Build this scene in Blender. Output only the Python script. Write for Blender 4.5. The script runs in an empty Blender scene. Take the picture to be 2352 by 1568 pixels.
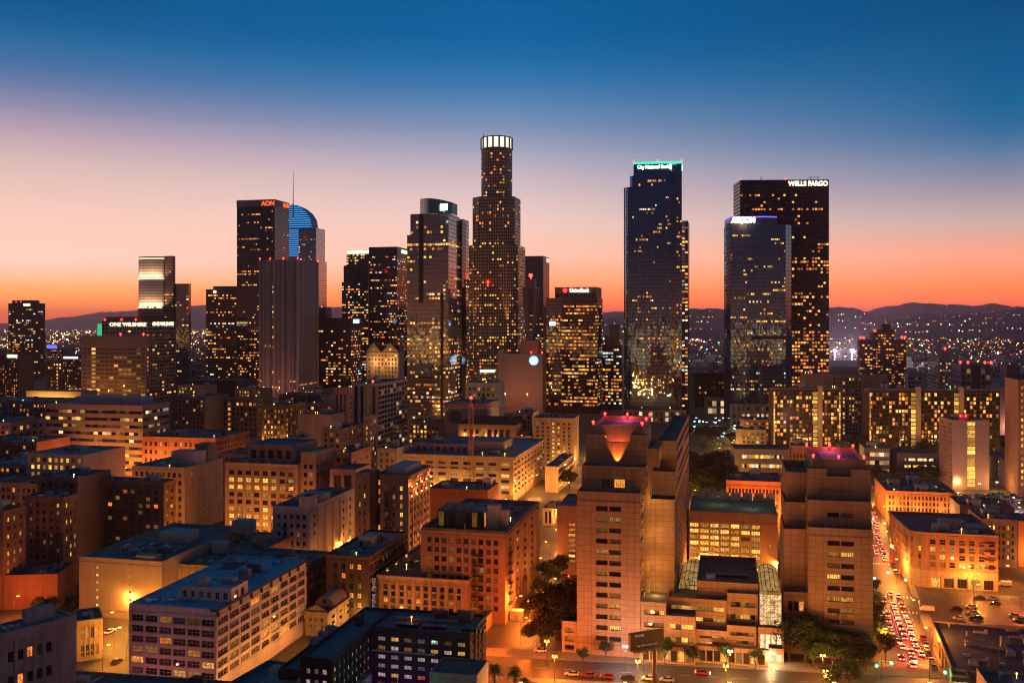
import bpy, math, random
from mathutils import Vector, Matrix
R = math.radians
sc = bpy.context.scene
rng = random.Random(7)
# ---------------------------------------------------------------- camera, sky, exposure
F, CX, YH, HC = 2200.0, 1176.0, 740.0, 110.0      # focal length in view pixels (2352 wide), horizon row, eye height in metres
cam = bpy.data.objects.new('camera', bpy.data.cameras.new('camera'))
sc.collection.objects.link(cam)
cam.location = (0, 0, HC); cam.rotation_euler = (R(90), 0, 0)
cam.data.sensor_width = 36; cam.data.lens = 36*F/2352
cam.data.shift_y = -(784-YH)/2352
cam.data.clip_start = 1; cam.data.clip_end = 60000
sc.camera = cam
sc.view_settings.view_transform = 'Standard'; sc.view_settings.look = 'None'
sc.view_settings.exposure = 0.0; sc.view_settings.gamma = 1
sc.cycles.use_denoising = True; sc.cycles.filter_width = 1.1
sc.cycles.max_bounces = 5; sc.cycles.diffuse_bounces = 2; sc.cycles.glossy_bounces = 3
sc.cycles.transmission_bounces = 2; sc.cycles.volume_bounces = 0
sc.cycles.sample_clamp_indirect = 3.0; sc.cycles.caustics_reflective = False; sc.cycles.caustics_refractive = False

def lin(r, g, b):
    f = lambda c: c/12.92 if c <= .04045 else ((c+.055)/1.055)**2.4
    return (f(r/255), f(g/255), f(b/255), 1)

class NT:
    """small node-tree helper"""
    def __init__(s, tree): s.t = tree; s.n = tree.nodes; s.n.clear()
    def a(s, kind, ins=None, **kw):
        n = s.n.new('ShaderNode'+kind)
        for k, v in kw.items(): setattr(n, k, v)
        for k, v in (ins or {}).items():
            if hasattr(v, 'is_output'): s.t.links.new(v, n.inputs[k])
            else: n.inputs[k].default_value = v
        return n
    def m(s, op, a, b=None, c=None, clamp=False):
        ins = {0: a}
        if b is not None: ins[1] = b
        if c is not None: ins[2] = c
        return s.a('Math', ins, operation=op, use_clamp=clamp).outputs[0]
    def ramp(s, fac, pts, mode='LINEAR'):
        n = s.a('ValToRGB', {0: fac}); cr = n.color_ramp; cr.interpolation = mode
        while len(cr.elements) < len(pts): cr.elements.new(.5)
        for e, (p, c) in zip(cr.elements, sorted(pts, key=lambda q: q[0])):
            e.position = p; e.color = c if len(c) == 4 else (*c, 1)
        return n.outputs[0]
    def mix(s, fac, a, b, mode='MIX'):
        n = s.a('Mix', {0: fac, 6: a, 7: b}, data_type='RGBA', blend_type=mode)
        return n.outputs[2]

world = bpy.data.worlds.new('World'); sc.world = world; world.use_nodes = True
w = NT(world.node_tree)
tc = w.a('TexCoord')
xyz = w.a('SeparateXYZ', {0: tc.outputs['Generated']})
dx, dy, dz = xyz.outputs
h = w.m('DIVIDE', dz, .45, clamp=True)          # 0 horizon .. 1 at about 27 degrees
P = lambda y, x=0.0: ((YH-y)/math.sqrt(F*F+x*x+(YH-y)**2))/.45
rowsky = [  # image row, colours seen to the west-south-west (left), centre, right
 (740, (255,96,24), (255,92,44), (255,88,44)), (715, (255,130,40), (255,116,62), (255,108,56)), (688, (255,160,86), (255,140,86), (255,126,74)),
 (655, (255,184,130), (255,166,122), (255,142,92)), (602, (255,208,185), (255,192,163), (255,160,124)),
 (550, (255,207,188), (250,200,180), (236,168,146)), (502, (252,205,188), (240,202,193), (204,172,166)), (450, (242,200,187), (222,194,194), (172,156,166)),
 (400, (230,194,185), (200,183,193), (138,140,165)), (350, (214,182,184), (168,168,190), (96,126,162)),
 (302, (195,168,182), (136,152,186), (57,112,158)), (250, (158,148,176), (98,138,182), (24,104,154)), (200, (118,130,170), (64,124,176), (0,98,150)),
 (150, (78,116,164), (34,112,170), (0,92,146)), (91, (46,108,160), (8,102,164), (0,88,140)), (50, (22,98,154), (0,98,160), (0,83,136)), (0, (4,90,146), (0,95,155), (0,78,130))]
HZ = {740: 1.6, 715: 1.45, 688: 1.35, 655: 1.26, 602: 1.18, 550: 1.13, 502: 1.1, 450: 1.07, 400: 1.05, 350: 1.04}   # the low sky is seen through the haze
def lift(c, k): return tuple(q*k*.4 for q in c[:3])+(1,)      # ramps hold 0..1 only: scaled back up below
def redder(c, y): k = 1.1 if y >= 600 else 1.0; k = 1.25 if y >= 655 else k; return (c[0]*k, c[1], c[2]*(.8 if y >= 655 else 1), 1)
def skyramp(i):
    pts = [(P(r[0], 0.0 if i == 2 else 1150.0), redder(lift(lin(*r[i]), HZ.get(r[0], 1.0)), r[0])) for r in rowsky]
    pts.append((1.0, lift(lin(0,78,130), 1.0)))
    return w.ramp(h, pts, 'CARDINAL')
az = w.m('DIVIDE', dx, w.m('MAXIMUM', w.m('SQRT', w.m('ADD', w.m('MULTIPLY', dx, dx), w.m('MULTIPLY', dy, dy))), .001))
fl = w.m('MULTIPLY_ADD', az, 1/.45, 1.0, clamp=True)     # 0 at the left edge .. 1 centre
fr = w.m('DIVIDE', az, .45, clamp=True)
west = w.mix(1.0, w.mix(fr, w.mix(fl, skyramp(1), skyramp(2)), skyramp(3)), (2.5, 2.5, 2.5, 1), 'MULTIPLY')
east = w.ramp(h, [(0, lin(180,106,74)), (.07, lin(120,76,64)), (.18, lin(56,48,60)), (.4, lin(16,44,74)), (1, lin(4,56,92))])
fe = w.a('MapRange', {0: dy, 1: -.45, 2: .5}, interpolation_type='SMOOTHSTEP').outputs[0]
dusk = w.mix(fe, east, west)
up = w.a('MapRange', {0: dz, 1: .4, 2: .9}, interpolation_type='SMOOTHSTEP').outputs[0]
dusk = w.mix(up, dusk, (.004, .032, .052, 1))
nish = w.a('TexSky', sky_type='NISHITA', sun_disc=False, sun_elevation=R(-2.5), sun_rotation=R(-12))
sky = w.mix(1.0, dusk, w.mix(1.0, nish.outputs[0], (.003, .003, .003, 1), 'MULTIPLY'), 'ADD')
bg = w.a('Background', {0: sky, 1: 1.0})
w.a('OutputWorld', {0: bg.outputs[0]})

# ---------------------------------------------------------------- projection helpers: image row/column -> metres
def gp(x, y, z=0.0):
    Y = F*(HC-z)/(y-YH); return ((x-CX)*Y/F, Y)
# ---------------------------------------------------------------- materials
MATS = {}
def newmat(name):
    m = bpy.data.materials.new(name); m.use_nodes = True
    return m, NT(m.node_tree)
def out(n, sh): n.a('OutputMaterial', {0: sh})
def bsdf(n, col, rough=.8, **kw):
    ins = {'Base Color': col, 'Roughness': rough}; ins.update(kw)
    return n.a('BsdfPrincipled', ins).outputs[0]
def c4(c): return (*c[:3], 1)
def wallmat(col, brick=None, joint=.6, grime=.35, rough=.85):
    """masonry: uv is metres along / up the wall; brick=(w, h) draws joints"""
    key = ('wall', col, brick, joint, grime)
    if key in MATS: return MATS[key]
    m, n = newmat('masonry')
    uv = n.a('UVMap').outputs[0]
    t = n.a('TexCoord').outputs['Object']
    n1 = n.a('TexNoise', {'Vector': t, 'Scale': .11, 'Detail': 4}).outputs[0]
    mp = n.a('Mapping', {0: t, 3: (1.1, 1.1, .07)}).outputs[0]
    n2 = n.a('TexNoise', {'Vector': mp, 'Scale': 1.0, 'Detail': 3}).outputs[0]
    g = n.m('ADD', n.m('MULTIPLY', n1, .55), n.m('MULTIPLY', n2, .45))
    g = n.m('MULTIPLY_ADD', n.a('MapRange', {0: g, 1: .3, 2: .7}).outputs[0], 1.5*grime, 1-.85*grime)
    st = n.a('TexNoise', {'Vector': n.a('Mapping', {0: t, 3: (.45, .45, .03)}).outputs[0], 'Scale': 1.0, 'Detail': 5, 'Roughness': .7}).outputs[0]
    g = n.m('MULTIPLY', g, n.a('MapRange', {0: st, 1: .52, 2: .7, 3: 1.0, 4: 1-.8*grime}).outputs[0])
    c = n.mix(1, c4(col), n.a('CombineColor', {0: g, 1: g, 2: g}).outputs[0], 'MULTIPLY')
    if brick:
        b = n.a('TexBrick', {'Vector': uv, 'Color1': (1, 1, 1, 1), 'Color2': (.86, .86, .86, 1), 'Mortar': (joint, joint, joint, 1),
                             'Scale': 1.0, 'Mortar Size': min(.06*brick[1], .11), 'Brick Width': brick[0], 'Row Height': brick[1]}, offset=0.0 if brick[0] > .9 else .5)
        c = n.mix(1, c, b.outputs[0], 'MULTIPLY')
    out(n, bsdf(n, c, rough)); MATS[key] = m; return m
def plain(name, col, rough=.7, metal=0.0, spec=.5):
    key = (name, col, rough, metal)
    if key in MATS: return MATS[key]
    m, n = newmat(name)
    t = n.a('TexCoord').outputs['Object']
    g = n.m('MULTIPLY_ADD', n.a('TexNoise', {'Vector': t, 'Scale': .9, 'Detail': 4}).outputs[0], .5, .75)
    c = n.mix(1, c4(col), n.a('CombineColor', {0: g, 1: g, 2: g}).outputs[0], 'MULTIPLY')
    out(n, bsdf(n, c, rough, Metallic=metal)); MATS[key] = m; return m
def roofmat(col=(.16, .17, .18), patch=.5):
    key = ('roof', col, patch)
    if key in MATS: return MATS[key]
    m, n = newmat('roofing felt')
    t = n.a('TexCoord').outputs['Object']
    a = n.a('TexNoise', {'Vector': t, 'Scale': .09, 'Detail': 5, 'Roughness': .65}).outputs[0]
    b = n.a('TexNoise', {'Vector': t, 'Scale': .7, 'Detail': 2}).outputs[0]
    seam = n.a('TexBrick', {'Vector': t, 'Color1': (1, 1, 1, 1), 'Color2': (.82, .82, .84, 1), 'Mortar': (.7, .7, .7, 1), 'Scale': 1, 'Mortar Size': .06, 'Brick Width': 9.0, 'Row Height': 1.8}).outputs[0]
    g = n.m('ADD', n.m('MULTIPLY', n.a('MapRange', {0: a, 1: .35, 2: .65}).outputs[0], patch), n.m('MULTIPLY_ADD', b, .5, .75-patch*.5))
    c = n.mix(1, n.mix(1, c4(col), seam, 'MULTIPLY'), n.a('CombineColor', {0: g, 1: g, 2: g}).outputs[0], 'MULTIPLY')
    out(n, bsdf(n, c, .9)); MATS[key] = m; return m
def emit(name, col, s, sample=False):
    key = ('emit', name, col, s)
    if key in MATS: return MATS[key]
    m, n = newmat(name)
    out(n, n.a('Emission', {0: c4(col), 1: s}).outputs[0])
    m.cycles.emission_sampling = 'FRONT' if sample else 'NONE'
    MATS[key] = m; return m
PAL = {'warm': ((1, .33, .045), (1, .48, .11)), 'yellow': ((1, .42, .055), (1, .55, .12)), 'white': ((1, .58, .24), (1, .78, .5)), 'orange': ((1, .2, .02), (1, .35, .06)),
       'cool': ((.55, .85, .6), (.7, .85, 1)), 'violet': ((.35, .1, .9), (.6, .3, 1)), 'pale': ((.55, .4, .42), (.8, .55, .5))}
def litmat(pal='warm', s=1.0):
    """a lit window: brightness and tint differ from window to window, curtains and lamps break up the inside"""
    key = ('lit', pal, s)
    if key in MATS: return MATS[key]
    m, n = newmat('lit window '+pal)
    oi = n.a('ObjectInfo'); uv = n.a('UVMap'); sx = n.a('SeparateXYZ', {0: uv.outputs[0]})
    r = n.m('FRACT', n.m('ADD', oi.outputs['Random'], sx.outputs[0]))
    r2 = n.m('FRACT', n.m('MULTIPLY', r, 17.31))
    t = n.a('TexCoord').outputs['Object']
    off = n.a('VectorMath', {0: t, 1: n.a('CombineXYZ', {0: n.m('MULTIPLY', r, 91), 1: n.m('MULTIPLY', r2, 37), 2: 0}).outputs[0]}, operation='ADD').outputs[0]
    cur = n.a('TexNoise', {'Vector': n.a('Mapping', {0: off, 3: (1.6, 1, .8)}).outputs[0], 'Scale': 1.0, 'Detail': 2}).outputs[0]
    inside = n.a('MapRange', {0: cur, 1: .3, 2: .7, 3: .35, 4: 1.35}).outputs[0]
    st = n.m('MULTIPLY', n.m('MULTIPLY', n.m('MULTIPLY_ADD', n.m('POWER', r2, 1.7), 1.5, .28), inside), s)
    a, b = PAL[pal]
    col = n.mix(r, c4(a), c4(b))
    e = n.a('Emission', {0: col, 1: st}).outputs[0]
    gl = n.a('BsdfGlossy', {0: (.05, .05, .06, 1), 1: .08}).outputs[0]
    out(n, n.a('AddShader', {0: e, 1: gl}).outputs[0])
    m.cycles.emission_sampling = 'NONE'; MATS[key] = m; return m
def darkglass(col=(.012, .014, .018), rough=.06, name='dark window glass', blinds=.5):
    key = (name, col, rough, blinds)
    if key in MATS: return MATS[key]
    m, n = newmat(name)
    oi = n.a('ObjectInfo'); sx = n.a('SeparateXYZ', {0: n.a('UVMap').outputs[0]})
    r = n.m('FRACT', n.m('ADD', oi.outputs['Random'], sx.outputs[0]))
    c = n.mix(n.m('MULTIPLY', n.m('POWER', n.m('FRACT', n.m('MULTIPLY', r, 7.7)), 3), blinds), c4(col), (.4, .36, .32, 1))
    out(n, bsdf(n, c, rough)); MATS[key] = m; return m
def towerglass(col, refl=.35, bay=1.5, fh=4.0, band=.28, bandcol=None, rough=.03, wob=.006, mull=.12, vis=.7, tint_=(.8, .86, .95)):
    """reflective curtain wall, uv in metres: floors with spandrel bands, mullions, panels that each tilt a hair"""
    key = ('tglass', col, refl, bay, fh, band, bandcol, rough, wob, mull, tint_)
    if key in MATS: return MATS[key]
    m, n = newmat('curtain wall glass')
    sx = n.a('SeparateXYZ', {0: n.a('UVMap').outputs[0]})
    u = n.m('DIVIDE', sx.outputs[0], bay); v = n.m('DIVIDE', sx.outputs[1], fh)
    fu, fv = n.m('FRACT', u), n.m('FRACT', v)
    cell = n.a('CombineXYZ', {0: n.m('FLOOR', u), 1: n.m('FLOOR', v), 2: 0}).outputs[0]
    wn = n.a('TexWhiteNoise', {0: cell}, noise_dimensions='3D')
    geo = n.a('NewGeometry')
    tilt = n.a('VectorMath', {0: n.a('VectorMath', {0: wn.outputs[1], 1: (.5, .5, .5)}, operation='SUBTRACT').outputs[0], 3: wob*2}, operation='SCALE').outputs[0]
    # slow warp across each pane as well
    t = n.a('TexCoord').outputs['Object']
    nz = n.a('TexNoise', {'Vector': t, 'Scale': .35, 'Detail': 1}).outputs[1]
    tilt2 = n.a('VectorMath', {0: n.a('VectorMath', {0: nz, 1: (.5, .5, .5)}, operation='SUBTRACT').outputs[0], 3: wob*2.4}, operation='SCALE').outputs[0]
    nor = n.a('VectorMath', {0: n.a('VectorMath', {0: geo.outputs['Normal'], 1: tilt}, operation='ADD').outputs[0], 1: tilt2}, operation='ADD').outputs[0]
    nor = n.a('VectorMath', {0: nor}, operation='NORMALIZE').outputs[0]
    isb = n.m('LESS_THAN', fv, band)
    ism = n.m('LESS_THAN', fu, mull)
    solid = n.m('MAXIMUM', isb, ism)
    tint = n.m('MULTIPLY_ADD', wn.outputs[0], .5, .75)
    base = n.mix(1, c4(col), n.a('CombineColor', {0: tint, 1: tint, 2: tint}).outputs[0], 'MULTIPLY')
    base = n.mix(n.m('MULTIPLY', solid, vis), base, c4(bandcol or tuple(x*.5 for x in col)))
    dif = n.a('BsdfDiffuse', {0: base}).outputs[0]
    glo = n.a('BsdfGlossy', {0: (*tint_, 1), 1: rough, 'Normal': nor}).outputs[0]
    fac = n.m('MULTIPLY', n.m('MULTIPLY_ADD', solid, -.55, 1.0), refl)
    out(n, n.a('MixShader', {0: fac, 1: dif, 2: glo}).outputs[0])
    MATS[key] = m; return m
def gridwall(col, win=(.015, .016, .02), bay=3.0, fh=4.0, wf=.6, hf=.55):
    """stone tower skin with punched dark windows, uv in metres (far towers only)"""
    key = ('grid', col, win, bay, fh, wf, hf)
    if key in MATS: return MATS[key]
    m, n = newmat('stone grid wall')
    sx = n.a('SeparateXYZ', {0: n.a('UVMap').outputs[0]})
    fu = n.m('FRACT', n.m('DIVIDE', sx.outputs[0], bay)); fv = n.m('FRACT', n.m('DIVIDE', sx.outputs[1], fh))
    inw = n.m('MULTIPLY', n.m('LESS_THAN', fu, wf), n.m('LESS_THAN', fv, hf))
    t = n.a('TexCoord').outputs['Object']
    g = n.m('MULTIPLY_ADD', n.a('TexNoise', {'Vector': t, 'Scale': .05, 'Detail': 4}).outputs[0], .5, .75)
    c = n.mix(1, c4(col), n.a('CombineColor', {0: g, 1: g, 2: g}).outputs[0], 'MULTIPLY')
    s1 = bsdf(n, c, .8); s2 = bsdf(n, c4(win), .08)
    out(n, n.a('MixShader', {0: inw, 1: s1, 2: s2}).outputs[0]); MATS[key] = m; return m

# ---------------------------------------------------------------- mesh builder
class MB:
    def __init__(s): s.v = []; s.d = {}; s.f = []; s.uv = []; s.mi = []
    def p(s, x, y, z):
        k = (round(x, 3), round(y, 3), round(z, 3))
        i = s.d.get(k)
        if i is None: i = s.d[k] = len(s.v); s.v.append((x, y, z))
        return i
    def face(s, pts, uv=None, m=0):
        ids = [s.p(*q) for q in pts]
        if len(set(ids)) < 3: return
        s.f.append(ids); s.uv.append(uv or [(0, 0)]*len(ids)); s.mi.append(m)
    def box(s, x0, y0, z0, x1, y1, z1, m=0, bottom=True):
        A = [(x0, y0), (x1, y0), (x1, y1), (x0, y1)]
        s.prism(A, z0, z1, m, bottom=bottom)
    def prism(s, poly, z0, z1, m=0, mtop=None, bottom=True, top=True, u0=0.0):
        n = len(poly); u = u0
        for i in range(n):
            a, b = poly[i], poly[(i+1) % n]
            L = math.hypot(b[0]-a[0], b[1]-a[1])
            s.face([(*a, z0), (*b, z0), (*b, z1), (*a, z1)], [(u, z0), (u+L, z0), (u+L, z1), (u, z1)], m)
            u += L
        if top: s.face([(*q, z1) for q in poly], None, m if mtop is None else mtop)
        if bottom: s.face([(*q, z0) for q in reversed(poly)], None, m)
    def cyl(s, x, y, z0, z1, r0, r1=None, n=10, m=0):
        r1 = r0 if r1 is None else r1
        A = [(x+r0*math.cos(2*math.pi*i/n), y+r0*math.sin(2*math.pi*i/n)) for i in range(n)]
        B = [(x+r1*math.cos(2*math.pi*i/n), y+r1*math.sin(2*math.pi*i/n)) for i in range(n)]
        for i in range(n):
            j = (i+1) % n
            s.face([(*A[i], z0), (*A[j], z0), (*B[j], z1), (*B[i], z1)], None, m)
        s.face([(*q, z1) for q in B], None, m); s.face([(*q, z0) for q in reversed(A)], None, m)
    def bar(s, a, b, r, m=0):
        """square bar between two points"""
        a, b = Vector(a), Vector(b); d = (b-a).normalized()
        q = Vector((0, 0, 1)) if abs(d.z) < .9 else Vector((1, 0, 0))
        e = d.cross(q).normalized()*r; g = d.cross(e).normalized()*r
        A = [a+e+g, a-e+g, a-e-g, a+e-g]; B = [x+(b-a) for x in A]
        for i in range(4):
            j = (i+1) % 4; s.face([A[i], A[j], B[j], B[i]], None, m)
        s.face(A[::-1], None, m); s.face(B, None, m)
    def mesh(s, name, mats):
        me = bpy.data.meshes.new(name)
        me.from_pydata(s.v, [], s.f)
        ul = me.uv_layers.new(name='UVMap')
        flat = [c for f in s.uv for q in f for c in q]
        if len(flat) == len(ul.data)*2: ul.data.foreach_set('uv', flat)
        for m in (mats if isinstance(mats, (list, tuple)) else [mats]): me.materials.append(m)
        me.polygons.foreach_set('material_index', s.mi)
        me.update(); return me
    def build(s, name, mats, parent=None):
        return link(name, s.mesh(name, mats), parent)
def link(name, data, parent=None, loc=None, rz=None):
    o = bpy.data.objects.new(name, data); sc.collection.objects.link(o)
    if parent is not None: o.parent = parent
    if loc is not None: o.location = loc
    if rz is not None: o.rotation_euler = (0, 0, rz)
    return o
def tag(o, label, cat=None, group=None, kind=None):
    o['label'] = label
    if cat: o['category'] = cat
    if group: o['group'] = group
    if kind: o['kind'] = kind
    return o
def thing(name, label, cat, loc=(0, 0, 0), rz=0.0, group=None):
    o = link(name, None, None, loc, rz); return tag(o, label, cat, group)
def copy_tree(o, parent=None):
    c = o.copy(); sc.collection.objects.link(c); c.parent = parent
    for ch in o.children: copy_tree(ch, c)
    return c
TEXTS = []
def text(name, parent, body, loc, width, height, mat, rz=0.0, extrude=.15, bold=0.0):
    cu = bpy.data.curves.new(name, 'FONT'); cu.body = body; cu.extrude = extrude; cu.offset = bold
    cu.align_x = 'CENTER'; cu.align_y = 'CENTER'; cu.materials.append(mat)
    o = link(name, cu, parent, loc); o.rotation_euler = (R(90), 0, rz)
    TEXTS.append((o, width, height)); return o
def fit_texts():
    bpy.context.view_layer.update()
    for o, wd, ht in TEXTS:
        d = o.dimensions
        sx_, sy_ = wd/max(d.x, .01), ht/max(d.y, .01)
        me = bpy.data.meshes.new_from_object(o.evaluated_get(bpy.context.evaluated_depsgraph_get()))
        me.transform(Matrix.Diagonal((sx_, sy_, 1, 1))); nm = o.name.split('.')[0]
        q = bpy.data.objects.new('tmp', me); sc.collection.objects.link(q); q.parent = o.parent; q.location = o.location; q.rotation_euler = o.rotation_euler
        bpy.data.objects.remove(o); q.name = nm
# ---------------------------------------------------------------- buildings
FOOT = []                       # ground outlines, so that lamps and trees keep clear of walls
WM = {}
DARK = darkglass()
def window_mesh(w, h, mat, mull, frame, arch=False):
    key = (round(w, 2), round(h, 2), mat.name, mull, frame.name if frame else None, arch)
    if key in WM: return WM[key]
    mb = MB(); a, b = w/2, h/2
    if arch:
        pts = [(-a, 0, -b), (a, 0, -b), (a, 0, b-a)] + [(a*math.cos(t), 0, b-a+a*math.sin(t)) for t in [R(30), R(60), R(90), R(120), R(150)]] + [(-a, 0, b-a)]
        mb.face(pts)
    else: mb.face([(-a, 0, -b), (a, 0, -b), (a, 0, b), (-a, 0, b)])
    mats = [mat]
    if frame:
        mats.append(frame); e = .09; d = .1
        for x0, z0, x1, z1 in ((-a, -b, -a+e, b), (a-e, -b, a, b), (-a+e, -b, a-e, -b+e), (-a+e, b-e, a-e, b)):
            mb.box(x0, -d, z0, x1, -.005, z1, 1)
        for i in range(1, mull[0]):
            x = -a+w*i/mull[0]; mb.box(x-.05, -d*.8, -b+e, x+.05, -.005, b-e, 1)
        for i in range(1, mull[1]):
            z = -b+h*i/mull[1]; mb.box(-a+e, -d*.6, z-.04, a-e, -.005, z+.04, 1)
    WM[key] = mb.mesh('window', mats); return WM[key]
WHITEFRAME = plain('painted frame', (.5, .47, .42), .6)
DARKFRAME = plain('dark frame', (.03, .03, .032), .5)
ROOF = roofmat()
METAL = plain('galvanised steel', (.32, .33, .34), .5)
CREAM = plain('painted plant room', (.48, .46, .43), .8)
UNITS = []
PATCH = [roofmat((.07, .07, .075), .4), roofmat((.26, .27, .28), .4), roofmat((.14, .13, .13), .6)]
PLANT = [plain('weathered sheet metal', (.24, .24, .25), .6), plain('pale sheet metal', (.46, .46, .45), .6), plain('dark sheet metal', (.1, .1, .11), .6)]
def unit_meshes():
    if UNITS: return UNITS
    mb = MB(); mb.box(-1.3, -.9, 0, 1.3, .9, 1.5); mb.cyl(-.6, 0, 1.5, 1.75, .5); mb.cyl(.6, 0, 1.5, 1.75, .5); mb.box(-1.5, -1.0, -.05, 1.5, 1.0, .12)
    UNITS.append(('air_unit', mb.mesh('air_unit', METAL)))
    mb = MB(); mb.cyl(0, 0, 0, 1.2, .25); mb.cyl(0, 0, 1.2, 1.5, .5, .2)
    UNITS.append(('vent_pipe', mb.mesh('vent_pipe', METAL)))
    mb = MB(); mb.box(-2.2, -.4, .25, 2.2, .4, .8); mb.box(-2.0, -.3, 0, -1.8, .3, .25); mb.box(1.8, -.3, 0, 2.0, .3, .25); mb.box(1.4, -.45, .8, 2.2, .45, 1.6)
    UNITS.append(('air_duct', mb.mesh('air_duct', METAL)))
    mb = MB(); mb.box(-1.1, -.8, 0, 1.1, .8, .45); mb.box(-1.0, -.7, .45, 1.0, .7, .55)
    UNITS.append(('skylight', mb.mesh('skylight', plain('skylight acrylic', (.5, .5, .5), .3))))
    return UNITS
class Bldg:
    def __init__(s, name, label, xl, yb, a=13.0, cat='building', group=None):
        s.P = gp(xl, yb); s.a = R(a); s.c, s.s = math.cos(s.a), math.sin(s.a)
        s.root = thing(name, label, cat, (*s.P, 0), -s.a, group); s.wins = []; s.n = 0
        s.k = s.P[1]/F
    def lx(s, px, dy=0.0):
        t = (px-CX)/F
        return (t*(s.P[1]+dy*s.c)-s.P[0]-dy*s.s)/(s.c+t*s.s)
    def ly(s, px, x=0.0):
        t = (px-CX)/F
        return (s.P[0]+x*s.c-t*(s.P[1]-x*s.s))/(t*s.c-s.s)
    def lz(s, py, x=0.0, dy=0.0): return HC-(py-YH)*(s.P[1]-x*s.s+dy*s.c)/F
    def dyz(s, py, z, x=0.0):
        """depth at which height z shows at image row py"""
        return ((HC-z)*F/(py-YH)-s.P[1]+x*s.s)/s.c
    def world(s, x, y): return (s.P[0]+x*s.c+y*s.s, s.P[1]-x*s.s+y*s.c)
    def foot(s, x0, y0, x1, y1): FOOT.append([s.world(*q) for q in ((x0, y0), (x1, y0), (x1, y1), (x0, y1))])
    def part(s, mb, name, mats, parent=None): return mb.build(name, mats, parent or s.root)
    # windows on a straight run of wall starting at o going along t
    def win(s, x, y, z, rz, w, h, mat, mull=(2, 2), frame=None, arch=False, keep=0): s.wins.append((x, y, z, rz, w, h, mat, mull, frame, arch, keep))
    def facade(s, mb, o, t, L, z0, z1, spec, mi=0):
        nx, ny = t[1], -t[0]
        P3 = lambda u, z, d: (o[0]+t[0]*u-nx*d, o[1]+t[1]*u-ny*d, z)
        rz = math.atan2(t[1], t[0])
        H = z1-z0
        if not spec:
            mb.face([P3(0, z0, 0), P3(L, z0, 0), P3(L, z1, 0), P3(0, z1, 0)], [(0, z0), (L, z0), (L, z1), (0, z1)], mi); return
        g = dict(m=(1.2, 1.2, 4.5, 2.0), ww=.55, wh=.58, fh=3.7, bay=3.6, lit=.1, pal='warm', r=.35, mull=(2, 2), frame=None, dark=DARK, ribbon=False, split=1, s=1.0, mask=None, nr=None, nc=None, litf=None, arch=None, keep=0, pil=None, dim=.13)
        g.update(spec)
        ml, mr, mbt, mt = g['m']
        nr = g['nr'] or max(1, int((H-mbt-mt)/g['fh']+.35)); nc = g['nc'] or max(1, int((L-ml-mr)/g['bay']+.4))
        fh, bay = (H-mbt-mt)/nr, (L-ml-mr)/nc
        hh = fh*g['wh']; ww = bay*g['ww']
        zi = [(z0+mbt+fh*i+(fh-hh)*.45, z0+mbt+fh*i+(fh-hh)*.45+hh) for i in range(nr)]
        si = [(ml, L-mr)] if g['ribbon'] else [(ml+bay*j+(bay-ww)/2, ml+bay*j+(bay+ww)/2) for j in range(nc)]
        r = g['r']
        S = [0]+[q for a in si for q in a]+[L]; Z = [z0]+[q for a in zi for q in a]+[z1]
        mask = g['mask']
        pr = g['pil'] if g['pil'] is not None else (.32 if s.k < .42 and not g['ribbon'] and nc > 3 and z0 < 1 and ww < bay*.8 else 0)
        if pr:
            zl, zh = z0+max(.5, mbt-.4), z1-max(.9, mt-.9)
            for j in range(2, len(S)-2, 2):
                c_, w2 = (S[j]+S[j+1])/2, min(.55, (S[j+1]-S[j])*.36)
                a, b = c_-w2, c_+w2
                mb.face([P3(a, zl, -pr), P3(b, zl, -pr), P3(b, zh, -pr), P3(a, zh, -pr)], [(a, zl), (b, zl), (b, zh), (a, zh)], mi)
                for u0, u1 in ((a, a), (b, b)): mb.face([P3(u0, zl, 0), P3(u0, zl, -pr), P3(u0, zh, -pr), P3(u0, zh, 0)], [(0, zl), (pr, zl), (pr, zh), (0, zh)], mi)
                for q in (zl, zh): mb.face([P3(a, q, 0), P3(b, q, 0), P3(b, q, -pr), P3(a, q, -pr)], None, mi)
        for j in range(len(S)-1):
            for i in range(len(Z)-1):
                a, b, c, d = S[j], S[j+1], Z[i], Z[i+1]
                if b-a < 1e-4 or d-c < 1e-4: continue
                hole = j % 2 == 1 and i % 2 == 1
                col, row = j//2, i//2
                if hole and mask and not mask(row, col): hole = False
                if not hole:
                    mb.face([P3(a, c, 0), P3(b, c, 0), P3(b, d, 0), P3(a, d, 0)], [(a, c), (b, c), (b, d), (a, d)], mi); continue
                for q in (((a, c), (b, c)), ((b, c), (b, d)), ((b, d), (a, d)), ((a, d), (a, c))):
                    (u0, v0), (u1, v1) = q
                    mb.face([P3(u0, v0, 0), P3(u1, v1, 0), P3(u1, v1, r), P3(u0, v0, r)], [(u0, v0), (u1, v1), (u1, v1), (u0, v0)], mi)
                k = nc if g['ribbon'] else g['split']
                for q in range(k):
                    u = a+(b-a)*(q+.5)/k; wq = (b-a)/k; zc = (c+d)/2
                    cc = q if g['ribbon'] else col
                    lit = g['litf'](row, cc, nr, nc) if g['litf'] else rng.random() < g['lit']
                    if lit:
                        pal = g['pal'] if isinstance(g['pal'], str) else rng.choice(g['pal'])
                        mat = litmat(pal, g['s'])
                    else: mat = litmat('warm', .2) if rng.random() < g['dim'] else g['dark']
                    x, y, _ = P3(u, zc, r-.02)
                    arch = bool(g['arch'] and g['arch'](row))
                    s.win(x, y, zc, rz, wq+.04, d-c+.04, mat, g['mull'], g['frame'], arch, g['keep'])
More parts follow.
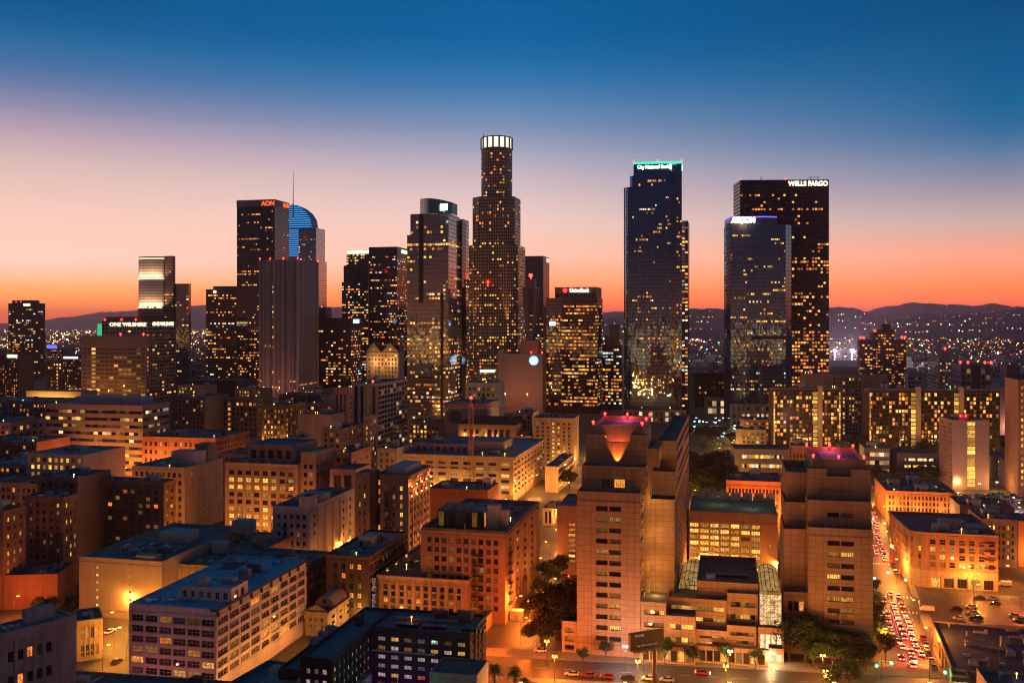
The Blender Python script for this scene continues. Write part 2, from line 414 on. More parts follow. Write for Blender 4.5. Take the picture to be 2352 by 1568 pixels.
    def vol(s, x0, y0, W, D, z0, z1, mat, F_=None, R_=None, L_=None, roof=ROOF, par=.9, name='wall', foot=True, B_=False):
        """a block: shell with real window openings, parapet, roof deck"""
        mb = MB(); x1, y1 = x0+W, y0+D
        s.facade(mb, (x0, y0), (1, 0), W, z0, z1, F_)
        s.facade(mb, (x1, y0), (0, 1), D, z0, z1, R_)
        s.facade(mb, (x1, y1), (-1, 0), W, z0, z1, None)
        s.facade(mb, (x0, y1), (0, -1), D, z0, z1, L_)
        e = .35; A = [(x0, y0), (x1, y0), (x1, y1), (x0, y1)]; B = [(x0+e, y0+e), (x1-e, y0+e), (x1-e, y1-e), (x0+e, y1-e)]
        for i in range(4):
            j = (i+1) % 4
            mb.face([(*A[i], z1), (*A[j], z1), (*B[j], z1), (*B[i], z1)], [(0, 0), (1, 0), (1, .1), (0, .1)])
            mb.face([(*B[i], z1), (*B[j], z1), (*B[j], z1-par-.3), (*B[i], z1-par-.3)], [(0, 0), (1, 0), (1, 1), (0, 1)])
        o = s.part(mb, name, mat)
        if s.k < .3 and F_ and not F_.get('ribbon') and z1-z0 > 12 and z0 < 1:
            bm = F_.get('m', (1, 1, 4.5, 2))
            for q in (z0+max(3.2, bm[2])-.35, z1-max(1.8, bm[3])+.15):
                sc_ = MB(); P_ = [(x0, y0-.22), (x1+.22, y0-.22), (x1+.22, y1), (x1+.003, y1), (x1+.003, y0-.003), (x0, y0-.003)] if R_ else [(x0, y0-.22), (x1, y0-.22), (x1, y0-.003), (x0, y0-.003)]
                sc_.prism(P_, q, q+.28); s.part(sc_, 'string_course', mat)
        rb = MB(); rb.box(x0+.2, y0+.2, z1-par-.25, x1-.2, y1-.2, z1-par)
        s.part(rb, 'roof', roof)
        if foot and z0 < 1: s.foot(x0, y0, x1, y1)
        return o
    def cornice(s, x0, y0, W, D, z, mat, dep=.6, ht=.7, faces='FR', name='cornice'):
        mb = MB(); x1, y1 = x0+W, y0+D
        xa = x0-(dep if 'L' in faces else .0); xb = x1+(dep if 'R' in faces else .0)
        mb.box(xa, y0-dep, z, xb, y0-.003, z+ht)
        mb.box(xa+.004, y0-dep*.6, z-ht*.6, xb-.004, y0-.004, z-.002)
        if 'R' in faces: mb.box(x1+.003, y0, z, xb, y1, z+ht)
        if 'L' in faces: mb.box(xa, y0, z, x0-.003, y1, z+ht)
        return s.part(mb, name, mat)
    def box(s, name, x0, y0, z0, x1, y1, z1, mat, parent=None):
        mb = MB(); mb.box(x0, y0, z0, x1, y1, z1); return s.part(mb, name, mat, parent)
    def clutter(s, x0, y0, x1, y1, z, n=5, huts=1, hutmat=None):
        if s.k < .36: n = int(n*1.8)+3
        s.extras(x0, y0, x1, y1, z)
        U = unit_meshes()
        used = []
        for _ in range(huts):
            wd, dd, hh = rng.uniform(4, 7), rng.uniform(3.5, 6), rng.uniform(2.6, 4)
            if x1-x0 < wd+3 or y1-y0 < dd+3: continue
            x, y = rng.uniform(x0+1, x1-wd-1), rng.uniform(y0+1.5, y1-dd-1)
            mb = MB(); mb.box(x, y, z, x+wd, y+dd, z+hh); mb.box(x-.15, y-.15, z+hh+.003, x+wd+.15, y+dd+.15, z+hh+.2)
            hut = s.part(mb, 'stair_house', hutmat or CREAM)
            db = MB(); db.box(x+.8, y-.05, z, x+1.8, y-.005, z+2.1); s.part(db, 'door', DARKFRAME, hut)
            used.append((x-1.6, y-1.6, x+wd+1.6, y+dd+1.6))
        for _ in range(n):
            for _try in range(6):
                x, y = rng.uniform(x0+2, max(x0+2.1, x1-2)), rng.uniform(y0+1.6, max(y0+1.7, y1-1.6))
                if all(not (a < x < c and b < y < d) for a, b, c, d in used): break
            else: continue
            used.append((x-2, y-1.5, x+2, y+1.5))
            nm, me = rng.choice(U); link(nm, me, s.root, (x, y, z+.004), rng.choice((0, math.pi/2)))
    def extras(s, x0, y0, x1, y1, z):
        """felt patches, long ducts, tanks and bare lamps on a roof"""
        if s.k > .5 or x1-x0 < 8 or y1-y0 < 8: return
        U = lambda a, b: rng.uniform(a, max(a+.1, b))
        for i in range(3 if s.k < .36 else 1):
            a, b = U(3, (x1-x0)*.35), U(2, (y1-y0)*.4); x, y = U(x0+.6, x1-a-.6), U(y0+.6, y1-b-.6)
            mb = MB(); mb.face([(x, y, z+.006+i*.004), (x+a, y, z+.006+i*.004), (x+a, y+b, z+.006+i*.004), (x, y+b, z+.006+i*.004)]); s.part(mb, 'roof_patch', PATCH[rng.randrange(3)])
        for i in range(2 if s.k < .36 else 1):
            L = U(5, (x1-x0)*.5); x, y = U(x0+1, x1-L-1), U(y0+1, y1-2); mb = MB()
            if rng.random() < .5: mb.prism([(x, y), (x+L, y), (x+L, y+.7), (x, y+.7)], z+.25, z+.95)
            else:
                L = min(L, y1-y0-3); y = U(y0+1, y1-L-1); mb.prism([(x, y), (x+.7, y), (x+.7, y+L), (x, y+L)], z+.25, z+.95)
            s.part(mb, 'air_duct', METAL)
        for i in range(2 if s.k < .36 else 1):
            a, b, c = U(2.2, 4.5), U(1.8, 3.4), U(1.4, 3.2); x, y = U(x0+1, x1-a-1), U(y0+1, y1-b-1)
            mb = MB(); mb.box(x, y, z+.004, x+a, y+b, z+c); mb.box(x+.3, y+.3, z+c, x+a-.3, y+b-.3, z+c+.35); s.part(mb, 'chiller', PLANT[rng.randrange(3)])
        for _l in range(rng.choice((0, 1, 1, 2))):
            x, y = U(x0+1, x1-1), U(y0, y0+1.5) if _l < 1 else U(y0+1, y1-1); mb = MB(); r_ = .16+.45*s.k; hh = rng.uniform(.9, 2.2); mb.cyl(x, y, z, z+hh, .06, .06, 6); mb.cyl(x, y, z+hh, z+hh+1.3*r_, r_, r_, 8); s.part(mb, 'roof_lamp', BULBS[rng.choice((0, 0, 1, 1, 1, 2, 3))])
        if rng.random() < .6 and s.k < .4: antenna(s, U(x0+2, x1-2), U(y0+2, y1-2), z, U(4, 9), .13)
    def fire_escape(s, face, u, z0, z1, L=4.2, W=None, fh=3.7):
        """iron landings and ladders up a wall: face 'F' or 'R', u metres along it"""
        mb = MB(); n = int((z1-z0)/fh); q = (lambda a, o, z: (a, -o, z)) if face == 'F' else (lambda a, o, z: (W+o, a, z))
        def bx(a0, a1, o0, o1, z, h): A, B = q(a0, o0, z), q(a1, o1, z+h); mb.box(min(A[0], B[0]), min(A[1], B[1]), z, max(A[0], B[0]), max(A[1], B[1]), z+h)
        for i in range(n):
            z = z0+i*fh; bx(u, u+L, .01, 1.25, z, .14); bx(u, u+L, 1.17, 1.25, z+.95, .08)
            for k in range(6): bx(u+L*k/5-.03, u+L*k/5+.03, 1.18, 1.24, z+.14, .81)
            if i < n-1: mb.bar(q(u+.6, .75, z+.1), q(u+L-.6, .75, z+fh), .09); mb.bar(q(u+.6, .35, z+.1), q(u+L-.6, .35, z+fh), .09)
        return s.part(mb, 'fire_escape', DARKFRAME)
    def finish(s, maxn=100):
        W = s.wins
        if not W: return s
        idx = list(range(len(W))); rng.shuffle(idx)
        idx.sort(key=lambda i: (-W[i][10], -round(W[i][4]*W[i][5], 1)))
        for i in idx[:maxn]:
            x, y, z, rz, w_, h_, mat, mull, fr, arch, _ = W[i]
            link('window', window_mesh(w_, h_, mat, mull, fr if s.k < .26 else None, arch), s.root, (x, y, z), rz)
        rest = idx[maxn:]
        if rest:
            mb = MB(); mats = []
            for i in rest:
                x, y, z, rz, w_, h_, mat, mull, fr, arch, _ = W[i]
                if mat not in mats: mats.append(mat)
                ca, sa = math.cos(rz)*w_/2, math.sin(rz)*w_/2; b = h_/2; q = (rng.random(), 0)
                mb.face([(x-ca, y-sa, z-b), (x+ca, y+sa, z-b), (x+ca, y+sa, z+b), (x-ca, y-sa, z+b)], [q]*4, mats.index(mat))
            o = s.part(mb, 'windows', mats); o['kind'] = 'stuff'
        return s
BULBS = [emit('bare lamp '+q[0], q[1], q[2]) for q in (('orange', (1, .3, .04), 7), ('yellow', (1, .5, .1), 7), ('white', (1, .8, .5), 6), ('green', (.5, 1, .35), 5))]
RED = emit('red warning light', (1, .02, .015), 14)
def beacon(b, x, y, z, r=.8):
    mb = MB(); mb.cyl(x, y, z, z+r*1.2, r*.3); mb.cyl(x, y, z+r*1.2, z+r*3.0, r)
    return b.part(mb, 'beacon', RED)
def antenna(b, x, y, z, h=8, r=.12):
    mb = MB(); mb.cyl(x, y, z, z+h, r, r*.4, 6); return b.part(mb, 'antenna', METAL)
def simple(name, label, xl, xr, yt, yb, col, xs=None, D=None, a=13.0, cat='building', F_=None, R_=None, L_=None, roof=ROOF, brick=None, cor=None, clutter=4, huts=1, par=.9, group=None, done=True, grime=.35, joint=.75):
    """one block seen with its front between image columns xl..xr, roof edge at row yt, standing on the ground at row yb"""
    b = Bldg(name, label, xl, yb, a, cat, group)
    W = b.lx(xr); H = b.lz(yt)
    if xs is not None: D = b.ly(xs, W if xs > xr else 0.0)
    if D is None or D <= 1 or D > 120: D = 30.0 if D is None or D <= 1 else 120.0
    m = wallmat(col, brick, joint, grime)
    b.vol(0, 0, W, D, 0, H, m, F_, R_, L_, roof, par)
    if cor: b.cornice(0, 0, W, D, H-.9, wallmat(tuple(min(.6, q*1.15) for q in col)), cor, .8, 'FR' if R_ or (xs or 0) > xr else ('FL' if xs else 'F'))
    if clutter or huts: b.clutter(1, 1, W-1, D-1, H-par, clutter, huts)
    b.W, b.D, b.H = W, D, H
    if done: b.finish()
    return b
def W_(**k): return k
# ---------------------------------------------------------------- ground, roads, hills
def gridmat_ground():
    m, n = newmat('dark city ground')
    t = n.a('TexCoord').outputs['Object']
    a = n.a('TexNoise', {'Vector': t, 'Scale': .02, 'Detail': 5}).outputs[0]
    b = n.a('TexNoise', {'Vector': t, 'Scale': .5, 'Detail': 4}).outputs[0]
    c = n.mix(a, (.07, .063, .055, 1), (.15, .13, .11, 1))
    c = n.mix(n.m('MULTIPLY', b, .4), c, (.03, .03, .03, 1))
    out(n, bsdf(n, c, .9)); return m
def asphalt(col=(.055, .052, .05), key='asphalt'):
    if key in MATS: return MATS[key]
    m, n = newmat('asphalt')
    t = n.a('TexCoord').outputs['Object']
    a = n.a('TexNoise', {'Vector': t, 'Scale': .12, 'Detail': 5}).outputs[0]
    b = n.a('TexNoise', {'Vector': t, 'Scale': 3.0, 'Detail': 3}).outputs[0]
    v = n.a('TexVoronoi', {'Vector': t, 'Scale': .16}, feature='DISTANCE_TO_EDGE').outputs[0]
    crack = n.a('MapRange', {0: v, 1: 0, 2: .012, 3: .55, 4: 1}).outputs[0]
    g = n.m('MULTIPLY', n.m('MULTIPLY_ADD', a, 1.0, .5), n.m('MULTIPLY', n.m('MULTIPLY_ADD', b, .5, .75), crack))
    c = n.mix(1, c4(col), n.a('CombineColor', {0: g, 1: g, 2: g}).outputs[0], 'MULTIPLY')
    out(n, bsdf(n, c, .55)); MATS[key] = m; return m
PAVE = wallmat((.26, .23, .2), (1.6, 1.6), .7, .3)
PAINT = plain('worn road paint', (.6, .56, .48), .6)
def sheet(name, pts, z, mat, kind='structure', label=None, cat='road', thick=0.0):
    mb = MB()
    x0, y0 = pts[0]
    uvq = [(p[0]-x0, p[1]-y0) for p in pts]
    if thick:
        mb.prism(pts, z-thick, z)
        for i, f in enumerate(mb.f):
            if len(f) == len(pts): mb.uv[i] = [(mb.v[q][0]-x0, mb.v[q][1]-y0) for q in f]
    else: mb.face([(*p, z) for p in pts], uvq)
    o = mb.build(name, mat); tag(o, label or name.replace('_', ' '), cat, None, kind); return o
mb = MB(); Q = 40000
mb.face([(-Q, -Q, 0), (Q, -Q, 0), (Q, Q, 0), (-Q, Q, 0)])
tag(mb.build('ground', gridmat_ground()), 'dark ground of the city plain running out to the hills', 'ground', None, 'structure')
def rotdir(a): return (math.cos(R(a)), -math.sin(R(a))), (math.sin(R(a)), math.cos(R(a)))   # along a front, into the depth
def strip(p0, d, L, half):
    n = (-d[1], d[0])
    return [(p0[0]-n[0]*half, p0[1]-n[1]*half), (p0[0]+d[0]*L-n[0]*half, p0[1]+d[1]*L-n[1]*half), (p0[0]+d[0]*L+n[0]*half, p0[1]+d[1]*L+n[1]*half), (p0[0]+n[0]*half, p0[1]+n[1]*half)]
def along(p, d, s, off=0.0):
    return (p[0]+d[0]*s-d[1]*off, p[1]+d[1]*s+d[0]*off)
V13, U13 = rotdir(13); A3 = 17.0; V3, U3 = rotdir(A3)
VM, UM = rotdir(8)
# Main street in front of the big granite building, the traffic street running away beside it
main0 = gp(1300, 1537)                     # middle of the carriageway
MAIN = along(main0, VM, -160)
road = sheet('road', strip(MAIN, VM, 420, 8.5), .02, asphalt(), label='asphalt street along the bottom in front of the stepped granite towers', cat='road')
T0 = gp(2067, 1468)                        # a point on the centre line of the traffic street
TS = along(T0, U3, -90)
sheet('road', strip(TS, U3, 520, 9.6), .03, asphalt(), label='busy traffic street running away between the granite tower and the curved brick building')
c0 = along(T0, U3, 42); sheet('road', strip(along(c0, V13, 8), V13, 260, 7.5), .024, asphalt(), label='cross street passing in front of the curved brick building')
s4 = gp(1180, 1260); sheet('road', strip(along(gp(1262, 1330), U13, -150), U13, 620, 7), .028, asphalt(), label='narrow orange street running away past the parking lot')
sheet('road', strip(along(gp(262, 1470), U13, -60), U13, 420, 8), .028, asphalt(), label='orange lit street between the tan warehouse and the white office block')
b0 = gp(1300, 1318); sheet('road', strip(along(b0, V13, -340), V13, 640, 8), .024, asphalt(), label='street hidden behind the granite towers')
b1 = gp(1300, 1150); sheet('road', strip(along(b1, V13, -420), V13, 800, 8), .024, asphalt(), label='wide street through the older blocks')
b2 = gp(1300, 1045); sheet('road', strip(along(b2, V13, -520), V13, 1050, 8), .024, asphalt(), label='street at the foot of the tall towers')
# pavements, raised 0.13 m
def pave(label, pts): return sheet('pavement', pts, .14, PAVE, label=label, cat='pavement', thick=.14)
pf = along(main0, VM, 0, 8.5)
mp0 = along(main0, VM, -28, 8.6)
pave('pavement with trees and lamps before the granite building', [mp0, along(mp0, VM, 148), along(mp0, VM, 148, 8), along(mp0, VM, 0, 8)])
nf = along(main0, VM, -40, -8.6)
pave('orange lit pavement with palms at the bottom edge', [along(nf, VM, -10, -6), along(nf, VM, 110, -6), along(nf, VM, 110), along(nf, VM, -10)])
kp = along(T0, U3, -24, -9.7)
pave('pavement along the traffic street beside the parking lot', [along(kp, U3, 0, -3.6), along(kp, U3, 58, -3.6), along(kp, U3, 58), along(kp, U3, 0)])
kp2 = along(T0, U3, -22, 9.7)
pave('pavement between the traffic street and the granite tower', [along(kp2, U3, 0), along(kp2, U3, 70), along(kp2, U3, 70, 4.5), along(kp2, U3, 0, 4.5)])
kp3 = along(T0, U3, 56, -9.7)
pave('pavement round the curved brick building', [along(kp3, U3, 0, -2.4), along(kp3, U3, 130, -2.4), along(kp3, U3, 130), along(kp3, U3, 0)])
# painted markings
def marking(label, pts, z=.036): return sheet('road_marking', pts, z, PAINT, label=label, cat='road marking')
marking('white centre line of the traffic street', strip(along(T0, U3, -8), U3, 46, .14))
for q, nm in ((-3.3, 'first'), (-6.5, 'second')):
    for i in range(9): marking('white lane dash on the traffic street', strip(along(T0, U3, -18+i*7, q), U3, 2.6, .09))
for s0 in (33, 54, 108):
    for i in range(14):
        marking('white bar of a zebra crossing over the traffic street', strip(along(T0, U3, s0, -9+i*1.35), U3, 3.2, .33))
marking('white stop line of the traffic street', strip(along(T0, U3, -24, -9), (-U3[1], U3[0]), 17, .2))
for i in range(26): marking('white lane dash on the street in front of the granite building', strip(along(MAIN, VM, 60+i*9, .3), VM, 3.5, .08), .026)
# parking lots
LOT = asphalt((.075, .066, .058), 'lot asphalt')
def lot(label, px, lines, lab2):
    pts = [gp(*q) for q in px]
    sheet('parking_lot', pts, .012, LOT, label=label, cat='parking lot')
    for (a, b, n, depth, rows) in lines:
        A, B = Vector(gp(*a)), Vector(gp(*b)); d = (B-A).normalized(); nn = Vector((-d.y, d.x))
        for i in range(n):
            p = A+(B-A)*i/(n-1)
            marking(lab2, strip(tuple(p), tuple(nn), depth, .07), .018)
lot('empty orange lit parking lot beside the brown brick block', [(1095, 1500), (1290, 1520), (1278, 1405), (1165, 1410)],
    [((1128, 1480), (1262, 1487), 16, 4.6, 1), ((1146, 1450), (1268, 1456), 16, 4.6, 1), ((1158, 1424), (1272, 1430), 16, 4.6, 1)], 'white bay line of the orange parking lot')
lot('half empty parking lot in front of the curved brick building', [(2135, 1430), (2460, 1440), (2440, 1374), (2122, 1366)],
    [((2190, 1412), (2400, 1420), 18, 4.6, 1), ((2215, 1390), (2400, 1396), 18, 4.6, 1)], 'white bay line of the lot before the curved building')
lot('dark parking lot with red light behind the tan warehouse', [(60, 1420), (190, 1420), (190, 1360), (60, 1360)], [], '')
lot('crowded parking lot behind the brick block with arches', [(2190, 1180), (2420, 1185), (2400, 1132), (2180, 1128)], [], '')
# hills far behind
from mathutils import noise as mnoise
def hills(label, dist, pts, depth, col, seed, rough=1.0, nx=240):
    """pts: (image column, image row of the ridge)"""
    mb = MB(); xs = [p[0] for p in pts]
    def ridge(px):
        for (a, b) in zip(pts, pts[1:]):
            if a[0] <= px <= b[0]:
                t = (px-a[0])/(b[0]-a[0]); t = t*t*(3-2*t); return a[1]+(b[1]-a[1])*t
        return pts[-1][1]
    rows = [(-1.0, 0), (-.75, .3), (-.5, .5), (-.3, .68), (-.12, .9), (0, 1), (.3, .8), (.8, 0)]
    grid = []
    for i in range(nx+1):
        px = xs[0]+(xs[-1]-xs[0])*i/nx
        hz = HC+(YH-ridge(px))*dist/F
        X = (px-CX)*dist/F; line = []
        for q, f in rows:
            n = mnoise.fractal((X*.0014+seed, q*1.4, seed), 1.0, 2.1, 5)
            n2 = mnoise.fractal((X*.006+seed*3, q*3, 1), .9, 2.1, 4)
            sc_ = (dist+q*depth)/dist
            z = max(-4, hz*f*(1+.28*n*(1-f)) + rough*n2*hz*.05*min(1, f*1.5))
            if f == 0: z = -5
            line.append((X*sc_, dist+q*depth, z))
        grid.append(line)
    for i in range(nx):
        for j in range(len(rows)-1):
            mb.face([grid[i][j], grid[i+1][j], grid[i+1][j+1], grid[i][j+1]])
    m, n = newmat('scrub hillside'); t = n.a('TexCoord').outputs['Object']
    c = n.mix(n.a('TexNoise', {'Vector': t, 'Scale': .006, 'Detail': 6}).outputs[0], c4(tuple(q*.6 for q in col)), c4(tuple(q*1.4 for q in col)))
    out(n, bsdf(n, c, .95))
    o = mb.build('hills', m); tag(o, label, 'hills', None, 'structure')
    o.data.polygons.foreach_set('use_smooth', [True]*len(o.data.polygons))
    return grid
HG = []
HG.append(hills('long hazy hills behind the towers on the sunset side', 20000, [(-400, 738), (60, 742), (150, 728), (250, 716), (330, 712), (430, 702), (560, 698), (700, 704), (830, 706), (1000, 712), (1250, 716), (1500, 722)], 2500, (.05, .045, .05), 3.1))
HG.append(hills('far purple mountain range on the horizon', 16000, [(1250, 726), (1400, 716), (1640, 709), (1800, 714), (1985, 715), (2040, 703), (2100, 695), (2180, 699), (2240, 702), (2280, 697), (2330, 704), (2700, 700)], 2500, (.05, .045, .05), 9.7))
HG.append(hills('dark wooded hills with house lights behind the apartment slabs', 8500, [(1330, 745), (1480, 712), (1590, 709), (1680, 710), (1760, 712), (1850, 712), (1920, 705), (1960, 708), (2010, 722), (2070, 732), (2140, 720), (2220, 722), (2300, 712), (2380, 702), (2700, 690)], 2600, (.035, .035, .035), 5.3, 1.6))
# the low city out to the hills: too many roofs and lamps to count
def city():
    mb = MB(); cb = MB(); lb = MB(); rr = random.Random(3)
    def free(x, y): return True
    for i in range(5200):
        # even over the picture rows: many far, fewer near
        py = 745+rr.random()**1.6*130; Y = F*HC/(py-YH)
        if Y > 11000: continue
        px = rr.uniform(-150, 2500); X = (px-CX)*Y/F
        if Y < 1750 and 500 < px < 1950: continue
        wv, dv, hv = rr.uniform(10, 34), rr.uniform(10, 30), rr.choice((4, 5, 6, 7, 8, 12, 16))*rr.uniform(.8, 1.3)
        if rr.random() < .03 and Y > 2500: hv *= 3
        a = R(13+rr.choice((0, 0, 10, -25))); c, s = math.cos(a), -math.sin(a)
        P_ = [(X+c*u-s*v, Y+s*u+c*v) for u, v in ((-wv/2, -dv/2), (wv/2, -dv/2), (wv/2, dv/2), (-wv/2, dv/2))]
        mb.prism(P_, -.5, hv, rr.choice((0, 0, 1, 2)), 3)
    o = mb.build('distant_roofs', [wallmat((.16, .13, .12)), wallmat((.3, .27, .24)), wallmat((.1, .09, .09)), ROOF])
    tag(o, 'low houses and halls covering the plain out to the hills', 'distant city', None, 'stuff')
    for i in range(3000):
        py = 748+rr.random()**1.3*125; Y = F*HC/(py-YH)
        px = rr.uniform(-150, 2500); X = (px-CX)*Y/F
        if Y < 1750 and 500 < px < 1950: continue
        r = rr.uniform(5, 11); hgt = rr.uniform(7, 15)
        for k in range(7):
            th, ph = rr.uniform(0, 6.28), rr.uniform(0, 1)
            cx_, cy_, cz = X+r*.7*math.cos(th)*ph, Y+r*.7*math.sin(th)*ph, hgt*rr.uniform(.35, .8)
            q = r*rr.uniform(.35, .6)
            pts = [(cx_+q*rr.uniform(-1, 1), cy_+q*rr.uniform(-1, 1), cz+q*rr.uniform(-1, 1)) for _ in range(4)]
            cb.face(pts[:3]); cb.face(pts[1:])
    o = cb.build('distant_foliage', plain('dark foliage', (.035, .045, .025), .9)); tag(o, 'dark tree tops scattered among the distant houses', 'distant trees', None, 'stuff')
    def lamp(X, Y, z, s, u):
        s *= .5; A = [(X-s, Y, z), (X, Y-s, z), (X+s, Y, z), (X, Y+s, z)]
        for i in range(4):
            j = (i+1) % 4
            lb.face([A[i], A[j], (X, Y, z+s)], [(u, 0)]*3); lb.face([A[j], A[i], (X, Y, z-s)], [(u, 0)]*3)
    for i in range(7500):                      # in view
        py = 746+abs(rr.gauss(0, 1))*46; Y = F*HC/(py-YH)
        if Y > 14000 or Y < 1350: continue
        px = rr.uniform(-200, 2560); X = (px-CX)*Y/F
        k_ = rr.random(); ca, sa = math.cos(R(13)), math.sin(R(13)); p_, q_ = X*ca-Y*sa, X*sa+Y*ca      # most stand along the streets of the grid
        if k_ < .42: p_ = round(p_/210)*210+rr.uniform(-9, 9)
        elif k_ < .75: q_ = round(q_/330)*330+rr.uniform(-9, 9)
        X, Y = p_*ca+q_*sa, -p_*sa+q_*ca
        if Y < 1750 and 500 < px < 1950 or Y < 1300: continue
        lamp(X, Y, rr.uniform(4, 14), Y*rr.choice((.0005, .0006, .0008, .0008, .0010, .0013, .0018)), rr.random())
    for i in range(450):                       # on the hillsides
        g = HG[2]; q = rr.randrange(len(g)); p = g[q][rr.choice((1, 1, 2, 2, 3, 3, 4))]; p2 = g[min(q+1, len(g)-1)][rr.choice((1, 2, 3))]
        t = rr.random()*.5; lamp(p[0]+(p2[0]-p[0])*t, p[1]-140, max(5, p[2]*.98), p[1]*rr.choice((.0006, .0008, .0012)), rr.random())
    for i in range(14000):                      # the same city behind the viewpoint, which the glass towers mirror
        r = 60+rr.random()**1.3*6500; th = R(rr.uniform(185, 355)); X, Y = r*math.cos(th), r*math.sin(th)
        lamp(X, Y, rr.uniform(3, 16), (1300+r)*rr.choice((.0010, .0014, .0022)), rr.random()**1.5*.84)
    m, n = newmat('city lamps'); sx = n.a('SeparateXYZ', {0: n.a('UVMap').outputs[0]})
    col = n.ramp(sx.outputs[0], [(0, (1, .33, .05)), (.3, (1, .45, .12)), (.5, (1, .62, .25)), (.68, (1, .8, .5)), (.8, (1, .2, .04)), (.86, (1, .02, .03)), (.91, (.1, 1, .35)), (.94, (.85, .9, 1)), (.97, (.2, .35, 1))], 'CONSTANT')
    br = n.m('MULTIPLY_ADD', n.m('POWER', n.m('FRACT', n.m('MULTIPLY', sx.outputs[0], 73.7)), 3.0), 12, 1.1)
    out(n, n.a('Emission', {0: col, 1: br}).outputs[0]); m.cycles.emission_sampling = 'NONE'
    o = lb.build('distant_lamps', m); tag(o, 'specks of street and window light over the far city', 'distant lights', None, 'stuff')
city()
# ---------------------------------------------------------------- granite towers with their podium (one building)
GRAN = wallmat((.46, .28, .18), (2.4, 1.9), .62, .22)
SMOOTH = wallmat((.48, .3, .2), None, .6, .15)
RIB = W_(ribbon=True, ww=1.0)
b = Bldg('government_building', 'stepped granite government building of two tall towers joined by a low podium with glass vaults', 1325, 1500)
def pairwin(row, col): return True
def gv(x0, x1, dy, d, z0, z1, F_=None, R_=None, L_=None, mat=GRAN, par=1.1, roof=ROOF):
    return b.vol(x0, dy, x1-x0, d, z0, z1, mat, F_, R_, L_, roof, par)
def tower_front(px0, px1, pya, pyb, rowpx0, rowpx1, n, dy, litf):
    """margins so that n rows of paired windows fall between image rows"""
    pass
K = b.lx
tz = lambda py, px, dy=0: b.lz(py, K(px, dy), dy)
# left tower -------------------------------------------------
xa0, xa1 = K(1325), K(1470)
zA, zB, zC, zD = tz(1130, 1400), tz(1070, 1400, 5), tz(997, 1400, 11), tz(976, 1400, 15)
wl, wr = K(1367)-xa0, xa1-K(1428)
litA = lambda r, c, nr, nc: (nr-1-r, c) in ((1, 1), (4, 0), (10, 1), (9, 1), (8, 1)) and rng.random() < .8 or (r in (1, 2) and c == 1)
fA = W_(nr=13, nc=2, m=(wl, wr, tz(1502, 1400), 3.2), ww=.88, wh=.44, r=1.0, litf=litA, mull=(6, 1), frame=DARKFRAME, pal='yellow', keep=2)
side = W_(nr=12, nc=1, m=(1.0, .8, 6, 3), ww=.8, wh=.5, r=1.0, lit=.35, pal='orange', mull=(3, 1), frame=DARKFRAME)
gv(xa0, xa1, 0, 12, 0, zA, dict(fA, m=(wl, wr, 4.0, 3.6)), side)
xb0, xb1 = K(1336, 5), K(1482, 5)
fB = W_(nr=1, nc=2, m=(K(1380, 5)-xb0, xb1-K(1437, 5), 1.6, 3.8), ww=.85, wh=.75, r=.8, litf=lambda r, c, a, d: c == 1, pal='orange', s=2.0, mull=(5, 1), frame=DARKFRAME, keep=2)
gv(xb0, xb1, 5, 10, zA-1.4, zB, fB, W_(nr=2, nc=1, m=(1, 1, 1, 1), ww=.8, wh=.5, r=.8, lit=.5, pal='orange'))
# third step with the notch that the floodlight shines through
xc0, xc1 = K(1346, 11), K(1487, 11); n0, n1 = K(1389, 11), K(1447, 11)
zN = tz(1015, 1400, 11)
gv(xc0, n0, 11, 4, zB-1.4, zC); gv(n1, xc1, 11, 4, zB-1.4, zC)
gv(n0, n1, 11, 1.6, zB-1.4, zN)
xd0, xd1 = K(1359, 15), K(1477, 15)
dD = b.dyz(955, zD, K(1420, 30))-15
gv(xd0, xd1, 15, dD, zB-1.4, zD, None, W_(nr=1, nc=7, m=(2, 2, zD-zB-7, 2.5), ww=.7, wh=.9, lit=.95, pal='white', s=.5, r=.5), None, SMOOTH, 1.6, roofmat((.22, .17, .3), .3))
gv(xc1-1, xc1+3.5, 15, dD-4, zB-1.4, zB+5, None, W_(nr=1, nc=6, m=(1, 1, 1.2, 1), ww=.75, wh=.9, r=.4, lit=.9, pal='yellow', s=1.6, keep=1))
gv(xa0+2, xa1+2, 15, 34, 0, zB-1.5, None, W_(nr=14, nc=9, m=(.6, .6, 5, 2), ww=.7, wh=.5, r=.8, lit=.16, pal='warm'))
# helicopter deck
hm, hn = newmat('helideck paint'); t_ = hn.a('TexCoord').outputs['Object']
out(hn, bsdf(hn, (.5, .34, .52, 1), .8))
hp = MB(); hp.box(xd0+5, 19, zD-1.596, xd1-6, 15+dD-4, zD-1.45)
deck = b.part(hp, 'helideck', hm)
cx_, cy_ = (xd0+xd1)/2, 15+dD/2; rg = MB()
for i in range(28):
    a0, a1 = 2*math.pi*i/28, 2*math.pi*(i+1)/28
    rg.face([(cx_+5*math.cos(a0), cy_+5*math.sin(a0), zD-1.44), (cx_+5*math.cos(a1), cy_+5*math.sin(a1), zD-1.44), (cx_+4.5*math.cos(a1), cy_+4.5*math.sin(a1), zD-1.44), (cx_+4.5*math.cos(a0), cy_+4.5*math.sin(a0), zD-1.44)])
b.part(rg, 'landing_ring', PAINT, deck)
for (x, y) in ((xd0+.4, 16), (xd1-.4, 16), (xd0+.4, 14+dD), (xd1-.4, 14+dD), (cx_, 14+dD), (xd1-.4, 15+dD/2)): beacon(b, x, y, zD+.02, .42)
LG = 1.5
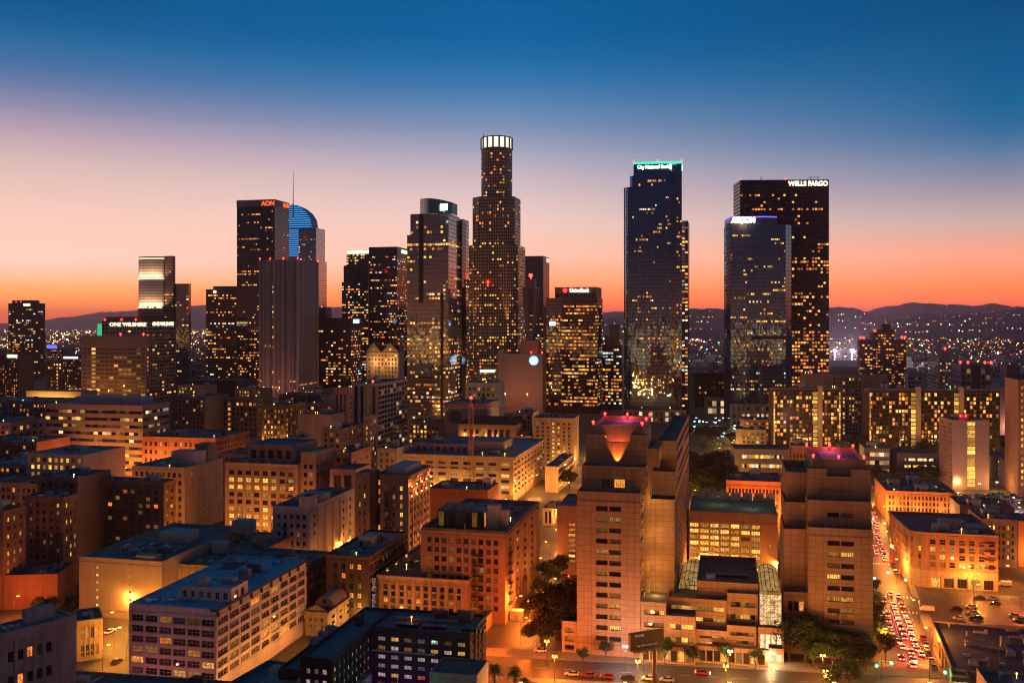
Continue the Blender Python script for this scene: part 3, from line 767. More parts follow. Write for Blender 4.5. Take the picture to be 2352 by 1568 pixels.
def lampb(parent, loc, watts, col=(1, .42, .1), r=.3, spot=None, aim=None):
    L = bpy.data.lights.new('lamp_light', 'SPOT' if spot else 'POINT'); L.energy = watts*LG; L.color = col; L.shadow_soft_size = r
    if spot: L.spot_size = R(spot); L.spot_blend = .5
    o = link('lamp_light', L, parent, loc)
    if aim: o.rotation_euler = Vector(aim).to_track_quat('-Z', 'Y').to_euler()
    return o
lampb(b.root, ((n0+n1)/2, 9.9, zB-.7), 8500, (1, .18, .03), .1, 58, (0, .13, 1))
lampb(b.root, ((n0+n1)/2, 13.7, zN-4.2), 3600, (1, .2, .08), .1, 100, (0, .12, 1))
for (x, y) in ((cx_, 17), (cx_, 13+dD)): lampb(b.root, (x, y, zD+1.5), 900, (1, .12, .2))
# rear slab to the right of it, stepping back
e0, e1 = K(1490, 17), K(1549, 17)
zE1, zE2, zE3 = tz(1146, 1520, 17), tz(1082, 1520, 23), tz(1012, 1530, 29)
louv = W_(nr=14, nc=8, m=(1.0, 1.0, 16, 1.6), ribbon=True, ww=1, wh=.5, r=1.1, lit=.12, pal='warm', dark=DARK)
eD = b.ly(1583, K(1555, 29))-17
gv(e0, e1, 17, eD, 0, zE1, None, louv)
gv(e0+.8, e1-.01, 23, eD-6, zE1-1.2, zE2, None, dict(louv, nr=2, m=(1, 1, 2, 1)))
gv(e0+1.6, e1-.02, 29, eD-12, zE2-1.2, zE3, None, dict(louv, nr=2, m=(1, 1, 2, 1)), None, GRAN, 1.8)
def flood(b, x, y, z, watts, col=(1, .36, .07), aim=None):  # makes only added fill lamps
    """added fill light with a made-up bulb, to brighten a facade"""
    r_ = .35+.5*b.k; mb = MB(); mb.cyl(x, y, z-2.5, z-r_, .12, .12, 6); mb.cyl(x, y, z-r_, z+r_, r_, r_, 8); b.part(mb, 'flood_or_fill_lamp', BULBS[1])
    return lampb(b.root, (x, y-.01, z+r_+.6), watts, col, .4)
# side lamps between the slabs
for zz in (19, 27, 38, 49): lampb(b.root, (xa1+4.2, 12.5, zz), 520, (1, .5, .12), .2)
# low left wing
gv(K(1290), xa0-.02, .4, 16, 0, tz(1426, 1300), W_(nr=3, nc=1, m=(.8, .8, .3, 1.5), ww=.9, wh=.6, r=1.2, lit=.2, pal='orange'))
# porch openings at street level
# podium ------------------------------------------------------
z1 = tz(1384, 1500)
off = W_(nr=3, nc=4, m=(1.2, .6, 5.0, 1.3), ribbon=True, ww=1, wh=.42, r=.9, lit=.55, pal='yellow', mull=(2, 1), frame=DARKFRAME)
gv(xa1+.02, K(1529), 1.0, 34, 0, z1, dict(off, lit=.35))
p5 = K(1597); z2 = tz(1414, 1560)
gv(K(1529)+.02, p5, 0, 8, 0, z2, dict(off, nr=2, lit=.7))
gv(K(1529)+.04, K(1669, 8), 8.02, 26, 0, tz(1374, 1600, 8), W_(nr=3, nc=5, m=(1.2, .8, 6.5, 1.4), ribbon=True, ww=1, wh=.4, r=.8, lit=.6, pal='yellow', mull=(2, 1), frame=DARKFRAME))
p6 = K(1669); gv(p5+.02, p6, 2.5, 5.4, 0, tz(1446, 1630, 2.5), dict(off, nr=2, lit=.3))
p7 = K(1738); gv(p6+.02, p7, 4.5, 5.4, 0, tz(1436, 1700, 4.5), dict(off, nr=2, lit=.15))
gv(p6+.04, K(1741, 10), 10.02, 26, 0, tz(1362, 1700, 10), W_(nr=3, nc=5, m=(1.2, .8, 7, 1.6), ribbon=True, ww=1, wh=.42, r=.9, lit=.5, pal='yellow', mull=(2, 1), frame=DARKFRAME))
u0, u1 = K(1600, 12), K(1742, 12); zU = tz(1336, 1650, 12)
gv(u0, u1, 12.4, b.dyz(1276, zU, u0+8)-12.4, 0, zU, None, None, None, GRAN, 1.4)
b.box('roof_trench', u0+4, 24, zU-1.39, u1-3, 27, zU-.5, DARKFRAME)
b.box('stair_house', u0+3, 15, zU-1.39, u0+6, 18, zU+1.2, CREAM)
# street arcade base
base = W_(nr=1, nc=14, m=(1, 1, .4, 1.2), ww=.82, wh=.9, r=1.0, lit=.35, pal='warm', mull=(3, 1), frame=DARKFRAME)
gv(xa1+.02, K(1597), -2.6, 2.5, 0, 5.6, dict(base, nc=7))
gv(K(1597)+.02, K(1765, 1), .6, 1.8, 0, 5.6, dict(base, nc=9))
# glass vaults
GL = 'vault glazing'
vm, vn = newmat(GL)
su = vn.a('SeparateXYZ', {0: vn.a('UVMap').outputs[0]})
gx = vn.m('LESS_THAN', vn.m('FRACT', vn.m('DIVIDE', su.outputs[0], 1.5)), .16); gy = vn.m('LESS_THAN', vn.m('FRACT', vn.m('DIVIDE', su.outputs[1], 1.5)), .16)
bar = vn.m('MAXIMUM', gx, gy)
nz = vn.a('TexNoise', {'Vector': vn.a('TexCoord').outputs['Object'], 'Scale': .35, 'Detail': 4}).outputs[0]
em = vn.a('Emission', {0: (1, .56, .16, 1), 1: vn.a('MapRange', {0: nz, 1: .3, 2: .75, 3: .1, 4: .75}).outputs[0]}).outputs[0]
gls = vn.a('AddShader', {0: em, 1: vn.a('BsdfGlossy', {0: (.12, .12, .13, 1), 1: .1}).outputs[0]}).outputs[0]
out(vn, vn.a('MixShader', {0: bar, 1: gls, 2: bsdf(vn, (.05, .045, .04, 1), .5)}).outputs[0]); vm.cycles.emission_sampling = 'NONE'
def vault(x0, x1, y0, y1, z, rise, front=None):
    mb = MB(); N = 10; prof = []
    for i in range(N+1):
        a = math.pi*i/N; prof.append(((x0+x1)/2-(x1-x0)/2*math.cos(a), z+rise*math.sin(a)))
    L = 0
    for i in range(N):
        d = math.hypot(prof[i+1][0]-prof[i][0], prof[i+1][1]-prof[i][1])
        mb.face([(prof[i][0], y0, prof[i][1]), (prof[i+1][0], y0, prof[i+1][1]), (prof[i+1][0], y1, prof[i+1][1]), (prof[i][0], y1, prof[i][1])], [(L, 0), (L+d, 0), (L+d, y1-y0), (L, y1-y0)]); L += d
    mb.face([(p[0], y0, p[1]) for p in prof], [(p[0], p[1]) for p in prof])
    mb.face([(p[0], y1, p[1]) for p in prof][::-1], [(p[0], p[1]) for p in prof][::-1])
    return b.part(mb, 'glass_vault', vm)
v0, v1 = K(1556, 20), K(1626, 20)
zv = tz(1346, 1590, 20); gv(v0, v1, 34.1, 16, 0, zv-.4); vault(v0+.3, v1-.3, 20, 52, zv-1.2, 3)
a0, a1 = K(1745, 7), K(1795, 7); za = tz(1362, 1770, 7)
gv(a0, a1, 8.1, 30, 0, za-.8); vault(a0+.1, a1-.1, 7.6, 40, za-.7, 2.4)
# bright glazed end wall with its lattice
am, an = newmat('lit atrium glass')
su = an.a('SeparateXYZ', {0: an.a('UVMap').outputs[0]})
nz = an.a('TexNoise', {'Vector': an.a('Mapping', {0: an.a('TexCoord').outputs['Object'], 3: (.5, 1, .9)}).outputs[0], 'Scale': .9, 'Detail': 5}).outputs[0]
out(an, an.a('Emission', {0: (1, .66, .3, 1), 1: an.a('MapRange', {0: nz, 1: .3, 2: .75, 3: .12, 4: 1.9}).outputs[0]}).outputs[0]); am.cycles.emission_sampling = 'NONE'
zl = tz(1436, 1770, 7); mb = MB(); mb.face([(a0, 7.9, zl), (a1, 7.9, zl), (a1, 7.9, za), (a0, 7.9, za)])
gw = b.part(mb, 'atrium_glass', am); mb = MB(); W9 = a1-a0
for i in range(7): x = a0+W9*i/6; mb.box(x-.07, 7.6, zl, x+.07, 7.86, za)
for j in range(9):
    z = zl+(za-zl)*j/8; mb.box(a0-.1, 7.5, z-.06, a1+.1, 7.59, z+.06)
    if j < 8:
        for i in range(6):
            x = a0+W9*i/6; mb.bar((x, 7.7, z), (x+W9/6, 7.7, z+(za-zl)/8), .05)
b.part(mb, 'lattice', plain('painted steel lattice', (.35, .33, .3), .5), gw)
gv(a0-.6, a1+.6, 5.5, 2.0, 0, zl-.2, W_(nr=1, nc=4, m=(.5, .5, .2, 2), ww=.8, wh=.95, r=.8, lit=.9, pal='white', s=1.4))
lampb(b.root, ((a0+a1)/2, 3, 2.6), 1600, (1, .6, .25))
RO = 14.0
KR = lambda px, d=0.0: b.lx(px, d+RO)
TR = lambda py, px, d=0: b.lz(py, KR(px, d), d+RO)
def gR(x0, x1, dy, *a_, **k_): return gv(x0, x1, dy+RO, *a_, **k_)
# right tower ---------------------------------------------------
r0, r1 = KR(1856), KR(2005)
yA, yB = TR(1213, 1930), TR(1150, 1930, 5)
litR = lambda r, c, nr, nc: ((nr-1-r), c) in ((1, 0), (1, 1), (3, 0), (5, 0), (5, 1), (6, 1))
gR(r0, r1, 0, 12, 0, yA, W_(nr=10, nc=2, m=(KR(1899)-r0, r1-KR(1963), 3.0, 3.0), ww=.9, wh=.44, r=1.0, litf=litR, mull=(6, 1), frame=DARKFRAME, pal='yellow', keep=2), None, None)
q0, q1 = KR(1855, 5), KR(2002, 5)
gR(q0, q1, 5, 10, yA-1.4, yB, W_(nr=1, nc=2, m=(KR(1898, 5)-q0, q1-KR(1961, 5), 3.6, 3.6), ww=.86, wh=.7, r=.8, lit=0, keep=1))
yC, yD = TR(1077, 1930, 11), TR(1054, 1930, 15)
q0, q1 = KR(1855, 11), KR(2000, 11); m0, m1 = KR(1899, 11), KR(1956, 11)
gR(q0, m0, 11, 4, yB-1.4, yC); gR(m1, q1, 11, 4, yB-1.4, yC); gR(m0, m1, 11, 4, yB-1.4, TR(1094, 1930, 11))
h0, h1 = KR(1866, 15), KR(1988, 15); hd = b.dyz(1026, yD, KR(1920, 16))-15-RO
gR(h0, h1, 15, hd, yB-1.4, yD, None, None, None, SMOOTH, 1.6, roofmat((.22, .17, .3), .3))
gR(KR(1857), KR(2003), 15.02, 34, 0, yB-1.5, None, None, None)
hp = MB(); hp.box(h0+4, 19+RO, yD-1.596, h1-5, 15+hd-4+RO, yD-1.45); deck = b.part(hp, 'helideck', hm)
cx_, cy_ = (h0+h1)/2, 15+hd/2+RO; rg = MB()
for i in range(28):
    t0_, t1_ = 2*math.pi*i/28, 2*math.pi*(i+1)/28
    rg.face([(cx_+5*math.cos(t0_), cy_+5*math.sin(t0_), yD-1.44), (cx_+5*math.cos(t1_), cy_+5*math.sin(t1_), yD-1.44), (cx_+4.5*math.cos(t1_), cy_+4.5*math.sin(t1_), yD-1.44), (cx_+4.5*math.cos(t0_), cy_+4.5*math.sin(t0_), yD-1.44)])
b.part(rg, 'landing_ring', PAINT, deck)
for (x, y) in ((h0+.4, 16), (h1-.4, 16), (h0+.4, 14+hd), (h1-.4, 14+hd), (cx_, 14+hd), (cx_, 15.6)): beacon(b, x, y+RO, yD+.02, .42)
for (x, y) in ((cx_, 17+RO), (cx_, 13+hd+RO)): lampb(b.root, (x, y, yD+1.5), 900, (1, .12, .2))
w0, w1 = KR(1800, 8), KR(1855, 8)
gR(w0, w1+.6, 8, 24, 0, TR(1214, 1830, 8)); gR(w0+.6, w1+1.2, 14, 20, TR(1214, 1830, 8)-1.2, TR(1153, 1830, 14)); gR(w0+1.4, w1+1.8, 20, 30, TR(1153, 1830, 14)-1.2, TR(1084, 1830, 20), None, None, None, GRAN, 2.2)
gR(KR(1798, 3), r0-.02, 2, 5.9, 0, TR(1357, 1830, 3), W_(nr=3, nc=3, m=(1.5, 1, 1, 1.6), ww=.8, wh=.55, r=1.2, lit=.1))
antenna(b, K(1400), 2.2, zA-1, 5); antenna(b, K(1440), 2.2, zA-1, 5)
# entrance canopy over the steps
gv(K(1766, 1), K(1800, 1), 1, 4.4, 4.2, 6.2)
lampb(b.root, (K(1770), 0, 3.6), 1500, (1, .6, .3))
b.finish(); GOV = b

# ---------------------------------------------------------------- front row, left to right
TAN, PINKW, WHT = (.40, .30, .23), (.44, .33, .32), (.55, .5, .48)
BLUEROOF = roofmat((.34, .38, .42), .35); DKROOF = roofmat((.11, .12, .13), .6); TEAL = roofmat((.17, .21, .22), .5)
# nearest roof along the bottom edge
simple('low_building', 'low flat grey roof cut off by the bottom edge under the pale violet block', -60, 490, 1657, 1770, (.3, .26, .26), D=36, a=10, roof=TEAL, clutter=6, huts=0)
b = Bldg('office_block', 'pale violet walled office block with slanting rows of dark windows at the bottom corner', -40, 1720, 38)
W = 18.0; zt_ = 19.0
W = b.lx(-5); D = b.ly(174, W); H = HC-(1412-YH)*(b.P[1]-W*b.s+D*b.c)/F
b.vol(0, 0, W, D, 0, H, wallmat((.42, .36, .38)), None, W_(nr=4, nc=5, m=(2, 6, 3, 3.2), ww=.6, wh=.42, lit=.15, pal='orange', r=.4, mull=(2, 1), frame=DARKFRAME), None, BLUEROOF)
b.box('penthouse', 2, D*.45, H-.85, W-3, D*.8, H+3, wallmat((.35, .33, .35))); b.clutter(1, 1, W-1, D*.4, H-.9, 4, 0); b.finish()
simple('corner_shop', 'small old corner shop with lit ground floor windows beside the orange street', 176, 236, 1424, 1520, (.42, .32, .22), D=13, a=-28, F_=W_(nr=2, nc=4, m=(1, 1, .6, 1.5), ww=.7, wh=.62, lit=.55, pal='orange', frame=WHITEFRAME), roof=DKROOF, cor=.7, clutter=1, huts=0)
# white office block with blue sky light put into its white roof's colour
b = Bldg('office_block', 'white six storey office block with blue sky glow painted into its roof and triple windows', 296, 1582, 13)
W = b.lx(497); H = b.lz(1384); D = b.ly(704, W)
tri = W_(nr=6, nc=6, m=(.5, .5, 4.5, 2.6), ww=.86, wh=.62, r=.5, lit=.2, pal=('warm', 'orange', 'warm'), mull=(3, 2), frame=WHITEFRAME, s=.8)
WHM = wallmat((.66, .59, .57), None, .7, .3)
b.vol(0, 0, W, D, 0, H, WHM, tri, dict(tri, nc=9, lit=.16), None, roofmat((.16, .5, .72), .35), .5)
mb = MB(); mb.box(W+.003, 0, H-.5, W+.9, D, H+.05); mb.box(W-1.6, -.9, H-.5, W+.9, -.003, H+.05)
for i in range(10):
    y = .3+(D-1.2)*i/9; mb.box(W+.003, y, H-2.4, W+.6, y+.7, H-.503)
b.part(mb, 'cornice', plain('green painted cornice', (.04, .06, .06), .6))
px0, px1, pz = b.lx(411, 8), b.lx(531, 8), H-.49
ph = b.vol(px0, 8, px1-px0, 10, pz, pz+4.4, WHM, W_(nr=1, nc=6, m=(.6, .6, .9, 1.3), ww=.5, wh=.9, lit=0, frame=WHITEFRAME), W_(nr=1, nc=2, m=(1, 1, .6, 1.2), ww=.5, wh=.9, lit=0), None, roofmat((.5, .55, .6), .3), .5, 'penthouse')
b.box('air_unit', px0+5, 10, pz+3.9, px0+8, 13, pz+6.4, CREAM); b.box('air_unit', px0+11, 14, pz+3.9, px0+15, 16.5, pz+5.6, METAL)
for i in range(6): link(*unit_meshes()[rng.choice((1, 3))], b.root, (rng.uniform(2, W-2), rng.uniform(1, 7), H-.49), 0)
for i in range(8): link(*unit_meshes()[rng.choice((0, 1, 2, 3))], b.root, (rng.uniform(2, W-2), rng.uniform(20, D-2), H-.49), 0)
for i in range(5): lampb(b.root, (W+6.5, 4+i*(D-6)/4, 5.5), 1300, (1, .34, .05))
lampb(b.root, (W*.3, -11, 4), 900, (1, .2, .2)); lampb(b.root, (W*.8, -11, 5), 900, (1, .26, .14))
b.extras(2, 20, W-2, D-2, H-.49); b.finish(); WB = b
# tan warehouse with two columns of small lit windows
b = Bldg('warehouse', 'big tan windowless warehouse with two columns of tiny lit windows', 182, 1412, 13)
W = b.lx(372); H = b.lz(1277); D = b.ly(500, W)
D = b.dyz(1232, H, b.lx(312, 60)) if False else 62
wm = wallmat((.46, .35, .25), None, .7, .18)
b.vol(0, 0, W, D, 0, H, wm, W_(nr=6, nc=2, m=(W*.02, W*.18, 3, 2.2), ww=.075, wh=.34, lit=.95, pal='yellow', r=.25, mull=(1, 1)), None, None, TEAL, .7)
b.box('lift_tower', W-12, 1.5, H-.69, W-4, 6, H+1.3, wm)
b.box('stair_house', 14, 30, H-.69, 26, 40, H+3.2, CREAM); b.box('stair_house', 34, 52, H-.69, 42, 58, H+4.5, CREAM)
b.clutter(3, 8, W-3, 28, H-.7, 8, 0); b.finish(10)
simple('loft_building', 'recessed brown wing with three lit windows next to the tan warehouse', 374, 525, 1292, 1405, (.3, .2, .15), D=58, F_=W_(nr=5, nc=8, m=(1, 1, 3, 1.2), ww=.2, wh=.35, lit=.3, pal='yellow', mask=lambda r, c: c in (1,)), roof=TEAL, clutter=9, huts=1)
b = simple('loft_building', 'old loft building whose cornice is washed by yellow light and whose roof carries planters', 527, 672, 1301, 1415, (.34, .25, .18), xs=752, F_=W_(lit=.1, fh=3.6, bay=3.4, m=(.8, .8, 4, 2.6)), R_=W_(lit=.05, fh=3.6, bay=4), roof=TEAL, cor=.9, clutter=3, huts=1, done=False)
lampb(b.root, (b.W*.5, -3.0, b.H-4.5), 500, (1, .5, .1)); lampb(b.root, (b.W*.1, -3.0, b.H-4.5), 400, (1, .5, .1))
pl = MB()
for i in range(7):
    x = 3+i*3.0
    pl.box(x, 3, b.H-.89, x+1.6, 4.2, b.H-.3)
    for q in range(26):
        c = Vector((x+.8+rng.uniform(-.9, .9), 3.6+rng.uniform(-.7, .7), b.H+rng.uniform(-.2, 1.5)))
        d1, d2 = [Vector((rng.uniform(-.5, .5), rng.uniform(-.5, .5), rng.uniform(-.4, .4))) for _ in range(2)]
        pl.face([c, c+d1, c+d1+d2])
b.part(pl, 'planter', plain('dark foliage', (.035, .05, .03), .9)); b.finish()
b = simple('brick_hotel', 'dark brick block with a handful of glowing windows and yellow lit string courses', 750, 846, 1271, 1420, (.13, .09, .07), xs=936, F_=W_(nr=5, nc=4, m=(2, 2, 4, 2.4), ww=.5, wh=.55, lit=.3, pal='orange', frame=DARKFRAME), R_=W_(nr=5, nc=10, m=(1, 1, 4, 2.6), ww=.5, wh=.55, lit=.1, pal='yellow', frame=DARKFRAME), roof=TEAL, cor=.6, clutter=9, huts=2, brick=(.6, .25), done=False)
mb = MB()
for z in (b.H-3.4, b.H-7.2): mb.box(b.W+.003, .5, z, b.W+.35, b.D-.5, z+.3)
b.part(mb, 'string_course', wallmat((.5, .4, .28)))
for y in (4, 14, 24, 36): lampb(b.root, (b.W+2.2, y, b.H-8.5), 420, (1, .48, .1))
b.finish()
# little theatre with a barrel roof
b = Bldg('theatre', 'small theatre with a grey barrel vaulted roof and a pale pediment', 700, 1458, 13)
W = b.lx(752); H = b.lz(1402); D = b.ly(856, W)
th = wallmat((.5, .41, .28), (1.2, .6), .8)
b.vol(0, 0, W, D, 0, H, th, W_(nr=2, nc=3, m=(1, 1, 2.2, 1.6), ww=.5, wh=.55, lit=.1, frame=WHITEFRAME), W_(nr=2, nc=6, m=(2, 2, 2.5, 1.6), ww=.4, wh=.55, lit=.1), None, DKROOF, .6)
b.cornice(0, 0, W, D, H-.4, th, .7, .6)
mb = MB(); mb.face([(0, .5, H), (W, .5, H), (W/2, .5, H+2.4)]); mb.face([(0, -.2, H+.21), (0, .5, H), (W/2, .5, H+2.4), (W/2, -.2, H+2.6)]); mb.face([(W, .5, H), (W, -.2, H+.21), (W/2, -.2, H+2.6), (W/2, .5, H+2.4)])
b.part(mb, 'pediment', th)
mb = MB(); N = 14; r_ = W*.44
for i in range(N):
    a0_, a1_ = math.pi*i/N, math.pi*(i+1)/N
    q = [(W/2+r_*math.cos(a0_), r_*math.sin(a0_)), (W/2+r_*math.cos(a1_), r_*math.sin(a1_))]
    mb.face([(q[0][0], 7, H+q[0][1]-.4), (q[0][0], D-4, H+q[0][1]-.4), (q[1][0], D-4, H+q[1][1]-.4), (q[1][0], 7, H+q[1][1]-.4)])
mb.face([(W/2+r_*math.cos(math.pi*i/N), 7, H+r_*math.sin(math.pi*i/N)-.4) for i in range(N+1)])
vr = b.part(mb, 'barrel_roof', plain('painted gable', (.3, .29, .3), .8))
mb = MB(); mb.d.clear()
mb.face([(W/2+.8*math.cos(2*math.pi*i/16), 6.95, H+r_*.45+.8*math.sin(2*math.pi*i/16)) for i in range(16)]); b.part(mb, 'round_window', DARK, vr)
for y in (6, 16, 26): lampb(b.root, (W+4, y, 4), 700, (1, .5, .1))
b.finish()
# hotel with arched top windows and its upright sign
b = Bldg('hotel_building', 'old stone hotel with arched top floor windows and a dark upright sign', 867, 1420, 13)
W = b.lx(1073); H = b.lz(1318); D = b.ly(1150, W)
ht = wallmat((.40, .29, .2), (1.4, .7), .82)
b.vol(0, 0, W, D, 0, H, ht, W_(nr=4, nc=10, m=(1.5, 1.5, 3.5, 3.0), ww=.55, wh=.7, r=.6, lit=.16, pal='orange', mull=(2, 2), frame=DARKFRAME, arch=lambda r: r == 3), W_(nr=4, nc=5, m=(2, 2, 4, 3), ww=.4, wh=.5, r=.4, lit=.06, pal='orange', arch=lambda r: r == 3), None, DKROOF, 1.0)
b.cornice(0, 0, W, D, H-.8, wallmat((.45, .34, .25)), .9, .8)
mb = MB()
for i in range(6):
    x = 1.2+(W-3.2)*i/5; mb.box(x-.35, -.35, 0, x+.55, -.003, H-1.9); mb.box(x-.5, -.5, H-1.897, x+.7, -.003, H-1.4)
b.part(mb, 'pilaster', ht)
mb = MB(); mb.face([(6, 8, H-.95), (W-8, 4, H-.95), (W-8, 12, H-.95), (8, 16, H-.95)])
b.box('roof_hatch', W-16, 6, H-1.0, W-8, 12, H-.1, CREAM); b.clutter(2, 12, W-3, D-2, H-1, 4, 1)
sg = MB(); sg.box(-1.6, -1.6, H-15.5, -1.0, .6, H-.6)
sg = MB(); sg.box(-2.6, -.9, 2.5, .4, -.5, H-1.2)
sign = b.part(sg, 'hotel_sign', plain('black enamel sign', (.012, .012, .012), .4))
LET = plain('pale sign letters', (.62, .56, .56), .5); LETE = emit('neon letters', (.9, .7, .75), .32)
word = 'HOTEL BARCLAY'; hh_ = (H-1.2-2.5)/len(word)
for i, ch in enumerate(word):
    if ch != ' ': text('letter', sign, ch, (-1.1, -.96, H-1.2-hh_*(i+.5)), 1.3, hh_*.72, LETE, 0, .05, .02)
b.finish()
# dark modern hotel in front
b = Bldg('modern_hotel', 'dark purple L shaped hotel with lit rooms and a violet glow in its court', 852, 1660, 13)
W = b.lx(1080); H = b.lz(1437); D = b.ly(1117, W)
dk = wallmat((.04, .03, .045), None, .7, .2)
PALEROOM = litmat('pale', .35)
rooms = W_(nr=9, nc=7, m=(1.2, .6, 2.6, 1.9), ww=.56, wh=.46, r=.3, lit=.42, pal=('orange', 'warm', 'yellow', 'pale'), s=.8, dark=PALEROOM, mull=(3, 1), frame=WHITEFRAME, keep=1)
b.vol(0, 0, W, D, 0, H, dk, rooms, W_(nr=9, nc=4, m=(1, 1, 2.6, 1.9), ww=.4, wh=.45, r=.3, lit=.35, pal='orange', dark=PALEROOM), None, TEAL, .7)
wing0 = max(-26, b.ly(752, 0.0)); xwl = b.lx(690, wing0)
b.vol(xwl, wing0, -xwl-.02, D-wing0, 0, H-.25, dk, W_(nr=8, nc=3, m=(1, 1, 2.6, 1.9), ww=.5, wh=.46, r=.3, lit=.15, pal='pale', dark=PALEROOM), dict(rooms, nr=9, nc=9, lit=.38, m=(.6, D+.6, 2.6, 1.9)), None, TEAL, .7)
b.vol(xwl-9, wing0+6, 9-.02, D-wing0-8, 0, H-6, dk, W_(nr=6, nc=2, m=(1, 1, 2.6, 1.9), ww=.6, wh=.46, lit=.5, pal='orange', dark=PALEROOM), None, None, TEAL, .7)
b.box('parapet_screen', xwl+3, 2, H-.94, -4, 5, H+1.8, plain('dark metal screen', (.03, .03, .035), .6))
for x0_ in (6, 14, 25): 
    mb = MB()
    for i in range(6): mb.box(x0_+i*1.1, 3, H-.69, x0_+i*1.1+.8, 5.4, H+.2)
    b.part(mb, 'solar_rack', plain('dark panel', (.02, .02, .025), .3))
for y in (-14, -9, -4): link(*unit_meshes()[0], b.root, (-10, y, H-.94), 0)
b.extras(1, 6, W-1, D-1, H-.69)
ledge = MB(); ledge.box(.3, -.6, H-6.5, W*.66, -.003, H-6.2); b.part(ledge, 'ledge', plain('pale ledge', (.45, .35, .36), .6))
lampb(b.root, (4, -11, 7), 3800, (.42, .08, .9), .4); lampb(b.root, (10, -6, 3), 1500, (.5, .1, .8), .4)
pod = b.vol(b.lx(992, -10), -12, b.lx(1100, -10)-b.lx(992, -10), 11.6, 0, b.lz(1542, 30, -10), wallmat((.46, .36, .36)), W_(nr=2, nc=3, m=(1, 1, 2, 1.5), ww=.7, wh=.6, lit=0), None, None, TEAL, .5)
sgn = MB(); sgn.box(-1, -20, 6.2, 9, -19.6, 7.2)
b.finish()
# low roofs in front of the dark hotel
b = simple('low_building', 'low roof with a white stair house lit violet on one side, below the dark hotel', 480, 735, 1592, 1740, (.36, .33, .34), D=26, a=20, roof=TEAL, clutter=6, huts=0, done=False)
b.box('stair_house', b.W*.62, 9, b.H-.9, b.W*.78, 13, b.H+3.2, wallmat((.5, .48, .5))); b.box('plant_room', b.W*.3, 8, b.H-.9, b.W*.58, 16, b.H+1.6, wallmat((.35, .35, .36))); b.finish()
b = simple('bar_pavilion', 'low bar pavilion with a strip of teal neon at the bottom edge', 742, 985, 1602, 1740, (.06, .12, .12), D=12, a=13, roof=plain('green lit roof felt', (.06, .2, .16), .8), clutter=2, huts=0, done=False)
mb = MB(); mb.box(b.W*.42, 4, b.H-.3, b.W*.7, 4.3, b.H+.5); b.part(mb, 'neon_strip', emit('teal neon', (.1, 1, .75), 4, True))
lampb(b.root, (b.W*.55, 2, b.H+1.5), 500, (.1, 1, .6)); b.finish()
# brown block with the glass rooftop house
b = Bldg('brown_block', 'tall brown brick block with a glass penthouse and white tanks on its roof', 966, 1420, 13)
W = b.lx(1160); H = b.lz(1211); D = b.ly(1237, W)
bw = wallmat((.34, .22, .17), (1.0, .4), .85)
b.vol(0, 0, W, D, 0, H, bw, W_(nr=8, nc=10, m=(2, 2, 4, 2.5), ww=.6, wh=.55, r=.4, lit=.03, frame=DARKFRAME), W_(nr=9, nc=4, m=(2, 7, 4, 3), ww=.3, wh=.5, r=.5, lit=.06, pal='orange'), None, DKROOF, 1.2)
b.cornice(0, 0, W, D, H-1.2, bw, .5, .6)
mb = MB(); mb.box(W+.003, D-9, 0, W+.8, D-2, H-2); b.part(mb, 'bay', bw)
gh = b.vol(4, 8, W-14, 14, H-1.19, H+5.4, plain('dark steel', (.04, .045, .05), .4), W_(nr=1, nc=8, m=(.4, .4, .6, .7), ww=.94, wh=1, r=.2, lit=.12, pal='yellow', s=.5, dark=darkglass((.02, .035, .035), .05, 'green glass')), W_(nr=1, nc=4, m=(.4, .4, .6, .7), ww=.94, wh=1, r=.2, lit=.3, pal='yellow', s=.5), None, BLUEROOF, .3, 'penthouse')
b.box('water_tank', W-9, 9, H-1.19, W-4.5, 13, H+7.6, CREAM); b.box('water_tank', W-4.3, 10, H-1.19, W-1.5, 13.4, H+5.5, WHITEFRAME)
b.clutter(5, 10, W-14, 20, H+5.1, 5, 0); b.clutter(2, 24, W-2, D-2, H-1.2, 6, 1)
b.fire_escape('F', W*.62, 6, H-4, 4.4); b.fire_escape('R', 5, 6, H-4, 4.4, W); antenna(b, W*.52, 1.2, H-7, 9, .5); b.finish()
# ---------------------------------------------------------------- middle blocks
w1 = W_(lit=.12, fh=3.6, bay=3.4, frame=DARKFRAME)
def wn(lit=.12, **k): return dict(w1, lit=lit, **k)
BRN, BRK, GRY = (.28, .18, .13), (.30, .16, .11), (.33, .3, .28)
# left side
simple('apartment_block', 'dark red brick apartment block with a column of yellow windows, cut by the picture edge', -60, 8, 1170, 1395, BRK, xs=59, F_=None, R_=W_(nr=9, nc=3, m=(1, 1, 6, 2), ww=.4, wh=.5, lit=.45, pal='yellow', frame=DARKFRAME), brick=(.6, .25), clutter=3, huts=1)
simple('brick_tenement', 'gloomy brown tenement with few lit windows behind the red apartment block', 58, 145, 1137, 1345, BRN, xs=181, F_=W_(nr=9, nc=5, m=(1, 1, 8, 2), ww=.42, wh=.5, lit=.12, pal='yellow', frame=DARKFRAME), R_=W_(nr=8, nc=3, m=(1, 1, 8, 2), ww=.4, wh=.5, lit=.3, pal='yellow'), brick=(.6, .25), clutter=4, huts=1)
simple('brick_tenement', 'taller brown tenement block rising behind the gloomy one', 86, 178, 1093, 1290, (.26, .17, .13), D=24, F_=wn(.05), brick=(.6, .25), clutter=2, huts=1, cor=.6)
simple('garage_building', 'low windowless red lit garage wall beside the dark parking lot', -60, 132, 1322, 1402, (.36, .16, .1), D=20, a=-6, roof=DKROOF, clutter=2, huts=0, brick=(.8, .3))
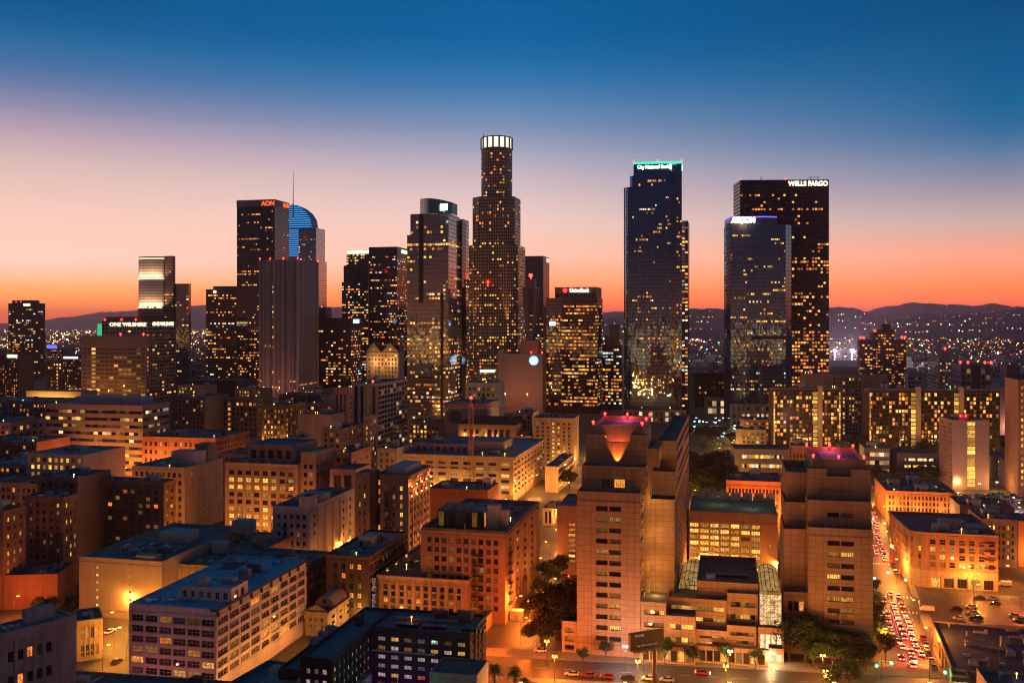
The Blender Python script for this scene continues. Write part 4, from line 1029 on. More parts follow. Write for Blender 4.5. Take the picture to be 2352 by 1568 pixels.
simple('long_hall', 'long low hall with a dark roof behind the tenements', -60, 88, 1104, 1180, (.3, .22, .17), D=46, roof=DKROOF, F_=wn(.1), clutter=6, huts=0)
simple('school_building', 'pale building with two rows of yellow windows and a bluish roof', 62, 192, 1040, 1160, (.42, .36, .34), D=40, F_=wn(.55, nr=6, nc=9, m=(2, 1, 4, 1.4), pal='yellow'), roof=BLUEROOF, clutter=4, huts=1)
simple('small_office', 'small brick office under a blue roof beside the pale building with yellow windows', -60, 61, 1062, 1150, (.38, .25, .2), D=36, F_=wn(.4, pal='orange'), roof=BLUEROOF)
simple('brick_shop', 'low dull red building with a lit end window column at the picture edge', -60, 84, 1010, 1105, (.3, .13, .11), D=34, F_=wn(.15, pal='orange'), clutter=3)
simple('cornice_block', 'office with a yellow lit cornice along its roof at the picture edge', -60, 24, 967, 1082, (.42, .3, .27), xs=103, F_=wn(.3, pal='white'), R_=W_(nr=6, nc=5, m=(1, 1, 3, 2.5), ww=.5, wh=.55, lit=.35, pal='yellow'), cor=.8)
simple('low_office', 'low brown office with a row of orange lights on its terrace', -60, 150, 918, 1035, (.3, .22, .18), D=40, F_=wn(.2, pal='orange'), clutter=5)
b = simple('banded_office', 'long office block striped with pale bands and dark window ribbons', 103, 328, 926, 1085, (.42, .33, .31), xs=389, F_=W_(ribbon=True, nr=9, nc=22, m=(.4, .4, 2, 2.6), ww=1, wh=.42, lit=.16, pal=('white', 'yellow', 'warm'), s=1.1, r=.5), R_=W_(ribbon=True, nr=9, nc=9, m=(.4, .4, 2, 2.6), ww=1, wh=.42, lit=.15, pal='white', r=.5), roof=BLUEROOF, clutter=5, huts=0, done=False)
for x in (14, 44, 72): flood(b, x, -16, 10, 4500)  # added fill lamps that brighten the banded front
b.box('plant_room', b.lx(172, 10), 10, b.H-.89, b.lx(322, 10), b.D-6, b.H+4.5, wallmat((.4, .4, .5))); b.finish()
simple('old_department_store', 'brown department store seen past the end of the striped office', 390, 470, 910, 1045, (.32, .2, .14), D=40, F_=wn(.06), clutter=4, cor=.6)
simple('old_department_store', 'brown office block with a bright column of stair windows', 471, 592, 912, 1035, (.34, .22, .16), xs=603, F_=W_(nr=9, nc=12, m=(1, 1, 4, 3), ww=.6, wh=.55, litf=lambda r, c, a, d: c == 5 or (r == 8 and c > 6 and rng.random() < .7) or rng.random() < .1), R_=wn(.1), clutter=4, cor=.6)
b = simple('lit_hotel', 'slim brown hotel with yellow uplights along its corners', 601, 656, 930, 1058, (.34, .2, .12), xs=702, F_=W_(nr=9, nc=6, m=(1.5, 1.5, 4, 2.5), ww=.5, wh=.55, lit=.5, pal='yellow'), R_=wn(.35, pal='orange'), cor=.6, done=False)
for x in (.3, b.W-.3): lampb(b.root, (x, -3.0, 14), 3500, (1, .45, .08), .2)
b.finish()
b = simple('orange_block', 'low orange floodlit block with small square windows', 326, 495, 1001, 1112, (.46, .24, .13), xs=574, F_=W_(nr=5, nc=14, m=(1, 1, 3, 2), ww=.5, wh=.5, lit=.3, pal='yellow'), R_=wn(.1), clutter=8, cor=.5, done=False)
for x in (6, 18, 32, 46): lampb(b.root, (x, -9, 9), 14000, (1, .24, .04), .3)
b.finish()
simple('brick_loft', 'square brick loft with ten columns of cross barred windows', 183, 376, 1099, 1268, (.36, .2, .12), xs=403, F_=W_(nr=9, nc=10, m=(2.2, 2.2, 3, 3.4), ww=.56, wh=.55, r=.35, lit=.14, pal='orange', mull=(2, 2), frame=WHITEFRAME, dark=darkglass((.02, .018, .018), .1, 'loft glass', .45)), R_=W_(nr=8, nc=2, m=(1, 1, 3, 3), ww=.5, wh=.4, lit=.3, pal='orange'), brick=(.6, .25), cor=.5, clutter=3)
b = simple('tan_block', 'tan office block with a bare side wall and a white plant house on the roof', 303, 424, 1069, 1222, (.43, .33, .24), xs=512, F_=wn(.03, nr=7, nc=9, mull=(2, 2)), R_=W_(nr=8, nc=3, m=(1, 1, 3, 2), ww=.08, wh=.3, lit=.04), roof=BLUEROOF, clutter=2, huts=0, done=False)
b.fire_escape('F', 14, 5, b.H-3, 4.2)
b.box('plant_room', b.W*.5, 12, b.H-.89, b.W-1, 22, b.H+6.5, wallmat((.5, .47, .5))); b.box('water_tank', b.W*.72, 24, b.H-.89, b.W-1, 34, b.H+9, wallmat((.2, .17, .15))); b.finish()
b = simple('lit_office', 'broad tan office with many rows of paired windows glowing yellow', 517, 684, 1060, 1245, (.42, .29, .21), xs=None, D=44, F_=W_(nr=9, nc=8, m=(1.2, 1.5, 4.5, 3.2), ww=.62, wh=.6, r=.45, litf=lambda r, c, a, d: r in (1, 2, 3, 6, 7) and rng.random() < .85 or rng.random() < .08, pal=('yellow', 'warm'), s=1.25, mull=(2, 2), frame=DARKFRAME), clutter=2, huts=0, cor=.5, done=False)
b.fire_escape('F', b.W-6, 5, b.H-4, 4.2)
x0, x1 = b.lx(566, 8), b.lx(678, 8)
b.vol(x0, 8, x1-x0, 26, b.H-.95, b.lz(1019, x0, 8), wallmat((.42, .29, .23)), W_(nr=1, nc=5, m=(1.5, 1.5, 2, 2.5), ww=.6, wh=.9, r=.5, lit=0, mull=(3, 1), frame=DARKFRAME), None, None, ROOF, .8, 'penthouse')
mb = MB()
for i in range(5): mb.cyl(x0+2+(x1-x0-4)*i/4, 5, b.H-.9, b.H+.6, 1.2, .9, 12)
b.part(mb, 'roof_dome', CREAM)
wx1 = b.lx(719); wd = b.ly(764, wx1)
b.vol(b.W+.02, 3, wx1-b.W, wd, 0, b.lz(1038, b.W, 3), wallmat((.38, .26, .2)), W_(nr=9, nc=2, m=(1, 1, 4.5, 5), ww=.6, wh=.55, lit=.2, pal='yellow'), W_(nr=9, nc=7, m=(1, 1, 4.5, 5), ww=.5, wh=.5, lit=.02), None, roofmat((.4, .5, .55), .4), .8)
b.finish()
b = simple('white_apartments', 'white apartment block with small black windows and a fire escape', 626, 711, 1161, 1330, (.56, .5, .5), xs=814, F_=W_(nr=7, nc=5, m=(1.5, 1, 3, 2.4), ww=.5, wh=.5, r=.4, lit=.06, frame=DARKFRAME), R_=W_(nr=7, nc=6, m=(1, 1, 3, 2.4), ww=.22, wh=.45, r=.3, lit=.08, mask=lambda r, c: c in (0, 4, 5)), roof=DKROOF, clutter=4, huts=0, done=False)
b.vol(b.W*.72, .02, b.W*.28-.02, 8, b.H-.95, b.H+4.5, wallmat((.56, .5, .5)), None, None, None, DKROOF, .5, 'lift_tower')
b.box('plant_room', b.W*.3, 12, b.H-.89, b.W-1, 24, b.H+2.6, wallmat((.45, .42, .42)))
mb = MB()
for i in range(6):
    z = 5+i*3.4; mb.box(b.W*.27, -1.2, z, b.W*.42, -.003, z+.12)
    for q in range(5): mb.box(b.W*.27+q*.6, -1.2, z+.12, b.W*.27+q*.6+.06, -1.14, z+1.0)
    mb.bar((b.W*.28, -.7, z), (b.W*.40, -.7, z+3.4), .08)
b.part(mb, 'fire_escape', DARKFRAME); b.finish()
simple('pink_block', 'low pink block with tall slit windows and a flat dark roof', 757, 817, 1076, 1255, (.46, .28, .25), D=20, F_=W_(nr=1, nc=2, m=(1.5, 1.5, 14, 3), ww=.75, wh=1, r=.8, lit=.1, pal='orange', mull=(4, 3), frame=SMOOTH), clutter=0, huts=0)
simple('pink_block', 'worn pink brick block stepping up behind the slit windowed one', 764, 806, 1038, 1232, (.44, .24, .2), xs=853, F_=wn(.06), R_=W_(nr=5, nc=3, m=(1, 2, 20, 3), ww=.2, wh=.3, lit=.05), clutter=4, brick=(.7, .3), grime=.6)
# twin winged hotel with floodlit end wall
b = Bldg('twin_wing_hotel', 'brown hotel of two wings with a floodlit orange top storey on its street side', 816, 1312, 13)
H = b.lz(1086); Wt = b.lx(938); hm_ = wallmat((.33, .24, .19), (.7, .3), .9)
D = b.ly(988, Wt)
wl_ = W_(nr=9, nc=1, m=(.8, .8, 5, 3), ww=.32, wh=.5, lit=.2, pal='orange', frame=WHITEFRAME)
b.vol(0, 0, b.lx(850), 12, 0, H, hm_, W_(nr=9, nc=2, m=(1.0, 1.5, 5, 4), ww=.3, wh=.5, lit=.25, pal='yellow', frame=DARKFRAME), None, None, DKROOF)
b.vol(b.lx(850)+.02, 8, b.lx(873)-b.lx(850)-.04, 14, 0, H-1, wallmat((.14, .09, .07)), W_(nr=9, nc=2, m=(.5, .5, 4, 2), ww=.7, wh=.55, lit=.65, pal='orange'), None, None, DKROOF)
b.vol(b.lx(873), 0, Wt-b.lx(873), D, 0, H, hm_, W_(nr=9, nc=3, m=(1.2, 1.6, 5, 4), ww=.36, wh=.52, litf=lambda r, c, a, d: c == 2 and rng.random() < .6 or rng.random() < .25, pal='yellow', frame=DARKFRAME), W_(nr=10, nc=6, m=(.8, .8, 4, 3.5), ww=.5, wh=.55, lit=.1, pal='orange', frame=DARKFRAME), None, roofmat((.3, .33, .36), .4))
b.cornice(b.lx(873), 0, Wt-b.lx(873), D, H-.9, hm_, 1.1, .8)
b.fire_escape('F', b.lx(882), 5, H-5, 3.6)
GLOBE = emit('bare flood lamp', (1, .42, .12), 9)
mb = MB()
for row, zz in enumerate((H-5.4, H-9.6)):
    for i in range(5):
        y = 1.5+(D-3)*i/4; mb.cyl(Wt+1.0, y, zz, zz+.55, .3, .3, 8)
        if i % 2 == row: lampb(b.root, (Wt+1.3, y, zz+.8), 1100, (1, .2, .03), .2)
b.part(mb, 'flood_or_fill_lamp', GLOBE)
mb = MB(); mb.box(Wt+.05, D*.55, 13, Wt+1.0, D*.55+.3, 17.5); b.part(mb, 'neon_sign', emit('pink neon', (1, .08, .6), 5))
b.box('penthouse', b.lx(880), 5, H-.89, Wt-3, D-4, H+2.4, CREAM); b.clutter(1, 1, b.lx(848), 11, H-.9, 2, 0); b.finish()
for args in (
 ('stone_office', 'narrow stone office with a tall blank flank among the older blocks', 737, 786, 983, 1140, (.36, .28, .22), 836, .04),
 ('stone_office', 'wide pale hall with a blank curved looking front below the brown hotel tops', 684, 762, 950, 1090, (.38, .32, .28), None, .0),
 ('white_house', 'small white rooftop house on the block beside the lit hotel', 650, 700, 1004, 1120, (.48, .45, .46), 724, .15),
 ('cinema_tower', 'pink cinema tower with vertical slots', 765, 801, 890, 1080, (.44, .27, .25), 811, .0),
 ('slim_office', 'slim office with one yellow lit flank next to the dark glass apartments', 836, 849, 956, 1130, (.42, .34, .28), 866, .3),
 ('roof_garden_block', 'brown block with strings of lamps along its roof terrace', 700, 764, 925, 1060, (.3, .2, .15), None, .3),
 ('dark_store', 'dark low store between the brown hotel and the cinema tower', 640, 735, 905, 1030, (.12, .07, .06), None, .1),
 ('market_hall', 'low hall with white ventilators behind the cinema tower', 500, 610, 1040, 1130, (.33, .26, .22), None, .08),
 ('white_annex', 'low white annex with arched windows beside the cornice building', 866, 912, 1028, 1150, (.4, .33, .28), None, .02),
 ('brick_annex', 'dark red brick annex behind the floodlit hotel', 985, 1120, 1120, 1190, (.22, .08, .06), None, .0)):
    nm, lb_, xl, xr, yt, yb, col, xs, lt = args
    simple(nm, lb_, xl, xr, yt, yb, col, xs=xs, D=None if xs else 26, F_=None if lt == 0 and nm != 'cinema_tower' else (W_(nr=1, nc=3, m=(1.5, 1.5, 34, 5), ww=.4, wh=1, lit=0, r=.6) if nm == 'cinema_tower' else wn(lt, pal='yellow')), R_=wn(lt, pal='yellow') if xs else None, clutter=3, huts=1)
b = simple('glass_apartments', 'dark glass apartment tower with a white framed front and fairy lights on the roof', 808, 868, 880, 1068, (.45, .42, .42), xs=936, F_=W_(nr=1, nc=4, m=(1, 1, 6, 2), ww=.5, wh=1, r=.6, lit=0, mull=(2, 16), frame=DARKFRAME), R_=W_(nr=15, nc=10, m=(.3, .3, 4, 1.5), ww=.9, wh=.7, lit=.03, pal='white', dark=darkglass((.012, .016, .02), .05, 'tower glass', .05)), clutter=6, huts=2, done=False)
beacon(b, b.W*.7, 6, b.H, .7); b.finish()
# broad cornice building in the middle
b = Bldg('cornice_building', 'broad cream office with a deep cornice, washed by warm street light', 912, 1143, 13)
W = b.lx(1179); H = b.lz(1040); D = b.ly(1247, W); cm = wallmat((.5, .39, .28), None, .7, .2)
bz = W_(nr=6, nc=9, m=(1, 1, 4.5, 3.2), ww=.62, wh=.55, r=.5, lit=.28, pal='yellow', mull=(3, 2), frame=DARKFRAME)
b.vol(0, 0, W, D, 0, H, cm, bz, dict(bz, nc=9, lit=.12), None, BLUEROOF, 1.0)
b.cornice(0, 0, W, D, H-1.0, cm, 1.8, 1.0); b.cornice(0, 0, W, D, H-9.0, cm, .6, .5)
b.vol(6, 14, W*.5, 20, H-.98, H+5, wallmat((.38, .34, .33)), W_(nr=1, nc=8, m=(1, 1, 1.5, 2), ww=.5, wh=1, lit=.1), W_(nr=1, nc=3, m=(1, 1, 1.5, 2), ww=.6, wh=1, lit=.8, pal='yellow'), None, BLUEROOF, .5, 'penthouse')
b.vol(W*.56, 18, W*.3, 26, H-.98, H+6.5, wallmat((.36, .33, .33)), None, W_(nr=1, nc=7, m=(1, 1, 2.5, 2), ww=.7, wh=1, lit=.9, pal='yellow', s=.8), None, BLUEROOF, .5, 'penthouse')
b.clutter(8, 16, W*.5, 32, H+4.5, 5, 1); b.clutter(W*.6, 4, W-3, 16, H-1, 5, 0)
for x in (8, 26, 44, 62): lampb(b.root, (x, -6, 6), 2600, (1, .5, .14))
for y in (6, 22, 40): lampb(b.root, (W+7, y, 7), 4200, (1, .40, .08))
b.finish()
b = simple('tall_hotel', 'tall cream hotel with a column of bright stair windows', 1224, 1318, 958, 1070, (.42, .33, .24), xs=1329, F_=W_(nr=10, nc=7, m=(1.5, 1.5, 4, 3), ww=.42, wh=.55, r=.4, litf=lambda r, c, a, d: c == 3 or rng.random() < .14, pal='yellow', frame=DARKFRAME), R_=wn(.2), cor=.6, clutter=3, done=False)
lampb(b.root, (b.W+4, 3, 6), 3800, (1, .45, .1)); lampb(b.root, (b.W-8, -5, 5), 3000, (1, .45, .1)); b.finish()
simple('hotel_annex', 'lower cream wing beside the tall hotel with the stair windows', 1178, 1223, 947, 1058, (.4, .32, .25), D=26, F_=wn(.08), clutter=2)
b = simple('mural_building', 'pale windowless store with a round dark painting on its flank', 1021, 1120, 924, 1048, (.42, .34, .32), xs=1146, clutter=4, roof=BLUEROOF, done=False)
mb = MB(); mb.face([(9+5.5*math.cos(2*math.pi*i/24), -.05, b.H-12+5.5*math.sin(2*math.pi*i/24)) for i in range(24)]); b.part(mb, 'mural', plain('mural paint', (.15, .12, .12), .8))
b.finish()
simple('grey_offices', 'grey office block with two rows of yellow windows below the bank tower', 1069, 1142, 878, 1005, (.36, .32, .32), D=30, F_=W_(nr=8, nc=6, m=(2, 2, 4, 3), ww=.5, wh=.5, lit=.2, pal='yellow'), clutter=3)
b = simple('tiled_roof_hall', 'club building with a dark hipped tile roof and lit columns on its loggia', 1052, 1182, 972, 1066, (.44, .34, .24), D=30, F_=W_(nr=2, nc=8, m=(3, 3, 12, 3), ww=.55, wh=.8, r=1.2, lit=.35, pal='orange'), clutter=0, huts=0, par=.3, done=False)
mb = MB(); e = 1.5; Hh = b.H; Wd, Dd = b.W, b.D
for f in ([(-e, -e, Hh), (Wd+e, -e, Hh), (Wd-9, Dd/2, Hh+5), (9, Dd/2, Hh+5)], [(Wd+e, -e, Hh), (Wd+e, Dd+e, Hh), (Wd-9, Dd/2, Hh+5)], [(Wd+e, Dd+e, Hh), (-e, Dd+e, Hh), (9, Dd/2, Hh+5), (Wd-9, Dd/2, Hh+5)], [(-e, Dd+e, Hh), (-e, -e, Hh), (9, Dd/2, Hh+5)], [(-e, -e, Hh-.1), (-e, Dd+e, Hh-.1), (Wd+e, Dd+e, Hh-.1), (Wd+e, -e, Hh-.1)]): mb.face(f)
b.part(mb, 'tile_roof', plain('dark roof tiles', (.06, .035, .03), .8))
for x in (5, 14, 22, 30): lampb(b.root, (x, -2.0, b.H-9), 500, (1, .42, .08))
b.finish()
# blue logo tower block of the telephone company
b = Bldg('telephone_exchange', 'plain windowless telephone exchange with a round blue glowing logo', 1156, 948, 13)
W = b.lx(1246); H = b.lz(812); D = b.ly(1270, W); tm = wallmat((.56, .37, .33), None, .7, .15)
b.vol(0, 0, W, D, 0, H, tm, None, W_(nr=14, nc=1, m=(2, 8, 3, 12), ww=.25, wh=.4, lit=.7, pal='yellow'), None, ROOF, 1.0)
b.vol(b.lx(1143, 3), 3, -b.lx(1143, 3)-.02, 22, 0, H+3.5, tm)
lx_, lz_ = b.lx(1226), b.lz(827)
BLU = emit('blue sign glow', (.12, .55, 1), 2.2); WSG = emit('white sign glow', (.75, .93, 1), 4)
mb = MB(); r_ = 5.6
mb.prism([(lx_+r_*math.cos(2*math.pi*i/28), lz_+r_*math.sin(2*math.pi*i/28)) for i in range(28)], .1, .5)
mb.v = [(x, -z, y) for x, y, z in mb.v]; logo = b.part(mb, 'logo', BLU)
for zc_, hw, hh_ in ((3.4, 3.2, .8), (1.7, 4.6, .8), (0, 4.9, .75), (-1.7, 4.5, .7), (-3.4, 3.2, .6)):
    mb = MB(); N = 12
    for i in range(N):
        x0_, x1_ = -hw+2*hw*i/N, -hw+2*hw*(i+1)/N
        f = lambda x: -.7*math.cos(x/5.6*1.4)
        t0_, t1_ = [hh_*.5*(1-.8*((x+hw)/(2*hw))) +.12 for x in (x0_, x1_)]
        mb.face([(lx_+x0_, -.56, lz_+zc_+f(x0_)-t0_), (lx_+x1_, -.56, lz_+zc_+f(x1_)-t1_), (lx_+x1_, -.56, lz_+zc_+f(x1_)+t1_), (lx_+x0_, -.56, lz_+zc_+f(x0_)+t0_)])
    b.part(mb, 'logo_stripe', WSG, logo)
# microwave mast: splayed legs narrowing at the waist
mx, my = b.lx(1219, 18), 18; zm = b.lz(641, mx, my)
mb = MB(); mb.box(mx-11, my-8, H-.98, mx+11, my+8, H+16)
for i in range(6): mb.box(mx-10.5+i*4, my-8.4, H+1, mx-9+i*4, my-8.003, H+15.5)
b.part(mb, 'mast_base', tm)
mb = MB(); zb_, zt2 = H+16, zm-12
for x in (10, W-12): flood(b, x, -32, 26, 4800, (1, .36, .16))  # added fill lamps to lift the blank exchange wall
for sx_ in (-1, 1):
    for sy_ in (-1, 1):
        P_ = [(2.2, zb_), (3.4, zb_+(zt2-zb_)*.18), (6.0, zb_+(zt2-zb_)*.6), (7.0, zt2)]
        for (r0_, za_), (r1_, zb2) in zip(P_, P_[1:]): mb.bar((mx+sx_*r0_, my+sy_*r0_, za_), (mx+sx_*r1_, my+sy_*r1_, zb2), 1.5)
for i in range(6):
    z = zb_+(zt2-zb_)*(i+.5)/6; r_ = 2.6+4.2*(i+.5)/6
    mb.box(mx-r_, my-r_, z, mx+r_, my+r_, z+.8)
mb.box(mx-8.5, my-8.5, zt2, mx+8.5, my+8.5, zt2+2)
mast = b.part(mb, 'microwave_mast', plain('weathered mast steel', (.25, .17, .14), .7))
mb = MB(); mb.box(mx-6, my-6, zt2+2, mx+6, my+6, zm); b.part(mb, 'mast_head', plain('weathered mast steel', (.25, .17, .14), .7), mast)
beacon(b, mx, my, zm, 2.2)
for x in (mx+4, W-1): beacon(b, x, 2, H, .9)
b.finish()
# right middle -----------------------------------------------------------
b = simple('lit_parking_house', 'square office with eight rows of blazing yellow window panes behind the podium', 1583, 1786, 1172, 1325, (.38, .24, .18), D=38, F_=W_(nr=8, nc=7, m=(-.0, 6.8, 3.5, 4.6), ww=.84, wh=.66, r=.3, lit=.97, pal='yellow', s=1.25, mull=(4, 1), frame=DARKFRAME), clutter=0, huts=0, roof=roofmat((.22, .28, .2), .5), done=False)
for x, y in ((12, 20), (b.W-10, 14)):
    mb = MB(); mb.cyl(x, y, b.H-.9, b.H+4, .15, .12, 6); mb.box(x-.6, y-.3, b.H+4, x+.6, y+.3, b.H+4.2); b.part(mb, 'roof_lamp', METAL); lampb(b.root, (x, y, b.H+3.6), 260, (.95, .95, .3))
for i in range(7): b.box('screen_panel', 2+i*5.2, b.D-3, b.H-.89, 6.2+i*5.2, b.D-2, b.H+2.4, CREAM)
b.win(b.W-3.2, -.03, 15, 0, .9, 1.2, litmat('yellow')); b.finish()
simple('office_wing', 'small office wing with a column of lit window strips beside the granite tower', 1279, 1324, 1160, 1318, (.4, .24, .19), D=30, F_=W_(nr=8, nc=2, m=(1.0, .2, 5, 7), ww=.8, wh=.55, litf=lambda r, c, a, d: c == 1, pal='yellow', s=1.3, mull=(3, 1), frame=DARKFRAME, mask=lambda r, c: c == 1), clutter=0, huts=0)
simple('low_white_shop', 'low white shop beside the narrow orange street', 1246, 1290, 1166, 1206, (.5, .42, .3), D=22, F_=W_(nr=1, nc=4, m=(1, 1, .6, 1), ww=.6, wh=.8, lit=.3), clutter=2, huts=0)
simple('open_garage', 'small open parking deck with bright lit levels by the narrow street', 1252, 1282, 1070, 1130, (.5, .42, .3), xs=1318, F_=None, R_=W_(ribbon=True, nr=3, nc=5, m=(.5, .5, 1, 1), ww=1, wh=.55, lit=.5, pal='yellow', r=1.2), clutter=2, huts=0)
b = simple('orange_brick_block', 'orange floodlit brick block with two rows of windows behind the blazing office', 1668, 1794, 1101, 1205, (.46, .2, .1), D=30, F_=W_(nr=4, nc=15, m=(1, 1, 5, 3.6), ww=.62, wh=.6, lit=.12, pal='orange', frame=DARKFRAME), cor=.7, clutter=3, done=False)
for x in (6, 16, 26): lampb(b.root, (x, -7, 9), 11000, (1, .25, .04))
b.finish()
def garage(label, xl, xr, yt, yb, n, cols, D=26, lit=.75):
    return simple('parking_garage', label, xl, xr, yt, yb, (.26, .22, .19), D=D, a=6, F_=W_(ribbon=True, nr=n, nc=cols, m=(5, 4, 1.5, 2), ww=1, wh=.4, r=1.4, lit=lit, pal=('white', 'yellow'), s=1.4), clutter=0, huts=0)
garage('dark parking garage with three pale lit decks beside the trees', 1688, 1815, 1030, 1105, 3, 18)
garage('parking garage with two lit decks between the stair tower and the low shops', 2061, 2164, 1040, 1098, 3, 14)
garage('parking garage with two lit decks past the tan stair tower', 2276, 2324, 1046, 1100, 3, 7)
garage('open parking stairs glowing orange at the picture edge', 2322, 2420, 1060, 1126, 4, 8, 20, .9)
simple('terrace_offices', 'low terraced offices with lit shop windows in front of the apartment slabs', 1985, 2044, 1028, 1094, (.36, .27, .22), D=26, F_=W_(ribbon=True, nr=3, nc=5, m=(.6, .6, 1.5, 1.4), ww=1, wh=.5, lit=.6, pal='white', s=.8), clutter=2)
simple('old_hotel_top', 'orange lit hotel top with arches peeping out behind the right granite tower', 1817, 1864, 1022, 1105, (.46, .24, .12), D=20, F_=W_(nr=4, nc=5, m=(1, 1, 3, 5), ww=.5, wh=.6, lit=.2, pal='orange'), cor=.5, clutter=2)
def slab(label, xl, xr, yt, yb, shafts, edge):
    b = Bldg('apartment_slab', label, xl, yb, 3, group='twin apartment slabs')
    W = b.lx(xr); H = b.lz(yt); m = wallmat((.07, .035, .028))
    b.vol(0, 0, W, 18, 0, H, m, W_(nr=15, nc=int(W/2.6), m=(.6, .6, 2, 1.2), ww=.86, wh=.72, r=1.1, lit=.22, pal=('warm', 'yellow', 'warm', 'orange'), s=1.6, dark=darkglass((.02, .016, .014), .15, 'dim flat glass', .1)), None, None, ROOF, .6)
    mb = MB()
    for i in range(16): z = 2+(H-3.2)*i/15; mb.box(.0, -.9, z-.08, W, -.003, z+.08)
    b.part(mb, 'balcony', wallmat((.09, .06, .05)))
    for px in shafts:
        x = b.lx(px); b.box('lift_shaft', x, -1.6, 0, x+3.6, 3, H+3.4, wallmat((.36, .25, .2)))
        for r in range(15): b.win(x-2.2, -1.05, 2+(H-3.2)*(r+.45)/15, 0, 3.6, (H-3.2)/15*.8, litmat('yellow', 1.3), (2, 2), DARKFRAME, False, 2)
    for px in edge:
        x = b.lx(px)
        for r in range(15): b.win(x, -1.05, 2+(H-3.2)*(r+.45)/15, 0, 1.2, (H-3.2)/15*.86, litmat('yellow', 1.3), keep=1)
    mb = MB(); mb.box(0, 1, H+.003, W, 14, H+1.2); b.part(mb, 'roof_slab', wallmat((.25, .22, .24)))
    b.clutter(2, 3, W-2, 12, H+1.2, 4, 1)
    return b.finish()
slab('dark apartment slab with a glowing lift column, beside the dark blue glass tower', 1776, 1932, 895, 1045, (1878,), (1778, 1928))
slab('wider apartment slab with two lift columns behind the tan stair tower', 1996, 2297, 897, 1050, (2103, 2202), (1998,))
b = Bldg('stair_tower_block', 'tan apartment tower with one bright yellow strip of stairs down its face', 2188, 1124, 4)
W = b.lx(2272); H = b.lz(964); tm2 = wallmat((.42, .28, .22), None, .7, .15)
D = 24
x0, x1 = b.lx(2222), b.lx(2241)
b.vol(0, 0, x0, D, 0, H, tm2, None, None, W_(nr=14, nc=5, m=(1, 1, 3, 1.5), ww=.6, wh=.6, lit=.1, r=.8)); b.vol(x1, 0, W-x1, D, 0, H, tm2)
b.vol(x0+.02, .6, x1-x0-.04, D-1, 0, H-.5, tm2)
for r in range(16): b.win((x0+x1)/2, .5, 1.8+(H-3)*(r+.5)/16, 0, x1-x0-.4, (H-3)/16*.86, litmat('yellow', 1.5), (3, 2), DARKFRAME, False, 1)
b.box('plant_room', W*.3, 8, H-.89, W*.62, 16, H+3.2, tm2)
for x in (W*.34, W*.48): beacon(b, x, 7, H+1.2, .5)
b.finish()
b = simple('tan_apartments', 'broad tan block with narrow columns of lit windows in front of the dark bank tower', 1850, 1912, 858, 1005, (.34, .24, .18), D=22, a=4, clutter=1, done=False)
x2, x3 = b.lx(1980, 0), b.lx(2040, 0)
b.vol(b.W+.02, 1, x2-b.W, 22, 0, b.H-.2, wallmat((.34, .24, .18)), W_(nr=15, nc=9, m=(.5, .5, 3, 3), ww=.6, wh=.6, litf=lambda r, c, a, d: c in (1, 3, 5, 6) and rng.random() < .6, pal=('yellow', 'warm'), s=1.2)); b.vol(x2+.04, 0, x3-x2, 22, 0, b.H-1, wallmat((.34, .24, .18)), W_(nr=15, nc=5, m=(.5, .5, 3, 6), ww=.4, wh=.5, litf=lambda r, c, a, d: c == 0 and rng.random() < .5, mask=lambda r, c: c in (0, 4), pal='yellow'))
b.box('plant_room', b.W+2, 6, b.H-1, x2-2, 18, b.H+6, wallmat((.2, .19, .22))); beacon(b, 6, 2, b.H, .8); beacon(b, 16, 2, b.H+6, .6); b.finish()
simple('black_store', 'black windowless office between the two blue glass towers', 1594, 1680, 856, 935, (.03, .028, .028), D=40, a=3, F_=W_(nr=6, nc=12, m=(2, 2, 3, 3), ww=.5, wh=.4, lit=.08), clutter=3)
simple('lit_pavilion', 'low pavilion with a white lit front between the two blue glass towers', 1625, 1676, 915, 953, (.4, .35, .3), D=26, a=3, F_=W_(ribbon=True, nr=2, nc=5, m=(.6, .6, 1, 1.5), ww=1, wh=.7, lit=.9, pal='white', s=.8), roof=BLUEROOF, clutter=1, huts=0)
simple('edge_tower', 'orange lit tower cut by the picture edge above the parking stairs', 2338, 2420, 872, 1140, (.4, .2, .12), D=30, F_=W_(nr=16, nc=6, m=(1, 1, 6, 3), ww=.4, wh=.5, lit=.2, litf=lambda r, c, a, d: c == 0, pal='yellow'), clutter=0, huts=0)
b = simple('concert_hall', 'pale pink patterned hall with a blue lit cone in front', 2292, 2342, 888, 1000, (.55, .38, .34), D=26, a=3, brick=(1.2, 1.0), joint=.5, clutter=0, huts=0, roof=BLUEROOF, done=False)
mb = MB(); mb.cyl(b.lx(2322), -6, b.H*.3, b.H*.72, 3.2, .5, 12); b.part(mb, 'cone_canopy', emit('blue lit canvas', (.04, .28, .7), .8)); lampb(b.root, (b.W*.5, -8, 8), 7000, (1, .45, .3))
mb = MB(); mb.box(b.W*.7, -1.2, b.H*.7, b.W, -.9, b.H*.75); b.part(mb, 'sign', emit('teal sign', (.1, 1, .7), 3)); b.finish()
# right foreground --------------------------------------------------------
b = simple('brick_block', 'four storey red brick block with round arched third floor windows beside the traffic', 2035, 2197, 1125, 1193, (.42, .2, .1), D=44, a=13, F_=W_(nr=4, nc=18, m=(1, 1, 1.5, 2.2), ww=.58, wh=.62, r=.35, lit=.2, pal=('yellow', 'warm'), frame=DARKFRAME, arch=lambda r: r == 2), L_=W_(nr=4, nc=10, m=(1, 1, 1.5, 2.2), ww=.5, wh=.6, lit=.2, pal='yellow'), cor=.6, clutter=14, huts=3, brick=(.6, .25), roof=DKROOF, done=False)
for x in (4, 16, 28, 38): lampb(b.root, (x, -6, 7), 4500, (1, .36, .07))
b.finish()
